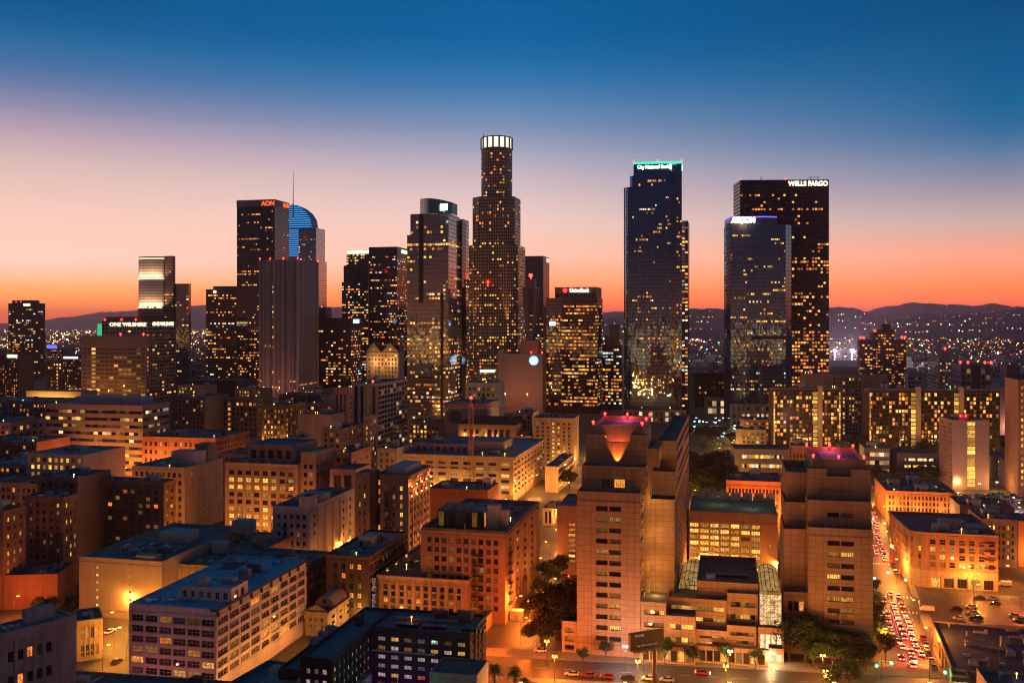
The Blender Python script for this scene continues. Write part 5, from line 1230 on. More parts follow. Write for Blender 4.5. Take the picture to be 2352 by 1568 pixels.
# curved corner building
b = Bldg('curved_brick_building', 'brick building with a rounded corner, tan shop band and rows of square windows', 2093, 1346, 13)
W = b.lx(2293); H = b.lz(1219); rc = 6.0
D = 44
poly = [(W, 0), (W, D), (-4, D)]
cb_, cs = wallmat((.42, .22, .13), (.6, .25), .85), wallmat((.5, .36, .24), (2.0, .9), .8)
arc = [(rc-rc*math.cos(R(q)), rc-rc*math.sin(R(q))) for q in (0, 18, 36, 54, 72, 90)]
path = [(-2.0, D)]+[(x-(0.0), y) for x, y in arc]+[(W, 0), (W, D)]
sp = W_(nr=4, m=(.5, .5, .9, 2.4), ww=.6, wh=.66, r=.4, lit=.14, pal=('yellow', 'warm'), mull=(1, 2), frame=WHITEFRAME)
zs = 7.2; mb = MB(); mlow = MB()
for i in range(len(path)-1):
    a_, c_ = path[i], path[i+1]; L = math.hypot(c_[0]-a_[0], c_[1]-a_[1]); t = ((c_[0]-a_[0])/L, (c_[1]-a_[1])/L)
    big = L > 10
    b.facade(mb, a_, t, L, zs, H, dict(sp, nc=max(1, int(L/3.9))) if (big and i < len(path)-2) else (dict(sp, nc=1, m=(.1, .1, .9, 2.4), ww=.7) if i in (2, 4) else None))
    b.facade(mlow, a_, t, L, 0, zs, W_(nr=1, nc=max(1, int(L/5)), m=(1, 1, .3, 3.0), ww=.72, wh=1, r=.5, lit=.3, pal='yellow', mull=(3, 1), frame=DARKFRAME) if i == len(path)-3 else None)
mb.face([(W, D, zs), (-2, D, zs), (-2, D, H), (W, D, H)])
b.part(mb, 'wall', cb_); b.part(mlow, 'shop_front', cs)
rf = MB(); rf.prism(path, H-1.4, H-1.1); b.part(rf, 'roof', DKROOF)
cor = MB(); ins = lambda p, d: (p[0]+d*(-1 if p[0] < 3 else 0), p[1]-d*(1 if p[1] < 3 else 0))
for i in range(len(path)-2):
    a_, c_ = path[i], path[i+1]; A2, C2 = ins(a_, .8), ins(c_, .8)
    for z0_, z1_ in ((H-.9, H-.1),):
        cor.face([(*A2, z0_), (*C2, z0_), (*C2, z1_), (*A2, z1_)]); cor.face([(*A2, z1_), (*C2, z1_), (*c_, z1_), (*a_, z1_)]); cor.face([(*A2, z0_), (*a_, z0_), (*c_, z0_), (*C2, z0_)])
b.part(cor, 'cornice', wallmat((.46, .3, .18)))
sc_ = MB(); 
for i in range(len(path)-2):
    a_, c_ = path[i], path[i+1]; A2, C2 = ins(a_, .3), ins(c_, .3)
    sc_.face([(*A2, zs-.3), (*C2, zs-.3), (*C2, zs+.3), (*A2, zs+.3)]); sc_.face([(*A2, zs+.3), (*C2, zs+.3), (*c_, zs+.3), (*a_, zs+.3)])
b.part(sc_, 'string_course', cs)
b.box('penthouse', 14, 14, H-1.09, 24, 20, H+2.2, wallmat((.45, .36, .3))); b.box('light_well', 24.5, 13, H-1.09, 34, 24, H-.2, wallmat((.6, .35, .2)))
b.clutter(8, 4, W-4, 12, H-1.1, 4, 0)
mb = MB()
for i in range(4):
    z = zs+2.2+i*3.4; mb.box(W-5.4, -1.2, z, W-1.2, -.003, z+.12)
    for q in range(8): mb.box(W-5.4+q*.58, -1.2, z+.12, W-5.34+q*.58, -1.14, z+1.0)
b.part(mb, 'fire_escape', DARKFRAME)
b.foot(-2, 0, W, D)
b.finish(); CURV = b
simple('grey_apartments', 'grey block with a bright stair window column behind the curved brick building', 2252, 2337, 1190, 1300, (.3, .24, .22), D=24, F_=W_(nr=5, nc=7, m=(1, 1, 3, 2.2), ww=.5, wh=.6, litf=lambda r, c, a, d: c == 5 or rng.random() < .12, pal='yellow', frame=DARKFRAME), clutter=5, huts=2, roof=DKROOF)
simple('low_workshop', 'low dark workshop roofs between the brick blocks', 2205, 2330, 1160, 1222, (.2, .18, .2), D=26, clutter=7, huts=2, roof=DKROOF)
b = simple('orange_wall_shop', 'orange lit shop wall at the picture edge behind the grey block', 2339, 2430, 1196, 1300, (.5, .22, .1), D=20, clutter=0, huts=0, done=False); lampb(b.root, (6, -6, 6), 6000, (1, .3, .06)); b.finish()
# low dark roofs at the bottom right corner
b = Bldg('low_store', 'long low store with a dark roof beside the queue of cars', 2188, 1585, 17)
W = 46.0; H = b.lz(1536); D = b.ly(2140, 0.0)
D = 40.0 if not (5 < D < 90) else D
b.vol(0, 0, W, D, 0, H, wallmat((.4, .3, .22)), None, None, W_(nr=1, nc=7, m=(1, 1, .5, 1.4), ww=.7, wh=.9, lit=.6, pal='orange', r=.3), DKROOF, .6)
b.clutter(2, 2, W-2, D-2, H-.6, 16, 0); b.finish()
b = simple('dark_warehouse', 'dark flat roofed warehouse filling the bottom corner with a pinkish side wall', 2290, 2500, 1600, 1760, (.4, .28, .27), xs=2243, a=13, clutter=5, huts=0, roof=DKROOF)
b = simple('taco_stand', 'tiny street cafe with a lit green awning at the corner of the traffic street', 2188, 2226, 1548, 1600, (.3, .28, .16), D=6, a=17, F_=W_(nr=1, nc=3, m=(.4, .4, .3, .8), ww=.8, wh=.9, lit=.9, pal='white', s=2), clutter=0, huts=0, done=False)
mb = MB(); mb.face([(-.4, -1.8, b.H-1.4), (b.W+.4, -1.8, b.H-1.4), (b.W+.4, -.02, b.H-.6), (-.4, -.02, b.H-.6)]); b.part(mb, 'awning', plain('green awning', (.1, .16, .03), .8)); lampb(b.root, (b.W/2, -2.5, 2.6), 500, (.9, .8, .3)); b.finish()

# small infill blocks at the foot of the towers
for nm, lb_, xl, xr, yt, yb, col, lt, pal in (
 ('low_block', 'low brown block peeping out between the striped office and the reddish tower', 408, 470, 884, 965, (.3, .2, .15), .35, 'yellow'),
 ('low_block', 'small dark office at the foot of the tall dark bank tower', 540, 600, 892, 965, (.2, .14, .11), .45, 'warm'),
 ('low_block', 'little lit hall at the foot of the pinstriped tower', 690, 742, 893, 960, (.4, .27, .18), .5, 'yellow'),
 ('low_block', 'small tan shop row before the black slab beside the pinstripes', 742, 806, 905, 968, (.42, .3, .2), .5, 'orange'),
 ('low_block', 'low orange lit store before the stepped glass tower', 936, 1010, 968, 1040, (.4, .26, .16), .45, 'yellow'),
 ('low_block', 'low workshop at the picture edge under the low office with orange lights', -60, 62, 942, 1022, (.26, .17, .13), .4, 'orange'),
 ('low_block', 'plain low depot left of the striped office', 24, 102, 985, 1062, (.28, .2, .17), .25, 'yellow'),
 ('low_block', 'small pale clinic beside the orange floodlit block', 496, 560, 1010, 1092, (.42, .33, .28), .4, 'yellow'),
 ('low_block', 'low brown club between the lit hotel and the small white rooftop house', 704, 740, 1000, 1085, (.3, .2, .15), .45, 'orange'),
 ('low_block', 'low cream bank hall beside the club with the tiled roof', 1182, 1222, 1000, 1068, (.44, .35, .26), .3, 'yellow'),
 ('low_block', 'small dark garage office beside the dotted stair street', 1690, 1760, 985, 1040, (.22, .16, .13), .35, 'warm'),
 ('low_block', 'small lit restaurant under the shorter blue tower', 1700, 1770, 962, 1012, (.34, .24, .17), .6, 'orange')):
    simple(nm, lb_, xl, xr, yt, yb, col, D=26, F_=wn(lt, pal=pal, s=1.2), clutter=4, huts=1, group='low blocks at the foot of the towers')
# ---------------------------------------------------------------- towers
def lits(b, p0, p1, z0, z1, fh, bay, pf=.3, pin=.75, psp=.05, pal=('warm', 'yellow', 'orange', 'white'), s=1.3, wf=.8, hf=.5, dens=None, off=.06):
    L = math.hypot(p1[0]-p0[0], p1[1]-p0[1]); t = ((p1[0]-p0[0])/L, (p1[1]-p0[1])/L); n = (t[1], -t[0]); rz = math.atan2(t[1], t[0])
    nr, nc = max(1, int((z1-z0)/fh)), max(1, int(L/bay)); pf *= 1.25; psp *= 1.5
    for r in range(nr):
        d = dens((r+.5)/nr) if dens else 1.0
        act = rng.random() < pf*d
        c0 = rng.randrange(-nc//2, nc); c1 = c0+rng.randrange(max(1, nc//4), nc+2)
        fp = rng.choice(pal)
        if rng.random() < .05*d: act, c0, c1 = True, 0, nc
        for c in range(nc):
            if rng.random() < (pin if act and c0 <= c < c1 else psp*d):
                u = L*(c+.5)/nc
                b.win(p0[0]+t[0]*u+n[0]*off, p0[1]+t[1]*u+n[1]*off, z0+(z1-z0)*(r+.5)/nr, rz, L/nc*wf, (z1-z0)/nr*hf, litmat(fp if rng.random() < .8 else rng.choice(pal), s))
def rect(x0, y0, x1, y1): return [(x0, y0), (x1, y0), (x1, y1), (x0, y1)]
def tw(b, poly, z0, z1, mat, name='curtain_wall', top=None): 
    mb = MB(); mb.prism(poly, z0, z1, 0, 1, bottom=False)
    return b.part(mb, name, [mat, top or ROOF])
def tower(name, label, xl, xr, yt, yb, xs, mat, a=13.0, D=None):
    b = Bldg(name, label, xl, yb, a, 'skyscraper'); b.W = b.lx(xr); b.H = b.lz(yt, b.W*.5)
    b.D = D or (b.ly(xs, b.W) if xs > xr else b.ly(xs, 0)); 
    if b.D < 8 or b.D > 90: b.D = 40
    if mat: tw(b, rect(0, 0, b.W, b.D), 0, b.H, mat)
    return b
STW = ('warm', 'yellow', 'orange', 'warm', 'orange', 'white', 'warm', 'cool')
low = lambda q: 2.2 if q < .3 else .8
# far left
b = Bldg('office_tower', 'brown tower with clipped corners standing alone against the orange sunset', 20, 870, 13, 'skyscraper')
W = b.lx(94); H = b.lz(692); g = gridwall((.16, .07, .06), bay=4, fh=4.2)
W = b.lx(76); w3 = W*.22; D1 = max(w3+4, b.ly(104, W+w3)); H = b.lz(692)
tw(b, [(0, 0), (W, 0), (W+w3, w3), (W+w3, D1), (-w3, D1), (-w3, w3)], 0, H-4, g); tw(b, [(w3*.6, .5), (W-w3*.6, .5), (W, w3), (W, D1-1), (0, D1-1), (0, w3)], H-4, H+2, wallmat((.18, .09, .07)), 'crown')
lits(b, (0, 0), (W, 0), 6, H-14, 4.2, 4, .45, .6, .06, STW); lits(b, (W, 0), (W+w3, w3), 6, H-14, 4.2, 4, .3, .6, .06, STW); mb = MB(); mb.box(W*.62, -.6, H-9, W*.88, -.05, H-4.5); b.part(mb, 'sign', emit('greenish sign', (.8, 1, .4), 3))
for x in (W*.3, W*.5): beacon(b, x, 1, H-3, 1)
b.finish()
# bright crowned tower
b = Bldg('round_tower', 'tower floodlit white in its upper half with a curved front', 317, 880, 13, 'skyscraper')
W = b.lx(376); H = b.lz(590); N = 8
arcp = [(W*i/N, -W*.16*math.sin(math.pi*i/N)) for i in range(N+1)]
zb1, zb2 = b.lz(708), b.lz(642)
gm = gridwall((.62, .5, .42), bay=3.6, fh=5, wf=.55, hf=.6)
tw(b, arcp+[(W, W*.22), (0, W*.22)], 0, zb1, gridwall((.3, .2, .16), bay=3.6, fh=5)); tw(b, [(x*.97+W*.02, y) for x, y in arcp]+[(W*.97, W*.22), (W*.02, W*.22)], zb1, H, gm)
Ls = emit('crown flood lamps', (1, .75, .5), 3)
for z in (zb1+.4, zb2): 
    mb = MB()
    for i in range(N):
        x, y = (arcp[i][0]+arcp[i+1][0])/2, (arcp[i][1]+arcp[i+1][1])/2-2.0
        mb.box(x-1.2, y-.5, z, x+1.2, y+.5, z+1.2)
    b.part(mb, 'flood_or_fill_lamp', Ls)
    for i in (1, 3, 5, 7):
        x, y = arcp[i]; lampb(b.root, (x, y-6, z-2), 34000, (1, .62, .35), .5, 120, (0, .25, 1))
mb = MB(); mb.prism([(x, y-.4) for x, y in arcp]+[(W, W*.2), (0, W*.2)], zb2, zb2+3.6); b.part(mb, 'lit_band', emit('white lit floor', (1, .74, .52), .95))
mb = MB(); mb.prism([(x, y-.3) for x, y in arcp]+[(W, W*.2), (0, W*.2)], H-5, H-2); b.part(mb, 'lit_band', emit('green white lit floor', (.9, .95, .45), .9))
x1 = b.lx(397); tw(b, rect(W+.1, 2, x1, 8), 0, H+1, gridwall((.2, .13, .1), bay=4, fh=5)); lits(b, (W, 2), (x1, 2), 20, H-10, 5, 4, .2, .6, .08)
x2 = b.lx(429); tw(b, rect(x1+.1, 6, x2, 14), 0, b.lz(652), towerglass((.1, .07, .06), .3)); lits(b, (x1, 6), (x2, 6), 20, b.lz(652)-10, 5, 4, .05, .5, .02); b.finish()
# wilshire block
b = tower('slab_tower', 'white gridded office slab with glowing name signs on both faces', 234, 344, 737, 918, 404, gridwall((.5, .4, .38), bay=5.6, fh=5.2, wf=.82, hf=.72))
W, D, H = b.W, b.D, b.H
tw(b, rect(3, 3, W-3, D-3), H, H+6, wallmat((.12, .08, .07)), 'plant_room')
SGN = emit('yellow white sign letters', (1, .86, .4), 5)
text('sign', b.root, 'ONE WILSHIRE', (W*.55, -.5, b.lz(745)), W*.76, 5.0, SGN); text('sign', b.root, 'ONE WILSHIRE', (W+.5, D*.5, b.lz(744, W, D*.5)), D*.8, 5.0, SGN, math.pi/2)
lits(b, (0, 0), (W, 0), 6, H-12, 5.2, 5.6, .1, .6, .04); lits(b, (W, 0), (W, D), 6, H-12, 5.2, 5.6, .05, .6, .06)
for x in (4, W*.4, W*.7): beacon(b, x, 1, H+.1, 1)
mb = MB(); mb.cyl(-7, 8, H-22, H-4, 5, 5, 14); b.part(mb, 'green_lantern', emit('green lit drum', (.05, .7, .3), .8)); b.finish()
b = tower('office_tower', 'tan office block with one yellow window column below the lit name signs', 187, 336, 771, 928, 340, None)
b.D = max(7, min(36, b.ly(341, b.W))); m = wallmat((.42, .28, .21), None, .7, .15)
b.vol(0, 0, b.W, b.D, 0, b.H, m, W_(nr=13, nc=14, m=(1.5, 1.5, 6, 15), ww=.9, wh=.55, r=.5, litf=lambda r, c, a, d: c == 2 and rng.random() < .9 or r < 3 and rng.random() < .35 or rng.random() < .04, pal='yellow', s=1.2, dark=darkglass((.16, .10, .07), .3, 'bronze glass', .1)), W_(nr=13, nc=1, m=(.2, .2, 6, 15), ww=.5, wh=.5, lit=.6))
for x in (8, 40, 66): flood(b, x, -34, 22, 6500)  # made-up lamps added to brighten the tan front
for x in (b.W*.6, b.W*.95): beacon(b, x, 1, b.H, 1.2)
b.finish()
b = tower('office_tower', 'reddish stone tower with a fine window grid left of the tall dark bank', 473, 543, 664, 890, 548, gridwall((.36, .17, .1), bay=3.6, fh=4.6), a=13, D=30)
tw(b, rect(b.W*.22, 2, b.W, 28), b.H, b.H+5, wallmat((.3, .16, .1)), 'crown')
lits(b, (0, 0), (b.W, 0), 6, b.H-8, 4.6, 3.6, .3, .6, .1, STW); mb = MB(); mb.cyl(b.W*.3, -.6, b.H-6, b.H-3, 2.4); b.part(mb, 'logo_lamp', emit('pale round sign', (.9, 1, .6), 3)); b.finish()
# tall dark bank tower
b = tower('skyscraper', 'tall black tower with a pale cap and an orange red script sign', 544, 631, 474, 905, 664, towerglass((.035, .02, .016), .16, 2.2, 4.1, .35, (.02, .013, .012), .06))
W, D, H = b.W, b.D, b.H; cap = wallmat((.36, .26, .23))
tw(b, rect(-.3, -.3, W+.3, D+.3), H, b.lz(459, W/2), cap, 'cap', ROOF)
RSG = emit('orange red script sign', (1, .12, .02), 1.7)
text('sign', b.root, 'AON', (W*.83, -1.0, H+3.6), W*.34, 7, RSG, 0, .2, .02); text('sign', b.root, 'AON', (W+1.0, D*.75, H+4.2), D*.42, 7, RSG, math.pi/2, .2, .02)
mb = MB(); mb.box(W-.8, -.7, 0, W+.7, -.31, H+2); b.part(mb, 'corner_rib', wallmat((.4, .28, .24)))
lits(b, (0, -.05), (W, -.05), 8, H-6, 4.1, 2.6, .42, .55, .03, ('orange', 'warm', 'warm', 'orange'), 1.2, dens=low); lits(b, (W, 0), (W, D), 8, H-6, 4.1, 2.6, .3, .5, .03, ('orange', 'warm'), 1.1, dens=low); b.finish()
# sail topped tower with the spire
b = Bldg('skyscraper', 'glass tower with a blue lit sail crown and a thin spire', 662, 862, 13, 'skyscraper')
W = b.lx(728); D = 40; H = b.lz(524, W*.6); tg = towerglass((.16, .22, .3), .5, 2.2, 5.0, .3, (.3, .36, .42), .05)
mb = MB(); q = b.lx(700)
tw(b, [(0, 0), (W*1.03, 0), (W*1.06, D), (0, D)], 0, b.lz(600), tg); tw(b, [(0, 0), (W*.97, 0), (W, D), (0, D)], b.lz(600), H, tg)
prof = [(0, b.lz(470)), (W*.14, b.lz(469)), (W*.4, b.lz(477)), (W*.62, b.lz(489)), (W*.76, b.lz(504)), (W*.8, b.lz(522))]
mb.v = []; P_ = [(0, H)]+prof+[(W*.8, H)]
mb.face([(x, 4, z) for x, z in P_]); mb.face([(x, D-6, z) for x, z in P_][::-1])
for (x0, z0_), (x1, z1_) in zip(P_, P_[1:]): mb.face([(x0, 4, z0_), (x1, 4, z1_), (x1, D-6, z1_), (x0, D-6, z0_)])
b.part(mb, 'sail_crown', plain('blue crown glass', (.05, .16, .3), .3))
BL = emit('blue light line', (.04, .36, .9), 1.15); mb = MB()
for i in range(11):
    z = H+(prof[0][1]-H)*(i+.5)/11
    xr_ = W*.8
    for (x0, z0_), (x1, z1_) in zip(prof, prof[1:]):
        if min(z0_, z1_) <= z <= max(z0_, z1_): xr_ = x0+(x1-x0)*((z0_-z)/(z0_-z1_+1e-6))
    mb.box(.5, 3.2, z, max(2, xr_-1), 3.99, z+1.7)
for i in range(13):
    z = b.lz(588)+(H-b.lz(588))*i/13; mb.box(0, -.8, z, W*.36, -.05, z+1.6)
b.part(mb, 'light_line', BL)
mb = MB(); zs_ = b.lz(392); x = b.lx(672); mb.cyl(x, 3, b.lz(500), b.lz(470), 1.6, 1.2, 8); mb.cyl(x, 3, b.lz(470), zs_, 1.0, .35, 8); b.part(mb, 'spire', plain('spire steel', (.3, .3, .33), .4, .5))
lits(b, (W*.36, 0), (W, 0), 40, H-16, 5, 3.5, .35, .6, .05, ('white', 'warm'), .8); b.finish()
# pinstriped tower
b = tower('striped_tower', 'greyish pink tower with close vertical pinstripes and red lamps along its roof', 597, 684, 597, 912, 730, wallmat((.12, .09, .1)))
W, D, H = b.W, b.D, b.H; mb = MB(); zt_ = H-.2
for i in range(31):
    x = W*i/30; big = i % 6 == 0; mb.box(x-(.9 if big else .42), -1.3 if big else -.8, 0, x+(.9 if big else .42), -.003, zt_+(.6 if big else 0))
for i in range(21):
    y = .5+(D-1)*i/20; big = i % 5 == 0; mb.box(W+.003, y-(.9 if big else .42), 0, W+(1.3 if big else .8), y+(.9 if big else .42), zt_+(.6 if big else 0))
b.part(mb, 'pinstripe', wallmat((.62, .5, .5), None, .7, .12))
for x in (W*.1, W*.5, W*.9): flood(b, x, -46, 18, 5600, (1, .36, .2))  # added fill lamps so that the pinstripes show
bm = MB(); bm.box(W*.62, .2, H-34, W-.2, D*.3, H-33.9); 
for r in range(44):
    z = 8+(H-40)*r/44
    if rng.random() < .5 and r % 2 == 0: b.win(W*.355, -.5, z, 0, 2.4, 2.6, litmat('yellow', 1.6))
for r in (0, 1, 3): lits(b, (0, -.2), (W, -.2), 8+r*4.6, 12.6+r*4.6, 4.6, 2.9, 1, .6, .2, ('warm', 'yellow'))
lits(b, (W+.2, 0), (W+.2, D), 16, 21, 5, 2.9, 1, .8, .8, ('warm',)); lits(b, (W*.12, -.2), (W*.3, -.2), H*.36, H*.42, 4.6, 2.9, 1, .7, .4, ('orange',))
for x, y in ((0, 0), (W*.27, 0), (W*.62, 0), (W, 0), (W, D)): beacon(b, x, y, H+.4, 1.0)
b.finish()
b = tower('slab_tower', 'low black office slab with scattered lights beside the pinstriped tower', 731, 806, 730, 905, 832, gridwall((.06, .04, .04), bay=4, fh=4.4))
b.part((lambda m: (m.box(b.W*1.0+.1, b.D*.2, b.H-8, b.W+.6, b.D*.7, b.H-2), m)[1])(MB()), 'sign', emit('blue white sign', (.4, .6, 1), 3))
lits(b, (0, 0), (b.W, 0), 6, b.H-18, 4.4, 4, .3, .5, .06, STW); lits(b, (b.W, 0), (b.W, b.D), 6, b.H-18, 4.4, 4, .3, .5, .2, STW)
beacon(b, b.W, 2, b.H, .8); b.finish()
b = tower('office_tower', 'slim far reddish tower top beside the pinstriped tower', 731, 749, 706, 880, 752, gridwall((.24, .12, .12)), D=24); beacon(b, 6, 2, b.H, 1); b.finish()
b = Bldg('office_tower', 'stepped brown tower with a glowing white green crown', 785, 885, 13, 'skyscraper')
W = b.lx(846); H = b.lz(583); g = gridwall((.2, .14, .1), bay=3.6, fh=4.4)
tw(b, rect(0, 0, W, 40), 0, b.lz(648), g); tw(b, rect(W*.06, 1, W, 39), b.lz(648), b.lz(610), g, 'upper_storeys'); tw(b, rect(W*.16, 2, W, 38), b.lz(610), H, g, 'upper_storeys')
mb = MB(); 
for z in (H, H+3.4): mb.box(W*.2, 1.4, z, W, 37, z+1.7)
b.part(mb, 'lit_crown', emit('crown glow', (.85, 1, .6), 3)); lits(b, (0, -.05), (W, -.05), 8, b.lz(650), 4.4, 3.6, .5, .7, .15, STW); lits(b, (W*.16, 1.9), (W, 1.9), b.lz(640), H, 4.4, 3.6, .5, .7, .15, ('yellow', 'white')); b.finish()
b = tower('skyscraper', 'black glass tower with a bright green sign at its top corner', 847, 912, 567, 895, 936, towerglass((.02, .018, .018), .14, 2.2, 4.2, .3))
mb = MB(); mb.box(b.W+.1, b.D*.4, b.H-9, b.W+.7, b.D*.95, b.H-3.5); b.part(mb, 'sign', emit('green sign', (.3, 1, .25), 4))
lits(b, (0, 0), (b.W, 0), 8, b.H-10, 4.2, 2.8, .4, .5, .05, STW, dens=low); lits(b, (b.W, 0), (b.W, b.D), 8, b.H-12, 4.2, 3, .2, .5, .07, STW); b.finish()
# gabled residential block
b = Bldg('gabled_block', 'old apartment hotel with steep dark gables, warmly lit', 842, 908, 13)
W = b.lx(915); H = b.lz(806); D = 26; gm_ = wallmat((.46, .33, .21))
b.vol(0, 0, W, D, 0, b.lz(808), gm_, W_(nr=9, nc=9, m=(1.5, 1.5, 8, 2), ww=.5, wh=.55, lit=.3, pal='yellow'), None, None, DKROOF, .3)
mb = MB(); rb_ = MB()
for x0, x1 in ((0, W*.44), (W*.5, W)):
    zc_ = H+13; mb.face([(x0, -.1, H-.4), (x1, -.1, H-.4), ((x0+x1)/2, -.1, zc_)])
    rb_.face([(x0-.6, -.6, H-1), ((x0+x1)/2, -.6, zc_+.5), ((x0+x1)/2, D, zc_+.5), (x0-.6, D, H-1)]); rb_.face([(x1+.6, -.6, H-1), (x1+.6, D, H-1), ((x0+x1)/2, D, zc_+.5), ((x0+x1)/2, -.6, zc_+.5)])
rb_.box(0, 4, H-.3, W, D-2, H+9); b.part(mb, 'gable', gm_); rf_ = b.part(rb_, 'roof', plain('dark slates', (.03, .025, .025), .7))
for x in (W*.22, W*.75): b.win(x, -.2, H+3, 0, 3, 2.4, litmat('yellow'))
for x in (0, W*.5, W): beacon(b, x, 2, H+10, .8)
lampb(b.root, (W*.3, -10, H-16), 9000, (1, .5, .18)); lampb(b.root, (W*.8, -10, H-16), 9000, (1, .5, .18)); b.finish()
# gas-flame tower
b = Bldg('skyscraper', 'stepped glass tower with a curved dark green glass crown', 935, 985, 13, 'skyscraper')
W = b.lx(1030); D = b.ly(1076, W); gg = towerglass((.15, .115, .12), .42, 1.8, 4.2, .38, (.26, .2, .19), .04, vis=.85); bk = towerglass((.02, .022, .026), .2, 1.8, 4.2, .25, (.01, .01, .012))
zA, zB, zC = b.lz(540), b.lz(492), b.lz(458)
x1 = b.lx(942); tw(b, rect(0, 0, W, D*.55), 0, zA, gg); tw(b, rect(x1, .8, W-.01, D*.55-.5), zA, zB, gg, 'upper_storeys')
tw(b, rect(W-3, D*.55-2, W+3, D*.72), 0, b.lz(500), bk, 'dark_slot'); tw(b, rect(W-8, D*.72-1, W+.5, D), 0, b.lz(508, W, D), gg, 'rear_wing')
xs0, xs1 = b.lx(1012), b.lx(1017); mb = MB(); mb.box(xs0, -.25, 0, xs1+.8, -.03, zA-60); b.part(mb, 'dark_slot', DARKFRAME)
xs0 = b.lx(964); mb = MB(); mb.box(xs0-1, -.2, zA-70, xs0+4, -.03, zA); mb.box(xs0-1, .55, zA, xs0+4, .78, zB+.2); b.part(mb, 'dark_slot', DARKFRAME)
xa, xb = b.lx(965, 6), b.lx(1038, 6); N = 12
ca = [(xa+(xb-xa)*i/N, 6-8*math.sin(math.pi*i/N)) for i in range(N+1)]
mb = MB(); zc0, zc1 = b.lz(456), b.lz(466)
for i in range(N):
    h0, h1 = zc0+(zc1-zc0)*(i/N)**2, zc0+(zc1-zc0)*((i+1)/N)**2
    mb.face([(*ca[i], zB-.2), (*ca[i+1], zB-.2), (*ca[i+1], h1), (*ca[i], h0)], [(i*3, zB), (i*3+3, zB), (i*3+3, h1), (i*3, h0)])
mb.face([(*ca[0], zB-.2), (*ca[0], zc0), (xa, 26, zc0), (xa, 26, zB-.2)]); mb.face([(*ca[N], zB-.2), (xb, 26, zB-.2), (xb, 26, zc1), (*ca[N], zc1)]); mb.face([(*q, zc0+(zc1-zc0)*(i/N)**2-.3) for i, q in enumerate(ca)]+[(xb, 26, zc1-.3), (xa, 26, zc0-.3)])
cr = b.part(mb, 'glass_crown', towerglass((.015, .07, .075), .4, 3, 4, .1)); mb = MB(); mb.box(xb-9.5, -3.4, zc1-9, xb-2.0, -2.6, zc1-2.5); b.part(mb, 'sign', emit('pale green sign', (.6, 1, .55), 4), cr)
for p0, p1, zt2 in (((0, 0), (W, 0), zA), ((W, 0), (W, D*.55), zA), ((W+.5, D*.72), (W+.5, D), b.lz(512, W, D))): lits(b, p0, p1, 10, zt2-4, 4.2, 2.8, .42, .6, .05, ('yellow', 'warm', 'orange', 'white'), 1.2, dens=lambda q: 2.0 if q < .45 else .7)
lits(b, (x1, .7), (W, .7), zA, zB-6, 4.2, 2.8, .5, .6, .08, STW)
for z in (b.lz(567),): 
    lits(b, (0, 0), (W, 0), z, z+4.3, 4.2, 2.8, 1, 1, .9, ('yellow', 'white'), 1.3); lits(b, (W, 0), (W, D*.55), z, z+4.3, 4.2, 2.8, 1, 1, .9, ('yellow',), 1.3)
beacon(b, xa+2, 4, zc0, .7); b.finish()
# round bank tower, the tallest
b = Bldg('skyscraper', 'tallest tower, round and stepped, with a glowing white crown', 1078, 930, 13, 'skyscraper')
cx_ = b.lx(1141, 34); cy_ = 34; k = b.k; gs = gridwall((.5, .38, .26), (.012, .014, .016), 3.4, 4.3, .58, .6)
def ring(r, n=32, sq=0.0):
    o = []
    for i in range(n):
        a_ = 2*math.pi*i/n; f = 1.0
        if sq: f = 1+sq*abs(math.sin(2*a_))**1.0*.35
        o.append((cx_+r*f*math.cos(a_), cy_+r*f*math.sin(a_)))
    return o
z1, z2, z3, z4 = b.lz(563), b.lz(451), b.lz(340), b.lz(309)
r1, r2, r3 = 62*k, 52*k, 36.5*k
R1 = [(cx_+r1*math.cos(2*math.pi*(i+.5)/8*1), cy_+r1*math.sin(2*math.pi*(i+.5)/8)) for i in range(8)]
def octa(r, c): 
    s_ = r; return [(cx_-c, cy_-s_), (cx_+c, cy_-s_), (cx_+s_, cy_-c), (cx_+s_, cy_+c), (cx_+c, cy_+s_), (cx_-c, cy_+s_), (cx_-s_, cy_+c), (cx_-s_, cy_-c)]
O1, O2 = octa(r1*.97, r1*.62), octa(r2*.97, r2*.58)
tw(b, O1, 0, z1, gs); tw(b, O2, z1, z2, gs, 'upper_storeys'); tw(b, octa(r2*.84, r2*.3), z2-70, z2+.3, gs, 'upper_storeys')
C3 = ring(r3); tw(b, C3, z2-120, z3, gs, 'round_shaft')
zz = z3; mb = MB(); mb.prism(ring(r3*.96), z3, z3+3); mb.prism(ring(r3*1.02), z4-1.2, z4); b.part(mb, 'crown_ring', plain('crown steel', (.2, .2, .2), .5))
mb = MB(); RR = ring(r3*.95, 48); mw = emit('white lit crown glass', (1, .9, .72), 1.25)
mb.prism(RR, z3+3, z4-1.2); cg = b.part(mb, 'crown_glass', mw)
mb = MB(); R2 = ring(r3*1.0, 48)
for i in range(0, 48, 3):
    x, y = R2[i]; mb.cyl(x, y, z3+2, z4-1, 1.25, 1.25, 6)
b.part(mb, 'crown_fin', plain('crown steel', (.2, .2, .2), .5), cg)
antenna(b, cx_-r3*.8, cy_-r3*.3, z4, 8, .4)
dl = lambda q: 2.0 if q < .6 else 1.0
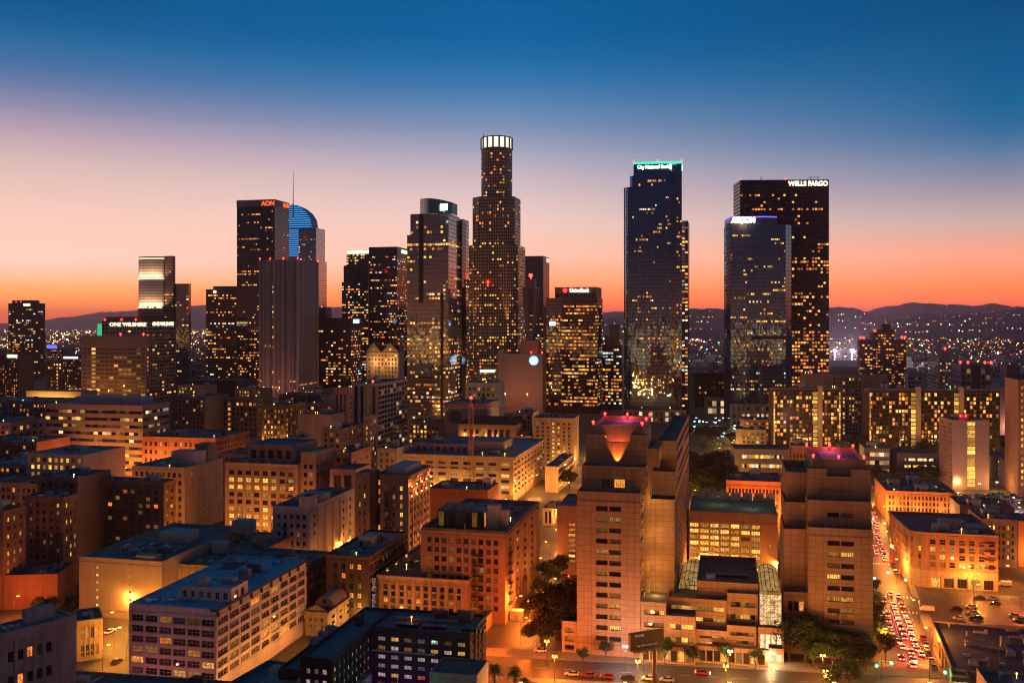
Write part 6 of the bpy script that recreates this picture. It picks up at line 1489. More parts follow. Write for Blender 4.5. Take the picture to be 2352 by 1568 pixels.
for Z0, Z1, poly, dn in ((6, z1, O1, dl), (z1, z2-6, O2, None), (z2, z3-4, C3, None)):
    n = len(poly)
    for i in range(n):
        p0, p1 = poly[i], poly[(i+1) % n]
        t = (p1[0]-p0[0], p1[1]-p0[1]); 
        nx, ny = t[1], -t[0]
        if ny > 0.2*math.hypot(nx, ny): continue
        lits(b, p0, p1, Z0, Z1, 4.3, 3.4, .22, .5, .06, ('warm', 'yellow', 'orange'), 1.2, .6, .55, dn)
# uplit edges
for x, y in ((cx_-r1*.66, cy_-r1*.99), (cx_-r1*.99, cy_-r1*.64), (cx_+r1*.66, cy_-r1*.99)): lampb(b.root, (x, y-3, z1-118), 120000, (1, .42, .14), .4, 24, (0, .02, 1))
mb = MB(); mb.box(cx_-14, -1.5, 44, cx_+6, -1, 47); b.part(mb, 'sign', emit('pale green sign', (.6, 1, .55), 4))
beacon(b, cx_-3, -2.5, b.lz(652), 1.2); b.finish()
b = tower('office_tower', 'plain tower with a red logo at its top behind the microwave mast', 1190, 1248, 588, 905, 1262, towerglass((.2, .11, .1), .25, 3, 4.2, .35, (.1, .06, .05)))
mb = MB(); mb.box(b.W+.2, b.D*.5, b.H-8, b.W+1, b.D*.95, b.H-2); b.part(mb, 'sign', emit('red white sign', (1, .25, .2), 3)); lits(b, (0, 0), (b.W, 0), 6, b.H*.6, 4.2, 3, .4, .6, .1, STW); b.finish()
# bank block with the white sign
b = tower('bank_building', 'squat dark bank tower with bands of yellow windows and a white roof sign', 1290, 1372, 684, 948, 1384, towerglass((.03, .022, .02), .16, 2.4, 4.2, .4, (.02, .014, .012)))
W, D, H = b.W, b.D, b.H
b.vol(W*-.2, 2, W*1.2-1, D-4, H+.01, b.lz(659, W*.5), wallmat((.42, .3, .25)), W_(nr=1, nc=9, m=(1, 1, .8, 7), ww=.7, wh=.9, lit=.8, pal='warm', r=.3), None, None, ROOF, .6, 'sign_storey')
zs_ = b.lz(667); text('sign', b.root, 'UnionBank', (W*.49, 1.4, zs_), W*.54, 4.8, emit('white sign letters', (1, .95, .9), 3), 0, .2, .01)
mb = MB(); mb.cyl(0, 0, 0, .5, 2.8, 2.8, 16); mb.v = [(x+W*.09, 1.6-z, y+zs_) for x, y, z in mb.v]; b.part(mb, 'logo', emit('red logo', (1, .04, .03), 2.5))
tw(b, rect(b.lx(1255, 6), 6, -.05, D), 0, b.lz(684), towerglass((.05, .03, .026), .3, 2.4, 4.2, .4), 'side_wing'); mb = MB(); mb.box(b.lx(1262, 6), 5.4, b.lz(748), b.lx(1276, 6), 5.95, b.lz(738)); b.part(mb, 'sign', emit('blue white sign', (.4, .6, 1), 3))
b.wins = []; lits(b, (0, 0), (W, 0), 8, H-8, 4.2, 2.5, .8, .85, .1, ('warm', 'orange', 'yellow'), 1.1, .95, .5); lits(b, (b.lx(1255, 6), 6), (0, 6), 8, H-20, 4.2, 2.5, .4, .6, .1, ('orange', 'warm')); lits(b, (W, 0), (W, D), 8, H-8, 4.2, 2.5, .2, .6, .12, STW); b.finish()
b = tower('office_tower', 'dark narrow block with a pale drum on its roof beside the blue tower', 1384, 1428, 792, 940, 1434, gridwall((.06, .045, .04), bay=3.4, fh=4), D=30)
mb = MB(); mb.cyl(b.W*.55, 12, b.H, b.lz(745), 7, 7, 16); mb.cyl(b.W*.2, 12, b.H, b.lz(770), 4, 4, 12); b.part(mb, 'roof_drum', wallmat((.42, .3, .25))); lits(b, (0, 0), (b.W, 0), 6, b.H-4, 4, 3.4, .6, .6, .25, STW); b.finish()
# blue glass tower with the green roof line
refl = lambda q: 1.0
BT = (.38, .6, 1.0)
BG = towerglass((.022, .055, .11), .44, 1.5, 4.1, .22, (.01, .02, .04), .03, .009, .1, .6, BT)
b = Bldg('skyscraper', 'tall blue glass tower outlined in green at the roof with a lit bank sign', 1432, 968, 9, 'skyscraper')
W = b.lx(1541); k = b.k; D = b.ly(1568, W+6*k) if True else 40
D = max(24, min(60, D)); x2 = b.lx(1554)
H1, H2, H3 = b.lz(430), b.lz(404), b.lz(378)
N = 8; rr_ = 20*k
def lcorner(x0, y0, r): return [(x0+r-r*math.cos(R(q)), y0+r-r*math.sin(R(q))) for q in (0, 15, 30, 45, 60, 75, 90)]
lc = lcorner(0, 0, rr_)
tw(b, lc+[(W, 0), (W, D), (0, D)], 0, H1, BG)
xA = b.lx(1446); tw(b, lcorner(xA, .5, 6)+[(W-.01, .5), (W-.01, D-.5), (xA, D-.5)], H1, H2, BG, 'upper_storeys'); xB = b.lx(1455); tw(b, rect(xB, 1, W-.02, D-1), H2, H3, BG, 'upper_storeys')
tw(b, rect(W+.02, 3, x2, D), 0, H2+1, towerglass((.012, .016, .022), .3, 1.5, 4.1, .2), 'dark_slot'); tw(b, rect(x2+.02, 1, b.lx(1566, 4), D), 0, H3-.5, BG, 'side_wing'); tw(b, rect(W-.01, 6, x2+.03, D-1), H2+1, H3-.5, BG, 'upper_storeys')
mb = MB(); xe = b.lx(1566, 4); mb.box(xB-.6, .2, H3, xe+.6, .9, H3+2.2); mb.box(xe-.1, .9, H3, xe+.6, D, H3+2.2); mb.box(xB-.6, .9, H3, xB, D, H3+2.2); b.part(mb, 'roof_light_line', emit('green roof light', (.03, .75, .42), 1.6))
mb = MB(); zs_ = b.lz(385); text('sign', b.root, 'City National Bank', (b.lx(1500), .6, zs_), b.lx(1536)-b.lx(1463), 5.2, emit('pale green letters', (.75, 1, .6), 6), 0, .3, .02); mb.box(b.lx(1537), .5, zs_-3, b.lx(1543), .95, zs_+3.4); mb.box(xe+.1, 8, zs_-3, xe+.6, D*.7, zs_+3); b.part(mb, 'sign_panel', emit('pale green sign', (.6, 1, .55), 4))
lits(b, (rr_, 0), (W, 0), 90, H1-6, 4.1, 1.9, .36, .45, .012, ('warm', 'yellow', 'orange', 'white'), 1.2, .8, .45)
lits(b, (rr_, 0), (W, 0), 14, 90, 4.1, 1.9, .3, .4, .02, STW, 1.1, .8, .45)
lits(b, (xA+6, .45), (W, .45), H1, H2-4, 4.1, 1.9, .9, .7, .1, ('yellow', 'warm')); lits(b, (x2, 1), (xe, 1), 60, H3-20, 4.1, 1.9, .2, .6, .04, ('yellow', 'warm'))
for x in (xB, b.lx(1510), xe): beacon(b, x, 2, H3+2.2, .8)
b.vol(-2, -4, b.lx(1572)+4, 3.9, 0, 14, wallmat((.36, .28, .24)), W_(nr=2, nc=12, m=(1, 1, .5, 1.5), ww=.6, wh=.7, lit=.4, pal='white', r=.8), None, None, ROOF, .6, 'podium')
# string of lamps round the terrace
b.finish()
b = tower('skyscraper', 'dark brown slab tower half hidden behind the blue glass tower', 1566, 1580, 507, 955, 1592, towerglass((.05, .032, .03), .35, 2, 4.1, .35, (.025, .018, .018)), a=13, D=40); lits(b, (0, 0), (b.W, 0), 10, b.H-6, 4.1, 2.4, .3, .7, .25, STW); b.finish()
# second blue tower with the white sign
b = Bldg('skyscraper', 'shorter blue glass tower with a glaring white company sign and a blue roof line', 1678, 978, 2, 'skyscraper')
W1 = b.lx(1716); W2 = b.lx(1822); H1 = b.lz(515); D = 38; k = b.k
tw(b, rect(0, 0, W1, D), 0, H1, towerglass((.05, .07, .11), .46, 1.5, 4.1, .22, (.03, .045, .07), .03, .009, .1, .6, BT)); 
tw(b, [(W1+.02, 0), (W2-8, 0), (W2, 8), (W2, D), (W1+.02, D)], 0, b.lz(516), BG)
xr_ = b.lx(1785); N = 8
pc = [(0, 1)]+[(W1+(xr_-W1)*i/N, 1-3*math.sin(math.pi*i/N)) for i in range(N+1)]+[(xr_, D-4), (0, D-4)]
tw(b, pc, H1, b.lz(500), towerglass((.05, .062, .085), .3, 1.5, 4.1, .22), 'crown_drum'); mb = MB(); mb.prism([(x, y-.3) for x, y in pc], b.lz(500), b.lz(500)+1.3); b.part(mb, 'roof_light_line', emit('violet blue light', (.12, .1, 1), 2.2))
text('sign', b.root, 'AECOM', (b.lx(1707), -2.6, b.lz(506)), b.lx(1734)-b.lx(1681), 6.0, emit('glaring white letters', (1, .92, .82), 8), 0, .4, .04); lampb(b.root, (b.lx(1707), -6, b.lz(512)), 9000, (1, .4, .12))
mb = MB(); mb.box(b.lx(1726), -.35, b.lz(779), W2-6, -.03, b.lz(771)); b.part(mb, 'dark_slot', DARKFRAME)
hi = b.lz(760)
lits(b, (0, 0), (W1, 0), hi, H1-10, 4.1, 1.9, .35, .6, .012, ('warm', 'yellow', 'white'), 1.1, .8, .45); lits(b, (W1, 0), (W2-8, 0), hi, H1-10, 4.1, 1.9, .4, .6, .012, ('warm', 'yellow', 'white'), 1.2, .8, .45); lits(b, (0, 0), (W2-8, 0), 20, hi, 4.1, 1.9, .3, .3, .03, STW, 1, .8, .45)
b.vol(-1, -6, W2-4, 5.9, 0, 24, wallmat((.3, .2, .17)), W_(nr=3, nc=12, m=(1, 1, .5, 1.5), ww=.6, wh=.55, lit=.12, litf=lambda r, c, a, d: r == 1 and c > 1 and c < 9 or rng.random() < .06, pal='white', s=.8, r=.6), None, None, ROOF, .6, 'podium'); b.finish()
# brown bank tower
b = tower('skyscraper', 'huge dark brown tower with a pale bank name along its top edge', 1700, 1904, 413, 955, 1906, gridwall((.085, .03, .026), (.012, .009, .009), 3.3, 4.1, .7, .6), a=2, D=40)
W, H = b.W, b.H
text('sign', b.root, 'WELLS FARGO', (b.lx(1856), -.6, b.lz(423)), b.lx(1901)-b.lx(1810), 5.8, emit('warm white sign letters', (1, .88, .55), 3.2), 0, .25, .03)
dn = lambda q: 2.8 if q < .36 else 1.0
lits(b, (0, -.02), (W, -.02), 10, H-16, 4.1, 3.3, .30, .62, .035, ('orange', 'warm', 'warm', 'orange'), 1.35, .75, .55, lambda q: 9 if .06 < q < .36 else 1.0)
for x in (b.lx(1752), b.lx(1757)): antenna(b, x, 10, H, 7, .5)
beacon(b, b.lx(1760), 12, H, .7); beacon(b, 1, 2, H, .7); beacon(b, b.lx(1805), 4, H, .7)
mb = MB(); x0 = b.lx(1862); mb.box(x0, 6, H+3.4, x0+12, 7, H+4.0); mb.box(x0+1, 6, H, x0+1.5, 7, H+3.4); mb.box(x0+10, 6, H, x0+10.5, 7, H+3.4); b.part(mb, 'roof_gantry', METAL); b.finish()
# stepped apartment tower far right
b = Bldg('apartment_tower', 'brown stepped apartment tower with a raised middle and red roof lamps', 1974, 915, 13, 'skyscraper')
g = gridwall((.2, .11, .09), bay=3.4, fh=4.0); X = lambda p, d=0: b.lx(p, d)
for (p0, p1, yt, d0) in ((1974, 2004, 780, 6), (2004, 2026, 764, 2), (2016, 2054, 757, 0), (2050, 2082, 779, 6)):
    zt_ = b.lz(yt); tw(b, rect(X(p0, d0), d0, X(p1, d0), 36-d0), 0, zt_, g, 'wall'); lits(b, (X(p0, d0), d0), (X(p1, d0), d0), 4, zt_-6, 4, 3.4, .5, .5, .18, ('yellow', 'warm', 'orange'), 1.2)
tw(b, rect(X(2027), .5, X(2046), 20), b.lz(757), b.lz(744), g, 'crown')
for p, y in ((1977, 779), (1984, 779), (2010, 763), (2072, 778), (2079, 778)): beacon(b, X(p, 5), 6.5, b.lz(y), 1.3)
b.finish()
b = simple('white_office', 'white office with yellow window columns and a roof hut beyond the apartment slabs', 2156, 2200, 818, 922, (.55, .47, .46), D=34, a=13, F_=W_(nr=12, nc=6, m=(1, 1, 3, 3), ww=.5, wh=.5, lit=.35, pal='yellow'), L_=W_(ribbon=True, nr=12, nc=8, m=(.5, .5, 3, 3), ww=1, wh=.45, lit=.05), xs=2131, clutter=0, huts=0, done=False)
b.box('stair_house', b.W*.1, 6, b.H-.89, b.W*.7, 20, b.H+8, wallmat((.5, .42, .42))); beacon(b, b.W*.4, 8, b.H+8, 1.3); b.finish()
b = simple('twin_bay_office', 'pale office whose two gridded bays flank a dark middle under red lamps', 2206, 2277, 836, 935, (.48, .4, .42), D=30, a=13, xs=2186, F_=W_(nr=6, nc=6, m=(1, 1, 4, 5), ww=.78, wh=.72, r=.6, lit=.15, pal='yellow'), L_=W_(nr=6, nc=4, m=(1, 1, 4, 5), ww=.7, wh=.7, lit=.05), clutter=3, done=False)
mb = MB(); mb.box(b.W*.36, -.25, 0, b.W*.64, -.03, b.H-1); b.part(mb, 'dark_glass', DARK)
for x in (0, b.W*.25, b.W*.8, b.W): beacon(b, x, 1, b.H, 1.3)
b.finish()
simple('striped_garage', 'small block striped with white decks beside the brown stepped apartment tower', 2085, 2128, 855, 935, (.5, .45, .42), D=24, F_=W_(ribbon=True, nr=7, nc=4, m=(.5, 6, 2, 5), ww=1, wh=.55, lit=.02), clutter=2)
simple('far_block', 'dull brown windowless slab far out near the picture edge', 2312, 2342, 838, 940, (.2, .13, .13), D=30, clutter=1)
simple('stadium_stand', 'white lit stand of a sports ground under two flood masts', 1905, 1972, 828, 862, (.6, .58, .58), D=40, clutter=0, huts=0, roof=roofmat((.5, .5, .52), .2))
for i, (px, lab) in enumerate(((1917, 'floodlight mast close to the dark brown bank tower'), (1957, 'brighter floodlight mast close to the stepped apartment tower'))):
    x, y = gp(px, 848); t = thing('floodlight_mast', lab, 'floodlight', (x, y, 0), 0, 'sports ground floodlights'); z = HC-(806-YH)*y/F
    mb = MB(); mb.cyl(0, 0, 0, z, 1.0, .6, 8); mb.build('pole', METAL, t)
    mb = MB(); mb.box(-3-i, -1, z, 3+i, 1, z+3.5+i); mb.build('lamp_head', emit('stadium floodlight', (.95, .88, 1), 30), t); lampb(t, (0, -12, z-2), 900000, (.95, .85, 1), 2)
b = simple('neon_block', 'far low block with a blue neon sign beside the clipped corner tower', 107, 146, 800, 885, (.3, .2, .2), D=30, F_=wn(.4), clutter=1, done=False); mb = MB(); mb.box(2, -1, b.H, b.W*.6, 0, b.H+6); b.part(mb, 'sign', emit('violet blue light', (.12, .1, 1), 2.2)); b.finish()
simple('hotel_far', 'far block with a zigzag column of bright stair lamps', 108, 142, 828, 915, (.34, .2, .15), D=26, F_=W_(nr=10, nc=5, m=(.5, .5, 3, 3), ww=.6, wh=.5, litf=lambda r, c, a, d: c == 3 or rng.random() < .1, pal='yellow', s=1.4), clutter=1)
b = simple('dark_block', 'dark far block with a pale blue sign above scattered windows', 142, 188, 815, 920, (.1, .06, .06), D=26, F_=wn(.2, pal='yellow'), clutter=1, done=False); mb = MB(); mb.box(b.W*.1, -.6, b.H-5, b.W*.8, -.05, b.H-2.2); b.part(mb, 'sign', emit('pale blue sign', (.5, .7, 1), 3)); b.finish()
b = simple('market_roof', 'low sheds glaring with yellow flood lamps behind the striped office', 60, 186, 897, 950, (.4, .3, .2), D=30, clutter=2, huts=0, done=False)
for x in (16, 30, 44, 56): lampb(b.root, (x, -6, 8), 26000, (1, .5, .1))
b.finish()
simple('black_hall', 'black low hall at the foot of the reddish stone tower', 405, 540, 872, 935, (.05, .035, .035), D=60, clutter=4)
b = simple('tower_base_block', 'dark office cut by the left picture edge with a green white roof sign', -70, 42, 815, 925, (.09, .05, .05), D=30, F_=wn(.25, pal='orange'), clutter=2, done=False); mb = MB(); mb.box(b.W*.78, -.8, b.H-3, b.W*.98, -.1, b.H+1); b.part(mb, 'sign', emit('greenish sign', (.8, 1, .4), 3)); b.finish()
# ---------------------------------------------------------------- street lamps
def inside(x, y):
    for P_ in FOOT:
        s = None; ok = True
        for i in range(len(P_)):
            a_, c_ = P_[i], P_[(i+1) % len(P_)]
            q = (c_[0]-a_[0])*(y-a_[1])-(c_[1]-a_[1])*(x-a_[0])
            if s is None: s = q > 0
            elif (q > 0) != s: ok = False; break
        if ok: return True
    return False
SOD, WARM, COOL = (1, .30, .04), (1, .48, .13), (.75, .8, 1)
LAMPMESH = {}
def lamp_proto(h, kind):
    if (h, kind) in LAMPMESH: return LAMPMESH[h, kind]
    pole = MB(); pole.cyl(0, 0, 0, .5, .22, .16, 8); pole.cyl(0, 0, .5, h, .11, .07, 6)
    head, glow = MB(), MB()
    if kind == 'arm':
        pole.bar((0, 0, h-.1), (1.8, 0, h+.25), .05); head.box(1.4, -.18, h+.2, 2.3, .18, h+.42); glow.box(1.35, -.3, h-.15, 2.35, .3, h+.18)
    else:
        pole.bar((-.5, 0, h), (.5, 0, h), .05); head.box(-.1, -.1, h, .1, .1, h+.3)
        for x in (-.5, .5): glow.cyl(x, 0, h+.05, h+.7, .36, .26, 8)
    LAMPMESH[h, kind] = tuple(m.mesh(n, M) for m, n, M in ((pole, 'pole', plain('dark lamp post', (.05, .05, .05), .5)), (head, 'lamp_head', METAL)))+(glow,)
    return LAMPMESH[h, kind]
LIGHTS = {}; GLOW = {}
def street_lamp(x, y, label, watts=9000, col=SOD, h=9.0, kind='arm', rz=0.0, group='street lamps', real=True):
    t = thing('street_lamp', label, 'street lamp', (x, y, 0), rz, group)
    p, hd, gl = lamp_proto(h, kind)
    link('pole', p, t); link('lamp_head', hd, t)
    if (h, kind, col) not in GLOW: GLOW[h, kind, col] = gl.mesh('bulb', emit('lamp bulb', (col[0], col[1]*1.5, col[2]*2.2), 5))
    link('bulb', GLOW[h, kind, col], t)
    if real:
        if (watts, col) not in LIGHTS:
            L = bpy.data.lights.new('lamp_light', 'POINT'); L.energy = watts*1.6; L.color = col; L.shadow_soft_size = .25; LIGHTS[watts, col] = L
        link('lamp_light', LIGHTS[watts, col], t, (1.8 if kind == 'arm' else 0, 0, h-.6))
    return t
def lamp_head_at(px, py, label, h=8.6, **k):
    x, y = gp(px, py, h); return street_lamp(x, y, label, h=h, **k)
ordn = 'first second third fourth fifth sixth seventh eighth ninth tenth eleventh twelfth'.split()
# seen ones, by the street in front of the granite towers
for px, py, lab, w_, c_ in (
 (1108, 1462, 'lamp on the corner of the dark hotel by the parking lot', 11000, (1, .18, .01)), (1256, 1474, 'lamp beside the big dark fig tree at the parking lot', 9000, (1, .2, .015)),
 (1274, 1509, 'lamp on the pavement by the parking lot exit', 11000, (1, .24, .02)), (1436, 1486, 'cold white lamp beside the billboard', 2600, COOL), (1478, 1486, 'lamp just behind the billboard post', 5000, WARM),
 (1465, 1520, 'lamp in front of the billboard by the street', 9000, SOD), (1677, 1497, 'lamp at the wall left of the podium entrance', 6000, WARM), (1667, 1531, 'lamp by the kerb before the podium entrance', 9000, SOD),
 (1890, 1507, 'lamp among the street trees before the second granite tower', 8000, SOD), (1896, 1543, 'lamp by the kerb under the street trees', 8000, SOD), (1772, 1540, 'lamp by the kerb before the bright atrium', 6000, SOD)):
    lamp_head_at(px, py, lab, 7.5, watts=w_, col=c_, kind='twin', rz=R(-13))
for i, (px, py) in enumerate(((2005, 1118), (2013, 1139), (2023, 1162), (2046, 1220), (2057, 1250), (2070, 1284), (2111, 1378), (2140, 1441))):
    lamp_head_at(px, py, f'{ordn[7-i]} lamp from the near end along the traffic street', 8.6, watts=12500, col=(1, .27, .035), rz=R(180-A3) if px > 2040 else R(-A3), group='lamps along the traffic street')
for px, py, lab in ((2021, 1443, 'twin lamp in the trees beside the second granite tower'), (2223, 1318, 'lamp in front of the curved brick building'), (2236, 1341, 'nearer lamp in front of the curved brick building'), (2304, 1298, 'bright lamp behind the curved brick building')):
    lamp_head_at(px, py, lab, 8.0, watts=4800, col=SOD)
for px, py, lab in ((2228, 1142, 'cold white lamp at the crowded lot'), (2321, 1142, 'second cold white lamp at the crowded lot')): lamp_head_at(px, py, lab, 8, watts=9000, col=(.8, .75, 1))
for i in range(9):
    px, py = 1684-i*1.6+(i % 2)*9, 985+i*13
    lamp_head_at(px, py, f'{ordn[i]} lamp from the top of the dotted stair street beside the dark trees', 7, watts=6000, col=(1, .45, .1), group='lamps down the stair street')
for i, (px, py) in enumerate(((1278, 1175), (1262, 1150), (1300, 1108), (1318, 1088), (1334, 1066), (1342, 1050))):
    lamp_head_at(px, py, f'{ordn[i]} lamp from the near end along the narrow orange street', 8, watts=4800, col=(1, .38, .07), group='lamps along the narrow street')
for i, (px, py) in enumerate(((1960, 1128), (1985, 1112), (2060, 1106), (2100, 1104), (2150, 1110), (2200, 1104), (2250, 1112), (2290, 1108))):
    lamp_head_at(px, py, f'{ordn[i]} lamp in the tree row before the parking garages', 6, watts=3500, col=WARM, kind='twin', group='lamps in the tree row')
for i, (px, py) in enumerate(((246, 1405), (262, 1440), (290, 1460), (236, 1480))):
    lamp_head_at(px, py, f'{ordn[i]} lamp on the glowing street beside the tan warehouse', 8, watts=5200, col=(1, .36, .04), group='lamps beside the tan warehouse')
# light between the older blocks, on streets mostly hidden by them
rngl = random.Random(11); nL = 0
def lamp_row(p, d, n, step, off, watts, col, lab):
    global nL
    for i in range(n):
        for s_ in (-1, 1):
            if rngl.random() < .25: continue
            q = along(p, d, i*step+rngl.uniform(-3, 3), off*s_)
            if inside(*q): continue
            px = CX+q[0]/q[1]*F
            if not -150 < px < 2500: continue
            street_lamp(*q, lab, watts, col, 8.5, 'arm', rngl.choice((0, math.pi)), 'street lamps between the older blocks')
lamp_row(along(b1, V13, -420), V13, 30, 26, 7, 7000, SOD, 'small street lamp on the wide street through the older blocks')
lamp_row(along(b2, V13, -480), V13, 34, 30, 8, 11000, (1, .5, .14), 'small street lamp on the street at the foot of the towers')
lamp_row(along(b0, V13, -320), V13, 22, 27, 6, 5000, SOD, 'small street lamp on the street hidden behind the front blocks')
for pxs in (560, 880): 
    lamp_row(along(gp(pxs, 1440), U13, 0), U13, 14, 30, 6, 2600, SOD, 'small street lamp in a side street between the brick blocks')
lamp_row(along(gp(1262, 1330), U13, -60), U13, 14, 30, 6, 5000, SOD, 'small street lamp beside the narrow street past the parking lot')
lamp_row(along(gp(262, 1470), U13, 20), U13, 8, 32, 7, 4500, (1, .36, .05), 'small street lamp far down the glowing street by the warehouse')
# red and orange pools of light
for px, py, w_, c_, lab in ((30, 1424, 6500, (1, .19, .025), 'reddish lamp at the dark lot behind the corner shop'), (2345, 1404, 12000, (1, .14, .02), 'red tinted lamp over the lot before the curved building'), (1185, 1424, 12000, (1, .2, .02), 'orange lamp on the wall of the brown block over the parking lot'), (1196, 1478, 17000, (1, .12, .004), 'added orange fill lamp in the middle of the empty parking lot')):  # the mid-lot lamp is an added fill that makes the asphalt glow orange
    x, y = gp(px, py); street_lamp(x, y, lab, w_, c_, 9)
for i, px in enumerate((1180, 1420, 1660, 1900, 2120)):  # added lamps out of frame, lighting the granite facade
    Y = 258; street_lamp((px-CX)*Y/F, Y, f'added tall fill lamp out of view below the bottom edge, {ordn[i]} from the palms', 5000, (1, .34, .06), 13, group='added fill lamps below the bottom edge')
# ---------------------------------------------------------------- traffic lights
GRN = emit('green signal', (.03, 1, .35), 16)
def traffic_light(px, py, lab, arm=2.5):
    h = 5.6; x, y = gp(px, py, h); t = thing('traffic_light', lab, 'traffic light', (x+arm, y, 0), R(-A3), 'green traffic lights')
    mb = MB(); mb.cyl(0, 0, 0, h+.4, .12, .09, 6); mb.bar((0, 0, h+.3), (-arm, 0, h+.3), .05); mb.build('pole', plain('dark lamp post', (.05, .05, .05), .5), t)
    mb = MB(); mb.box(-arm-.22, -.2, h-.75, -arm+.22, .2, h+.55); mb.build('signal_head', plain('signal housing', (.02, .02, .02), .5), t)
    mb = MB(); mb.cyl(0, 0, 0, .3, .42, .42, 10); mb.v = [(x_-arm, -.21-z_, y_+h-.5) for x_, y_, z_ in mb.v]; mb.build('green_lamp', GRN, t)
    L = LIGHTS.get('g')
    if not L: L = bpy.data.lights.new('lamp_light', 'POINT'); L.energy = 350; L.color = (.03, 1, .35); L.shadow_soft_size = .2; LIGHTS['g'] = L
    link('lamp_light', L, t, (-arm, -1.0, h-.5))
for px, py, lab, ar in ((2005, 1188, 'green light at the far crossing on the granite tower side', -1), (2032, 1199, 'green light at the far crossing on the brick side', 1.5), (2041, 1312, 'green light hanging over the middle of the traffic street', 3.5), (2008, 1323, 'green light before the zebra crossing by the granite tower', -1.5), (2080, 1328, 'green light at the foot of the curved brick building', 1), (2009, 1359, 'green light half hidden by trees below the granite tower', -1), (2046, 1515, 'green light over the near end of the traffic street', -3), (2013, 1523, 'green light at the kerb under the street trees', -.5), (2105, 1517, 'small green light on the long arm at the near crossing', 4), (2171, 1539, 'green light beside the tiny street cafe', .5)):
    traffic_light(px, py, lab, ar)
# ---------------------------------------------------------------- cars
TAIL = emit('red tail lamp', (1, .03, .02), 34, True); HEADL = emit('head lamp', (1, .85, .6), 10)
PAINTS = {'white': (.65, .64, .62), 'silver': (.4, .4, .41), 'black': (.02, .02, .022), 'grey': (.14, .14, .15), 'red': (.35, .03, .02), 'blue': (.04, .07, .2)}
TYRE = plain('rubber', (.02, .02, .02), .8); CGL = darkglass((.01, .012, .015), .05, 'car glass', 0)
CARM = {}
def car_mesh(kind):
    if kind in CARM: return CARM[kind]
    if kind == 'van': lo, hi = [(-2.5, .45), (-2.5, 2.1), (1.3, 2.1), (2.0, 1.25), (2.6, 1.05), (2.6, .4)], [(-2.3, 1.25), (-2.3, 1.9), (1.15, 1.9), (1.75, 1.3)]
    else: lo, hi = [(-2.2, .4), (-2.25, .75), (-2.05, 1.0), (-1.2, 1.04), (1.0, 1.0), (2.05, .82), (2.25, .6), (2.2, .35)], [(-1.75, 1.0), (-1.05, 1.42), (.3, 1.45), (1.15, .99)]
    def ext(prof, w0, w1):
        mb = MB(); n = len(prof); mz = max(p[1] for p in prof); nz = min(p[1] for p in prof)
        wd = lambda z: w0+(w1-w0)*(z-nz)/(mz-nz)
        A = [(-wd(z), x, z) for x, z in prof]; B = [(wd(z), x, z) for x, z in prof]
        mb.face(A); mb.face(B[::-1])
        for i in range(n): j = (i+1) % n; mb.face([A[i], B[i], B[j], A[j]])
        return mb
    body = ext(lo, .88, .84); glass = ext(hi, .80, .62)
    if kind != 'van': body.box(-.6, -1.0, 1.43, .6, .28, 1.475)
    w_ = MB()
    for i in range(10):
        a0, a1 = 2*math.pi*i/10, 2*math.pi*(i+1)/10; r = .34
        w_.face([(-.12, r*math.cos(a0), r*math.sin(a0)), (.12, r*math.cos(a0), r*math.sin(a0)), (.12, r*math.cos(a1), r*math.sin(a1)), (-.12, r*math.cos(a1), r*math.sin(a1))])
    for s_ in (-.12, .12): w_.face([(s_, .34*math.cos(2*math.pi*i/10), .34*math.sin(2*math.pi*i/10)) for i in range(10)])
    tl = MB(); tl.box(-.28, -.06, -.12, .28, .06, .12); hl = MB(); hl.box(-.22, -.05, -.1, .22, .05, .1)
    CARM[kind] = (body, glass.mesh('car_windows', CGL), w_.mesh('wheel', TYRE), tl, hl.mesh('headlight', HEADL), {}, lo[0][0], lo[-2][0] if kind == 'van' else 2.2)
    return CARM[kind]
DIMTAIL = plain('unlit tail lamp', (.2, .01, .01), .3); DIMHEAD = plain('unlit head lamp', (.5, .5, .5), .2)
TM = {}
def car(x, y, rz, colour, label, lit='tail', kind='car', group=None):
    body, gl, wh, tl, hl, cache, ys, yf = car_mesh(kind)
    t = thing('van' if kind == 'van' else 'car', label, 'van' if kind == 'van' else 'car', (x, y, .04), rz, group)
    if colour not in cache: cache[colour] = body.mesh('body', plain('car paint '+colour, PAINTS[colour], .25))
    link('body', cache[colour], t); link('windows', gl, t)
    for sx_ in (-.78, .78):
        for sy_ in (-1.4, 1.4): link('wheel', wh, t, (sx_, sy_, .34))
    for k_ in (('tail', lit == 'tail'), ('head', lit == 'tail')):
        if k_ not in TM:
            m = MB(); m.box(-.34, -.06, -.15, .34, .06, .15)
            TM[k_] = m.mesh(k_[0]+'light', (TAIL if k_[0] == 'tail' else HEADL) if k_[1] else (DIMTAIL if k_[0] == 'tail' else DIMHEAD))
    for sx_ in (-.55, .55):
        link('taillight', TM['tail', lit == 'tail'], t, (sx_, ys-.05, .85)); link('headlight', TM['head', lit == 'tail'], t, (sx_, yf+.05, .66))
    return t
V2 = lambda cx, cy: (1911+cx*.325, 1058.4+cy*.325)
cols = ['white', 'silver', 'black', 'grey', 'white', 'silver', 'red', 'black', 'white', 'blue']
ci = 0
def lane(lst, lab, rz=R(-A3), grp='cars queueing on the traffic street', lit='tail'):
    global ci
    lst = sorted(lst, key=lambda q: -q[1])
    for i, q in enumerate(lst):
        c_ = cols[(ci*7+i*3) % len(cols)]; x, y = gp(*V2(*q)); car(x, y, rz, c_, f'{c_} car, {ordn[i % 12]} from the near end {lab}', lit, group=grp)
    ci += 1
lane([(390, 1095), (397, 1135), (408, 1175), (420, 1218), (365, 995)], 'in the lane nearest the granite tower')
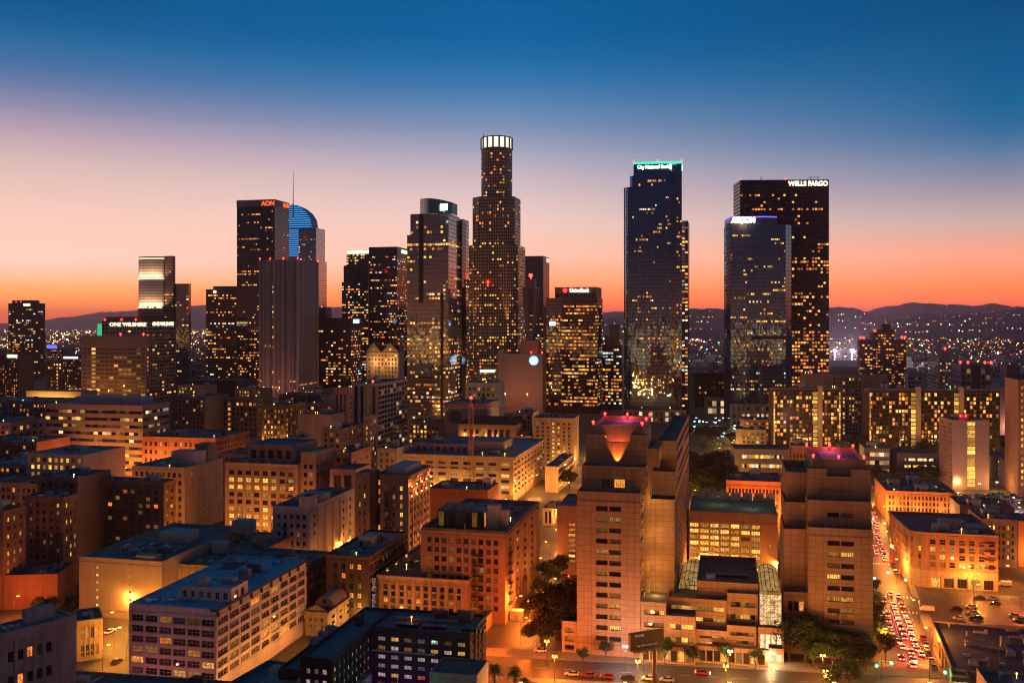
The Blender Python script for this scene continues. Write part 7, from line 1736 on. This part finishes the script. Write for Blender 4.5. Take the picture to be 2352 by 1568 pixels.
lane([(436, 1025), (448, 1065), (462, 1108), (472, 1145), (486, 1185), (503, 1220), (515, 1255), (478, 1285), (500, 1322), (492, 1402)], 'in the middle lane before the zebra crossing')
lane([(495, 1030), (515, 1093), (532, 1132), (548, 1167), (555, 1210), (566, 1252), (580, 1292), (602, 1338), (556, 1358), (577, 1412), (572, 1452), (632, 1372)], 'in the lane beside the parked cars')
lane([(645, 1257), (660, 1302), (668, 1334), (682, 1372), (703, 1417), (720, 1462)], 'parked along the kerb by the low store', R(-A3), 'parked cars along the kerb', 'off')
lane([(412, 947), (470, 963), (325, 548), (342, 592), (312, 632), (360, 638), (370, 672), (373, 703), (315, 657), (300, 600), (333, 560), (310, 520), (318, 480), (300, 455), (322, 440), (306, 400), (292, 370)], 'on the traffic street beyond the zebra crossing')
lane([(440, 742), (457, 792)], 'parked beside the curved brick building', R(-A3), 'parked cars along the kerb', 'off')
for cx_, cy_, c_, lab in ((880, 1052, 'black', 'black car parked alone in the lot near the curved building'), (985, 1040, 'white', 'white car nose to tail in the lot near the curved building'), (995, 1082, 'silver', 'silver car in the middle of the lot near the curved building'), (897, 1120, 'white', 'white car at the near edge of that lot beside the dark roof'), (1020, 1116, 'black', 'black car at the near edge of that lot'), (1040, 976, 'black', 'black car parked on the cross street'), (1135, 981, 'grey', 'grey car parked on the cross street'), (1150, 1016, 'black', 'black car behind the fence of the lot'), (1288, 1102, 'white', 'white car in the red lit corner of the lot'), (1330, 1130, 'silver', 'silver car in the red lit corner of the lot')):
    x, y = gp(*V2(cx_, cy_)); car(x, y, R(77+rng.uniform(-6, 6)), c_, lab, 'off', group='cars in the lot by the curved building')
x, y = gp(*V2(1222, 882)); car(x, y, R(80), 'white', 'white delivery van parked beside the curved brick building', 'off', 'van')
x, y = gp(*V2(672, 1060)); car(x, y, R(75), 'white', 'white delivery van parked by the pavement corner of the lot', 'off', 'van')
V1 = lambda cx, cy: (1029+cx*.25, 1176+cy*.25)
for cx_, cy_, c_, lab, r_ in ((1140, 1500, 'silver', 'silver car parked in front of the billboard street', 77), (1290, 1510, 'red', 'dark red car parked behind the silver one', 77), (1465, 1524, 'red', 'red car parked near the front of the billboard post', 77), (1652, 1534, 'black', 'black car parked just before the billboard post', 77), (1845, 1540, 'white', 'white car parked at the billboard post', 77), (2012, 1554, 'silver', 'silver car parked past the billboard post', 77), (530, 985, 'black', 'black car at the far end of the empty parking lot', 20), (850, 1282, 'white', 'white car behind the fence of the empty parking lot', 85), (1060, 600, 'red', 'red car passing behind the tower on the narrow street', 77), (2340, 1490, 'red', 'red car driving past the podium', 257)):
    x, y = gp(*V1(cx_, cy_)); car(x, y, R(r_), c_, lab, 'tail' if 'driving' in lab or 'passing' in lab else 'off')
for (px, py), c_, lab, r_ in (((253, 1453), 'white', 'white car driving down the glowing street by the warehouse', -13), ((268, 1522), 'black', 'black car waiting beside the white office block', -13), ((120, 1388), 'red', 'red car in the dark lot behind the corner shop', 60), ((150, 1380), 'black', 'black car in the dark lot behind the corner shop', 60), ((172, 1392), 'grey', 'grey car in the dark lot nearest the warehouse', 60)):
    x, y = gp(px, py); car(x, y, R(r_), c_, lab, 'tail' if 'driving' in lab else 'off')
for i in range(34):
    px, py = 2200+(i % 12)*14+rng.uniform(-3, 3), (1139, 1150, 1162)[i//12]+rng.uniform(-2, 2)
    x, y = gp(px, py)
    if not inside(x, y): c_ = rng.choice(cols); car(x, y, R(80+rng.uniform(-5, 5)), c_, f'{c_} car in the crowded lot under cold white lamps', 'off', group=f'{c_} cars in the crowded lot')
for q in ((470, 1150), (520, 1200), (545, 1260), (505, 1300), (560, 1340), (500, 1420), (570, 1430), (440, 1080), (520, 1110), (368, 690)):
    x, y = gp(*V2(*q)); L = LIGHTS.get('r')
    if not L: L = bpy.data.lights.new('brake_glow', 'POINT'); L.energy = 800; L.color = (1, .015, .01); L.shadow_soft_size = .3; LIGHTS['r'] = L
    near = min((o for o in bpy.data.objects if o.get('group') == 'cars queueing on the traffic street'), key=lambda o: (o.location.x-x)**2+(o.location.y-y)**2)
    link('brake_glow', L, near, (0, -3.0, .8))
# ---------------------------------------------------------------- trees
LEAF = []
for i, c_ in enumerate(((.028, .085, .016), (.035, .095, .014), (.022, .042, .018))):
    m, n = newmat('leaves'); sx = n.a('SeparateXYZ', {0: n.a('UVMap').outputs[0]})
    c = n.mix(sx.outputs[0], c4(tuple(q*.55 for q in c_)), c4(tuple(q*1.5 for q in c_))); out(n, bsdf(n, c, .6)); LEAF.append(m)
FIGL = plain('dark fig leaves', (.018, .022, .012), .9)
BARK = plain('bark', (.09, .065, .045), .9)
def crown_mesh(seed, rx, rz_, cz, n, leaf, mat, gaps=.35):
    rr = random.Random(seed); mb = MB(); lobes = []
    for i in range(11):
        th = rr.uniform(0, 6.28); ph = rr.uniform(-.5, 1); q = rr.uniform(.35, .75)
        lobes.append((rx*q*math.cos(th), rx*q*math.sin(th), cz+rz_*.55*ph, rr.uniform(.32, .52)))
    lobes.append((0, 0, cz, .6))
    for i in range(n):
        lx_, ly_, lz_, lr = rr.choice(lobes)
        v = Vector((rr.gauss(0, 1), rr.gauss(0, 1), rr.gauss(0, 1))).normalized()*(rr.random()**.35)
        p = Vector((lx_+v.x*rx*lr, ly_+v.y*rx*lr, lz_+v.z*rz_*lr))
        d1 = Vector((rr.gauss(0, 1), rr.gauss(0, 1), rr.gauss(0, .6))).normalized()*leaf*rr.uniform(.6, 1.3); d2 = Vector((rr.gauss(0, 1), rr.gauss(0, 1), rr.gauss(0, .6))).normalized()*leaf*rr.uniform(.5, 1)
        u = (rr.random(), 0)
        mb.face([p-d1*.5, p+d2*.5, p+d1*.5, p-d2*.5], [u]*4)
    return mb.mesh('crown', mat)
def trunk_mesh(seed, h, r, spread):
    rr = random.Random(seed); mb = MB(); mb.cyl(0, 0, -.1, h*.5, r, r*.75, 8)
    for i in range(6):
        a_ = 2*math.pi*i/6+rr.uniform(-.3, .3); z0 = h*rr.uniform(.36, .5)
        A = (0, 0, z0); B = (math.cos(a_)*spread*.45, math.sin(a_)*spread*.45, h*rr.uniform(.66, .8)); C = (math.cos(a_)*spread*.8, math.sin(a_)*spread*.8, h*rr.uniform(.85, 1.05))
        mb.bar(A, B, r*.36); mb.bar(B, C, r*.2)
    return mb.mesh('trunk', BARK)
KIND = {'big': [(crown_mesh(s, 5.2, 4.2, 7.2, 5200, .62, LEAF[s % 3]), trunk_mesh(s, 7.5, .38, 4.2)) for s in (1, 2, 5)],
        'small': [(crown_mesh(s+20, 2.1, 2.0, 4.3, 1500, .38, LEAF[s % 3]), trunk_mesh(s+20, 4.4, .13, 1.6)) for s in (1, 2, 3)],
        'fig': [(crown_mesh(s+60, 8.4, 6.6, 6.6, 7000, .9, FIGL), trunk_mesh(s+60, 6, .8, 5)) for s in (1, 2)],
        'dark': [(crown_mesh(s+40, 6.0, 4.6, 7.6, 2600, 1.0, LEAF[2]), trunk_mesh(s+40, 8, .4, 4.5)) for s in (1, 2)]}
tn = 0
def tree(x, y, kind, s, label, group=None, sz=1.0):
    global tn
    cm, tm_ = KIND[kind][tn % len(KIND[kind])]; tn += 1
    t = thing('tree', label, 'tree', (x, y, 0), rng.uniform(0, 6.28), group); t.scale = (s, s, s*sz)
    link('trunk', tm_, t); link('crown', cm, t); return t
def tpx(px, py, *a_, **k): x, y = gp(px, py); return tree(x, y, *a_, **k)
tpx(1282, 1468, 'fig', 1.35, 'huge black fig tree filling the corner between the parking lot and the granite tower', sz=1.05)
tpx(1244, 1474, 'fig', .95, 'dark fig tree leaning over the edge of the parking lot'); tpx(1310, 1440, 'fig', 1.3, 'dark fig tree against the foot of the granite tower')
for px, py, s_, lab in ((1262, 1352, 1.0, 'dark tree in the middle of the narrow orange street gap'), (1240, 1378, .8, 'dark tree by the wall of the brown block'), (1282, 1330, .9, 'tree under the small office wing'), (1250, 1312, .45, 'lit green shrub like tree by the narrow street')):
    tpx(px, py, 'dark', s_, lab)
for i, (px, py, s_) in enumerate(((1812, 1514, 1.25), (1850, 1519, 1.35), (1892, 1522, 1.2), (1932, 1527, 1.0), (1975, 1532, .95), (1912, 1537, .85), (1988, 1541, .8), (1950, 1540, .8), (1868, 1533, .8))):
    tpx(px, py, 'big', s_, f'leafy tree before the second granite tower, {ordn[i]} of the clump counted from the atrium', 'trees before the second granite tower')
for i, (px, py, s_) in enumerate(((1392, 1518, 1.15), (1478, 1522, 1.2), (1527, 1530, 1.5), (1592, 1537, 1.25), (1668, 1532, 1.3), (1735, 1540, 1.2), (1340, 1530, 1.0), (1760, 1528, .8))):
    tpx(px, py, 'small', s_, f'small street tree before the granite podium, number {ordn[i]} from the parking lot', 'small street trees')
for i, (px, py) in enumerate(((2012, 1408), (2016, 1435), (2021, 1462), (2026, 1490), (2034, 1518), (2008, 1380))): tpx(px, py, 'small', 1.5, f'{ordn[i]} street tree along the kerb beside the second granite tower', 'kerb trees')
tpx(1950, 1592, 'small', 1.8, 'leafy tree top rising from the bottom edge before the granite pavement'); tpx(1905, 1600, 'small', 1.5, 'second leafy tree top at the bottom edge')
rt = random.Random(5); cnt = 0
for reg, n, s_, lab, grp in (((1588, 1072, 1672, 1150), 26, 1.35, 'dark tree in the black park between the granite tower and the stair street', 'trees of the dark park'), ((1930, 1040, 1992, 1062), 6, 1.2, 'dark tree in the gap between the two apartment slabs', 'trees between the slabs'), ((2095, 1052, 2170, 1062), 7, 1.2, 'dark tree at the foot of the wider apartment slab', 'trees by the wider slab'), ((1950, 1100, 2180, 1124), 15, .9, 'dim tree in the row before the parking garages', 'trees before the garages'), ((1600, 845, 1676, 880), 8, 1.6, 'far dark tree on the rise between the blue towers', 'trees between the blue towers'), ((2300, 1010, 2330, 1060), 4, 1.2, 'dark tree beside the tower at the picture edge', 'trees at the edge'), ((1260, 1118, 1334, 1140), 5, 1.0, 'dark tree along the narrow street behind the granite tower', 'trees along the narrow street'), ((1776, 1055, 1850, 1066), 6, 1.0, 'dark tree before the first apartment slab', 'trees by the first slab'), ((2240, 1150, 2340, 1160), 3, .6, 'small tree at the crowded lot', 'trees at the crowded lot'), ((1580, 1000, 1690, 1050), 14, 1.0, 'dark tree under the lit plaza of the blue towers', 'trees under the plaza'), ((60, 1405, 180, 1410), 4, .5, 'black shrub like tree at the dark lot', 'trees at the dark lot')):
    k_ = 0
    while k_ < n:
        px, py = rt.uniform(reg[0], reg[2]), rt.uniform(reg[1], reg[3]); x, y = gp(px, py); k_ += 1
        if not inside(x, y): tree(x, y, 'dark', s_*rt.uniform(.75, 1.2), lab, grp)
# palms
def palm(px, py, h, label, s=1.0):
    x, y = gp(px, py); t = thing('palm_tree', label, 'palm tree', (x, y, 0), rng.uniform(0, 6), 'palms at the bottom edge')
    mb = MB(); mb.cyl(0, 0, 0, h, .34, .24, 8); mb.cyl(0, 0, h-.6, h+.2, .3, .5, 8); mb.build('trunk', BARK, t)
    mb = MB(); N = 46
    for i in range(N):
        a_ = 2*math.pi*i*.618; up_ = 1.1-1.9*i/N; L = 3.0*s*rng.uniform(.85, 1.1); d = Vector((math.cos(a_), math.sin(a_), 0)); sd = Vector((-d.y, d.x, 0)); pr = None
        for q in range(9):
            t_ = q/8; p = Vector((0, 0, h+.1))+d*(L*t_)+Vector((0, 0, L*(up_*t_*.75-t_*t_*.75)))
            if pr is not None:
                for sgn in (-1, 1):
                    wq = (.62*math.sin(math.pi*min(1, t_*1.02))+.05)*s
                    u = (rng.random(), 0); mb.face([pr, p, p+sd*sgn*wq+d*.25-Vector((0, 0, .22))], [u]*3)
            pr = p
    mb.build('crown', LEAF[0], t)
palm(1136, 1572, 5.6, 'palm beside the dark hotel, nearer its wall'); palm(1184, 1576, 5.2, 'palm standing between the other one and the street'); palm(1205, 1600, 4.6, 'short palm cut by the bottom edge', 1.1)
# ---------------------------------------------------------------- billboard, crane, kiosk
x, y = gp(1503, 1590); t = thing('billboard', 'black billboard on a tall post with blurred pale lettering', 'billboard', (x, y, 0), R(24))
zb, zt_ = HC-(1482-YH)*y/F, HC-(1446-YH)*y/F
mb = MB(); mb.cyl(0, 0, 0, zb-.4, .62, .55, 12); mb.box(-7.2, -.35, zb-1.2, 2.6, .35, zb-.4); mb.build('post', plain('rust brown steel', (.12, .06, .05), .6), t)
mb = MB(); mb.box(-8.6, -.7, zb-.4, 2.8, .7, zt_); bd = mb.build('board', plain('black poster', (.012, .01, .012), .5), t)
text('lettering', bd, 'FSWB', (-5.6, -.76, zt_-.8), 3.0, .8, emit('pale poster print', (.7, .5, .55), .45), 0, .02); text('lettering', bd, 'by the way out', (-2.9, -.76, zb+1.0), 7.0, .7, emit('pale poster print', (.7, .5, .55), .45), 0, .02)
mb = MB()
for q in (-7, -4.5, -2, .5): mb.bar((q, -.7, zb-.5), (q, -2.0, zb-.9), .04); mb.box(q-.3, -2.2, zb-1.0, q+.3, -1.9, zb-.8)
mb.build('lamp_arm', METAL, t)
x, y = gp(1082, 1170); t = thing('tower_crane', 'red lattice tower crane with a long level jib and a red lamp', 'crane', (x, y, 0), R(4))
zj = HC-(936-YH)*y/F; zt_ = HC-(922-YH)*y/F; mb = MB(); q = 1.25
for sx_ in (-q, q):
    for sy_ in (-q, q): mb.bar((sx_, sy_, 0), (sx_, sy_, zj), .17)
nz_ = int(zj/2.8)
for i in range(nz_):
    z0, z1 = zj*i/nz_, zj*(i+1)/nz_
    for (a_, c_) in (((-q, -q), (q, -q)), ((q, -q), (q, q)), ((q, q), (-q, q)), ((-q, q), (-q, -q))): mb.bar((*a_, z0), (*c_, z1), .08); mb.bar((*a_, z1), (*c_, z1), .08)
RST = plain('red crane steel', (.55, .26, .2), .6); mb.build('mast', RST, t)
mb = MB(); L1, L2 = -16.0, 34.0
for s_ in (-.7, .7): mb.bar((L1, s_, zj), (L2, s_, zj), .13)
mb.bar((L1+2, 0, zj+1.5), (L2, 0, zj+1.5), .12)
for i in range(22):
    xa, xb_ = L1+(L2-L1)*i/22, L1+(L2-L1)*(i+1)/22; mb.bar((xa, -.7, zj), ((xa+xb_)/2, 0, zj+1.5), .06); mb.bar(((xa+xb_)/2, 0, zj+1.5), (xb_, -.7, zj), .06)
mb.build('jib', RST, t)
mb = MB(); mb.box(-1.2, -1.5, zj+.2, 1.2, 1.2, zj+2.6); mb.build('cab', RST, t); mb = MB(); mb.box(L1-.5, -1, zj-2.2, L1+2.5, 1, zj-.2); mb.build('counterweight', plain('concrete', (.3, .28, .27), .9), t)
mb = MB(); mb.bar((0, 0, zj+2.6), (0, 0, zt_+2), .25); mb.build('mast_top', RST, t); mb = MB(); mb.cyl(0, 0, zt_+1.6, zt_+3, .8); mb.build('beacon', RED, t)
x, y = gp(1226, 1590); t = thing('kiosk', 'dark metal kiosk on the pavement behind the short palm', 'kiosk', (x, y, 0), R(-13)); mb = MB(); mb.box(-1.1, -1, 0, 1.1, 1, 2.6); mb.box(-1.3, -1.2, 2.6, 1.3, 1.2, 2.8); mb.build('cabin', plain('dark metal screen', (.03, .03, .035), .6), t); mb = MB(); mb.box(-.5, -1.05, .2, .5, -1.01, 2.2); mb.build('door', METAL, t)
# boundary wall of the empty lot, fence of the other lot
x, y = gp(1109, 1458); t = thing('boundary_wall', 'plain cream wall along the side of the empty parking lot', 'wall', (x, y, 0), R(-13)); mb = MB(); mb.box(0, 0, 0, .4, 40, 5.0); mb.build('wall', wallmat((.45, .32, .2)), t); mb = MB(); mb.box(-.1, -.1, 5.003, .5, 40.1, 5.2); mb.build('coping', PAVE, t)
x, y = gp(1150, 1428); t = thing('equipment_cabinet', 'white plant cabinet behind the fence of the empty parking lot', 'cabinet', (x+6, y+3, 0), R(-13)); mb = MB(); mb.box(-2.4, -1.6, 0, 2.4, 1.6, 3.6); mb.build('cabin', wallmat((.5, .42, .36)), t); mb = MB(); mb.box(-.6, -1.66, .1, .6, -1.603, 2.4); mb.build('door', METAL, t)
A = gp(2130, 1366); t = thing('fence', 'low chain fence along the lot before the curved building', 'fence', (*A, 0), R(-13)); mb = MB()
for i in range(26): mb.cyl(i*3, 0, 0, 1.8, .05, .05, 5)
for z in (.2, 1.0, 1.75): mb.bar((0, 0, z), (75, 0, z), .03)
mb.build('railing', METAL, t)
# plaza of white lamps at the foot of the blue towers
for i in range(40):
    px, py = 1592+rng.uniform(0, 96), rng.choice((966, 985, 1002))+rng.uniform(-6, 6); x, y = gp(px, py, 3)
    street_lamp(x, y, 'tiny white lamp on the plaza at the foot of the blue towers', 900, (.9, .95, .75), 3.5, 'twin', 0, 'plaza lamps', real=i % 4 == 0)
fit_texts()
print('objects', len(bpy.data.objects), 'lights', sum(o.type == 'LIGHT' for o in bpy.data.objects))
# ---------------------------------------------------------------- the evening air
mb = MB(); mb.box(-24000, -9000, -1.5, 24000, 29000, 440)
hz, n = newmat('evening haze')
v = n.a('VolumePrincipled', {'Color': (1.0, .74, .84, 1), 'Density': 3.6e-5, 'Anisotropy': .78})
n.a('OutputMaterial', {1: v.outputs[0]})
o = mb.build('haze', hz); tag(o, 'thin purple evening haze over the whole city', 'haze', None, 'stuff')
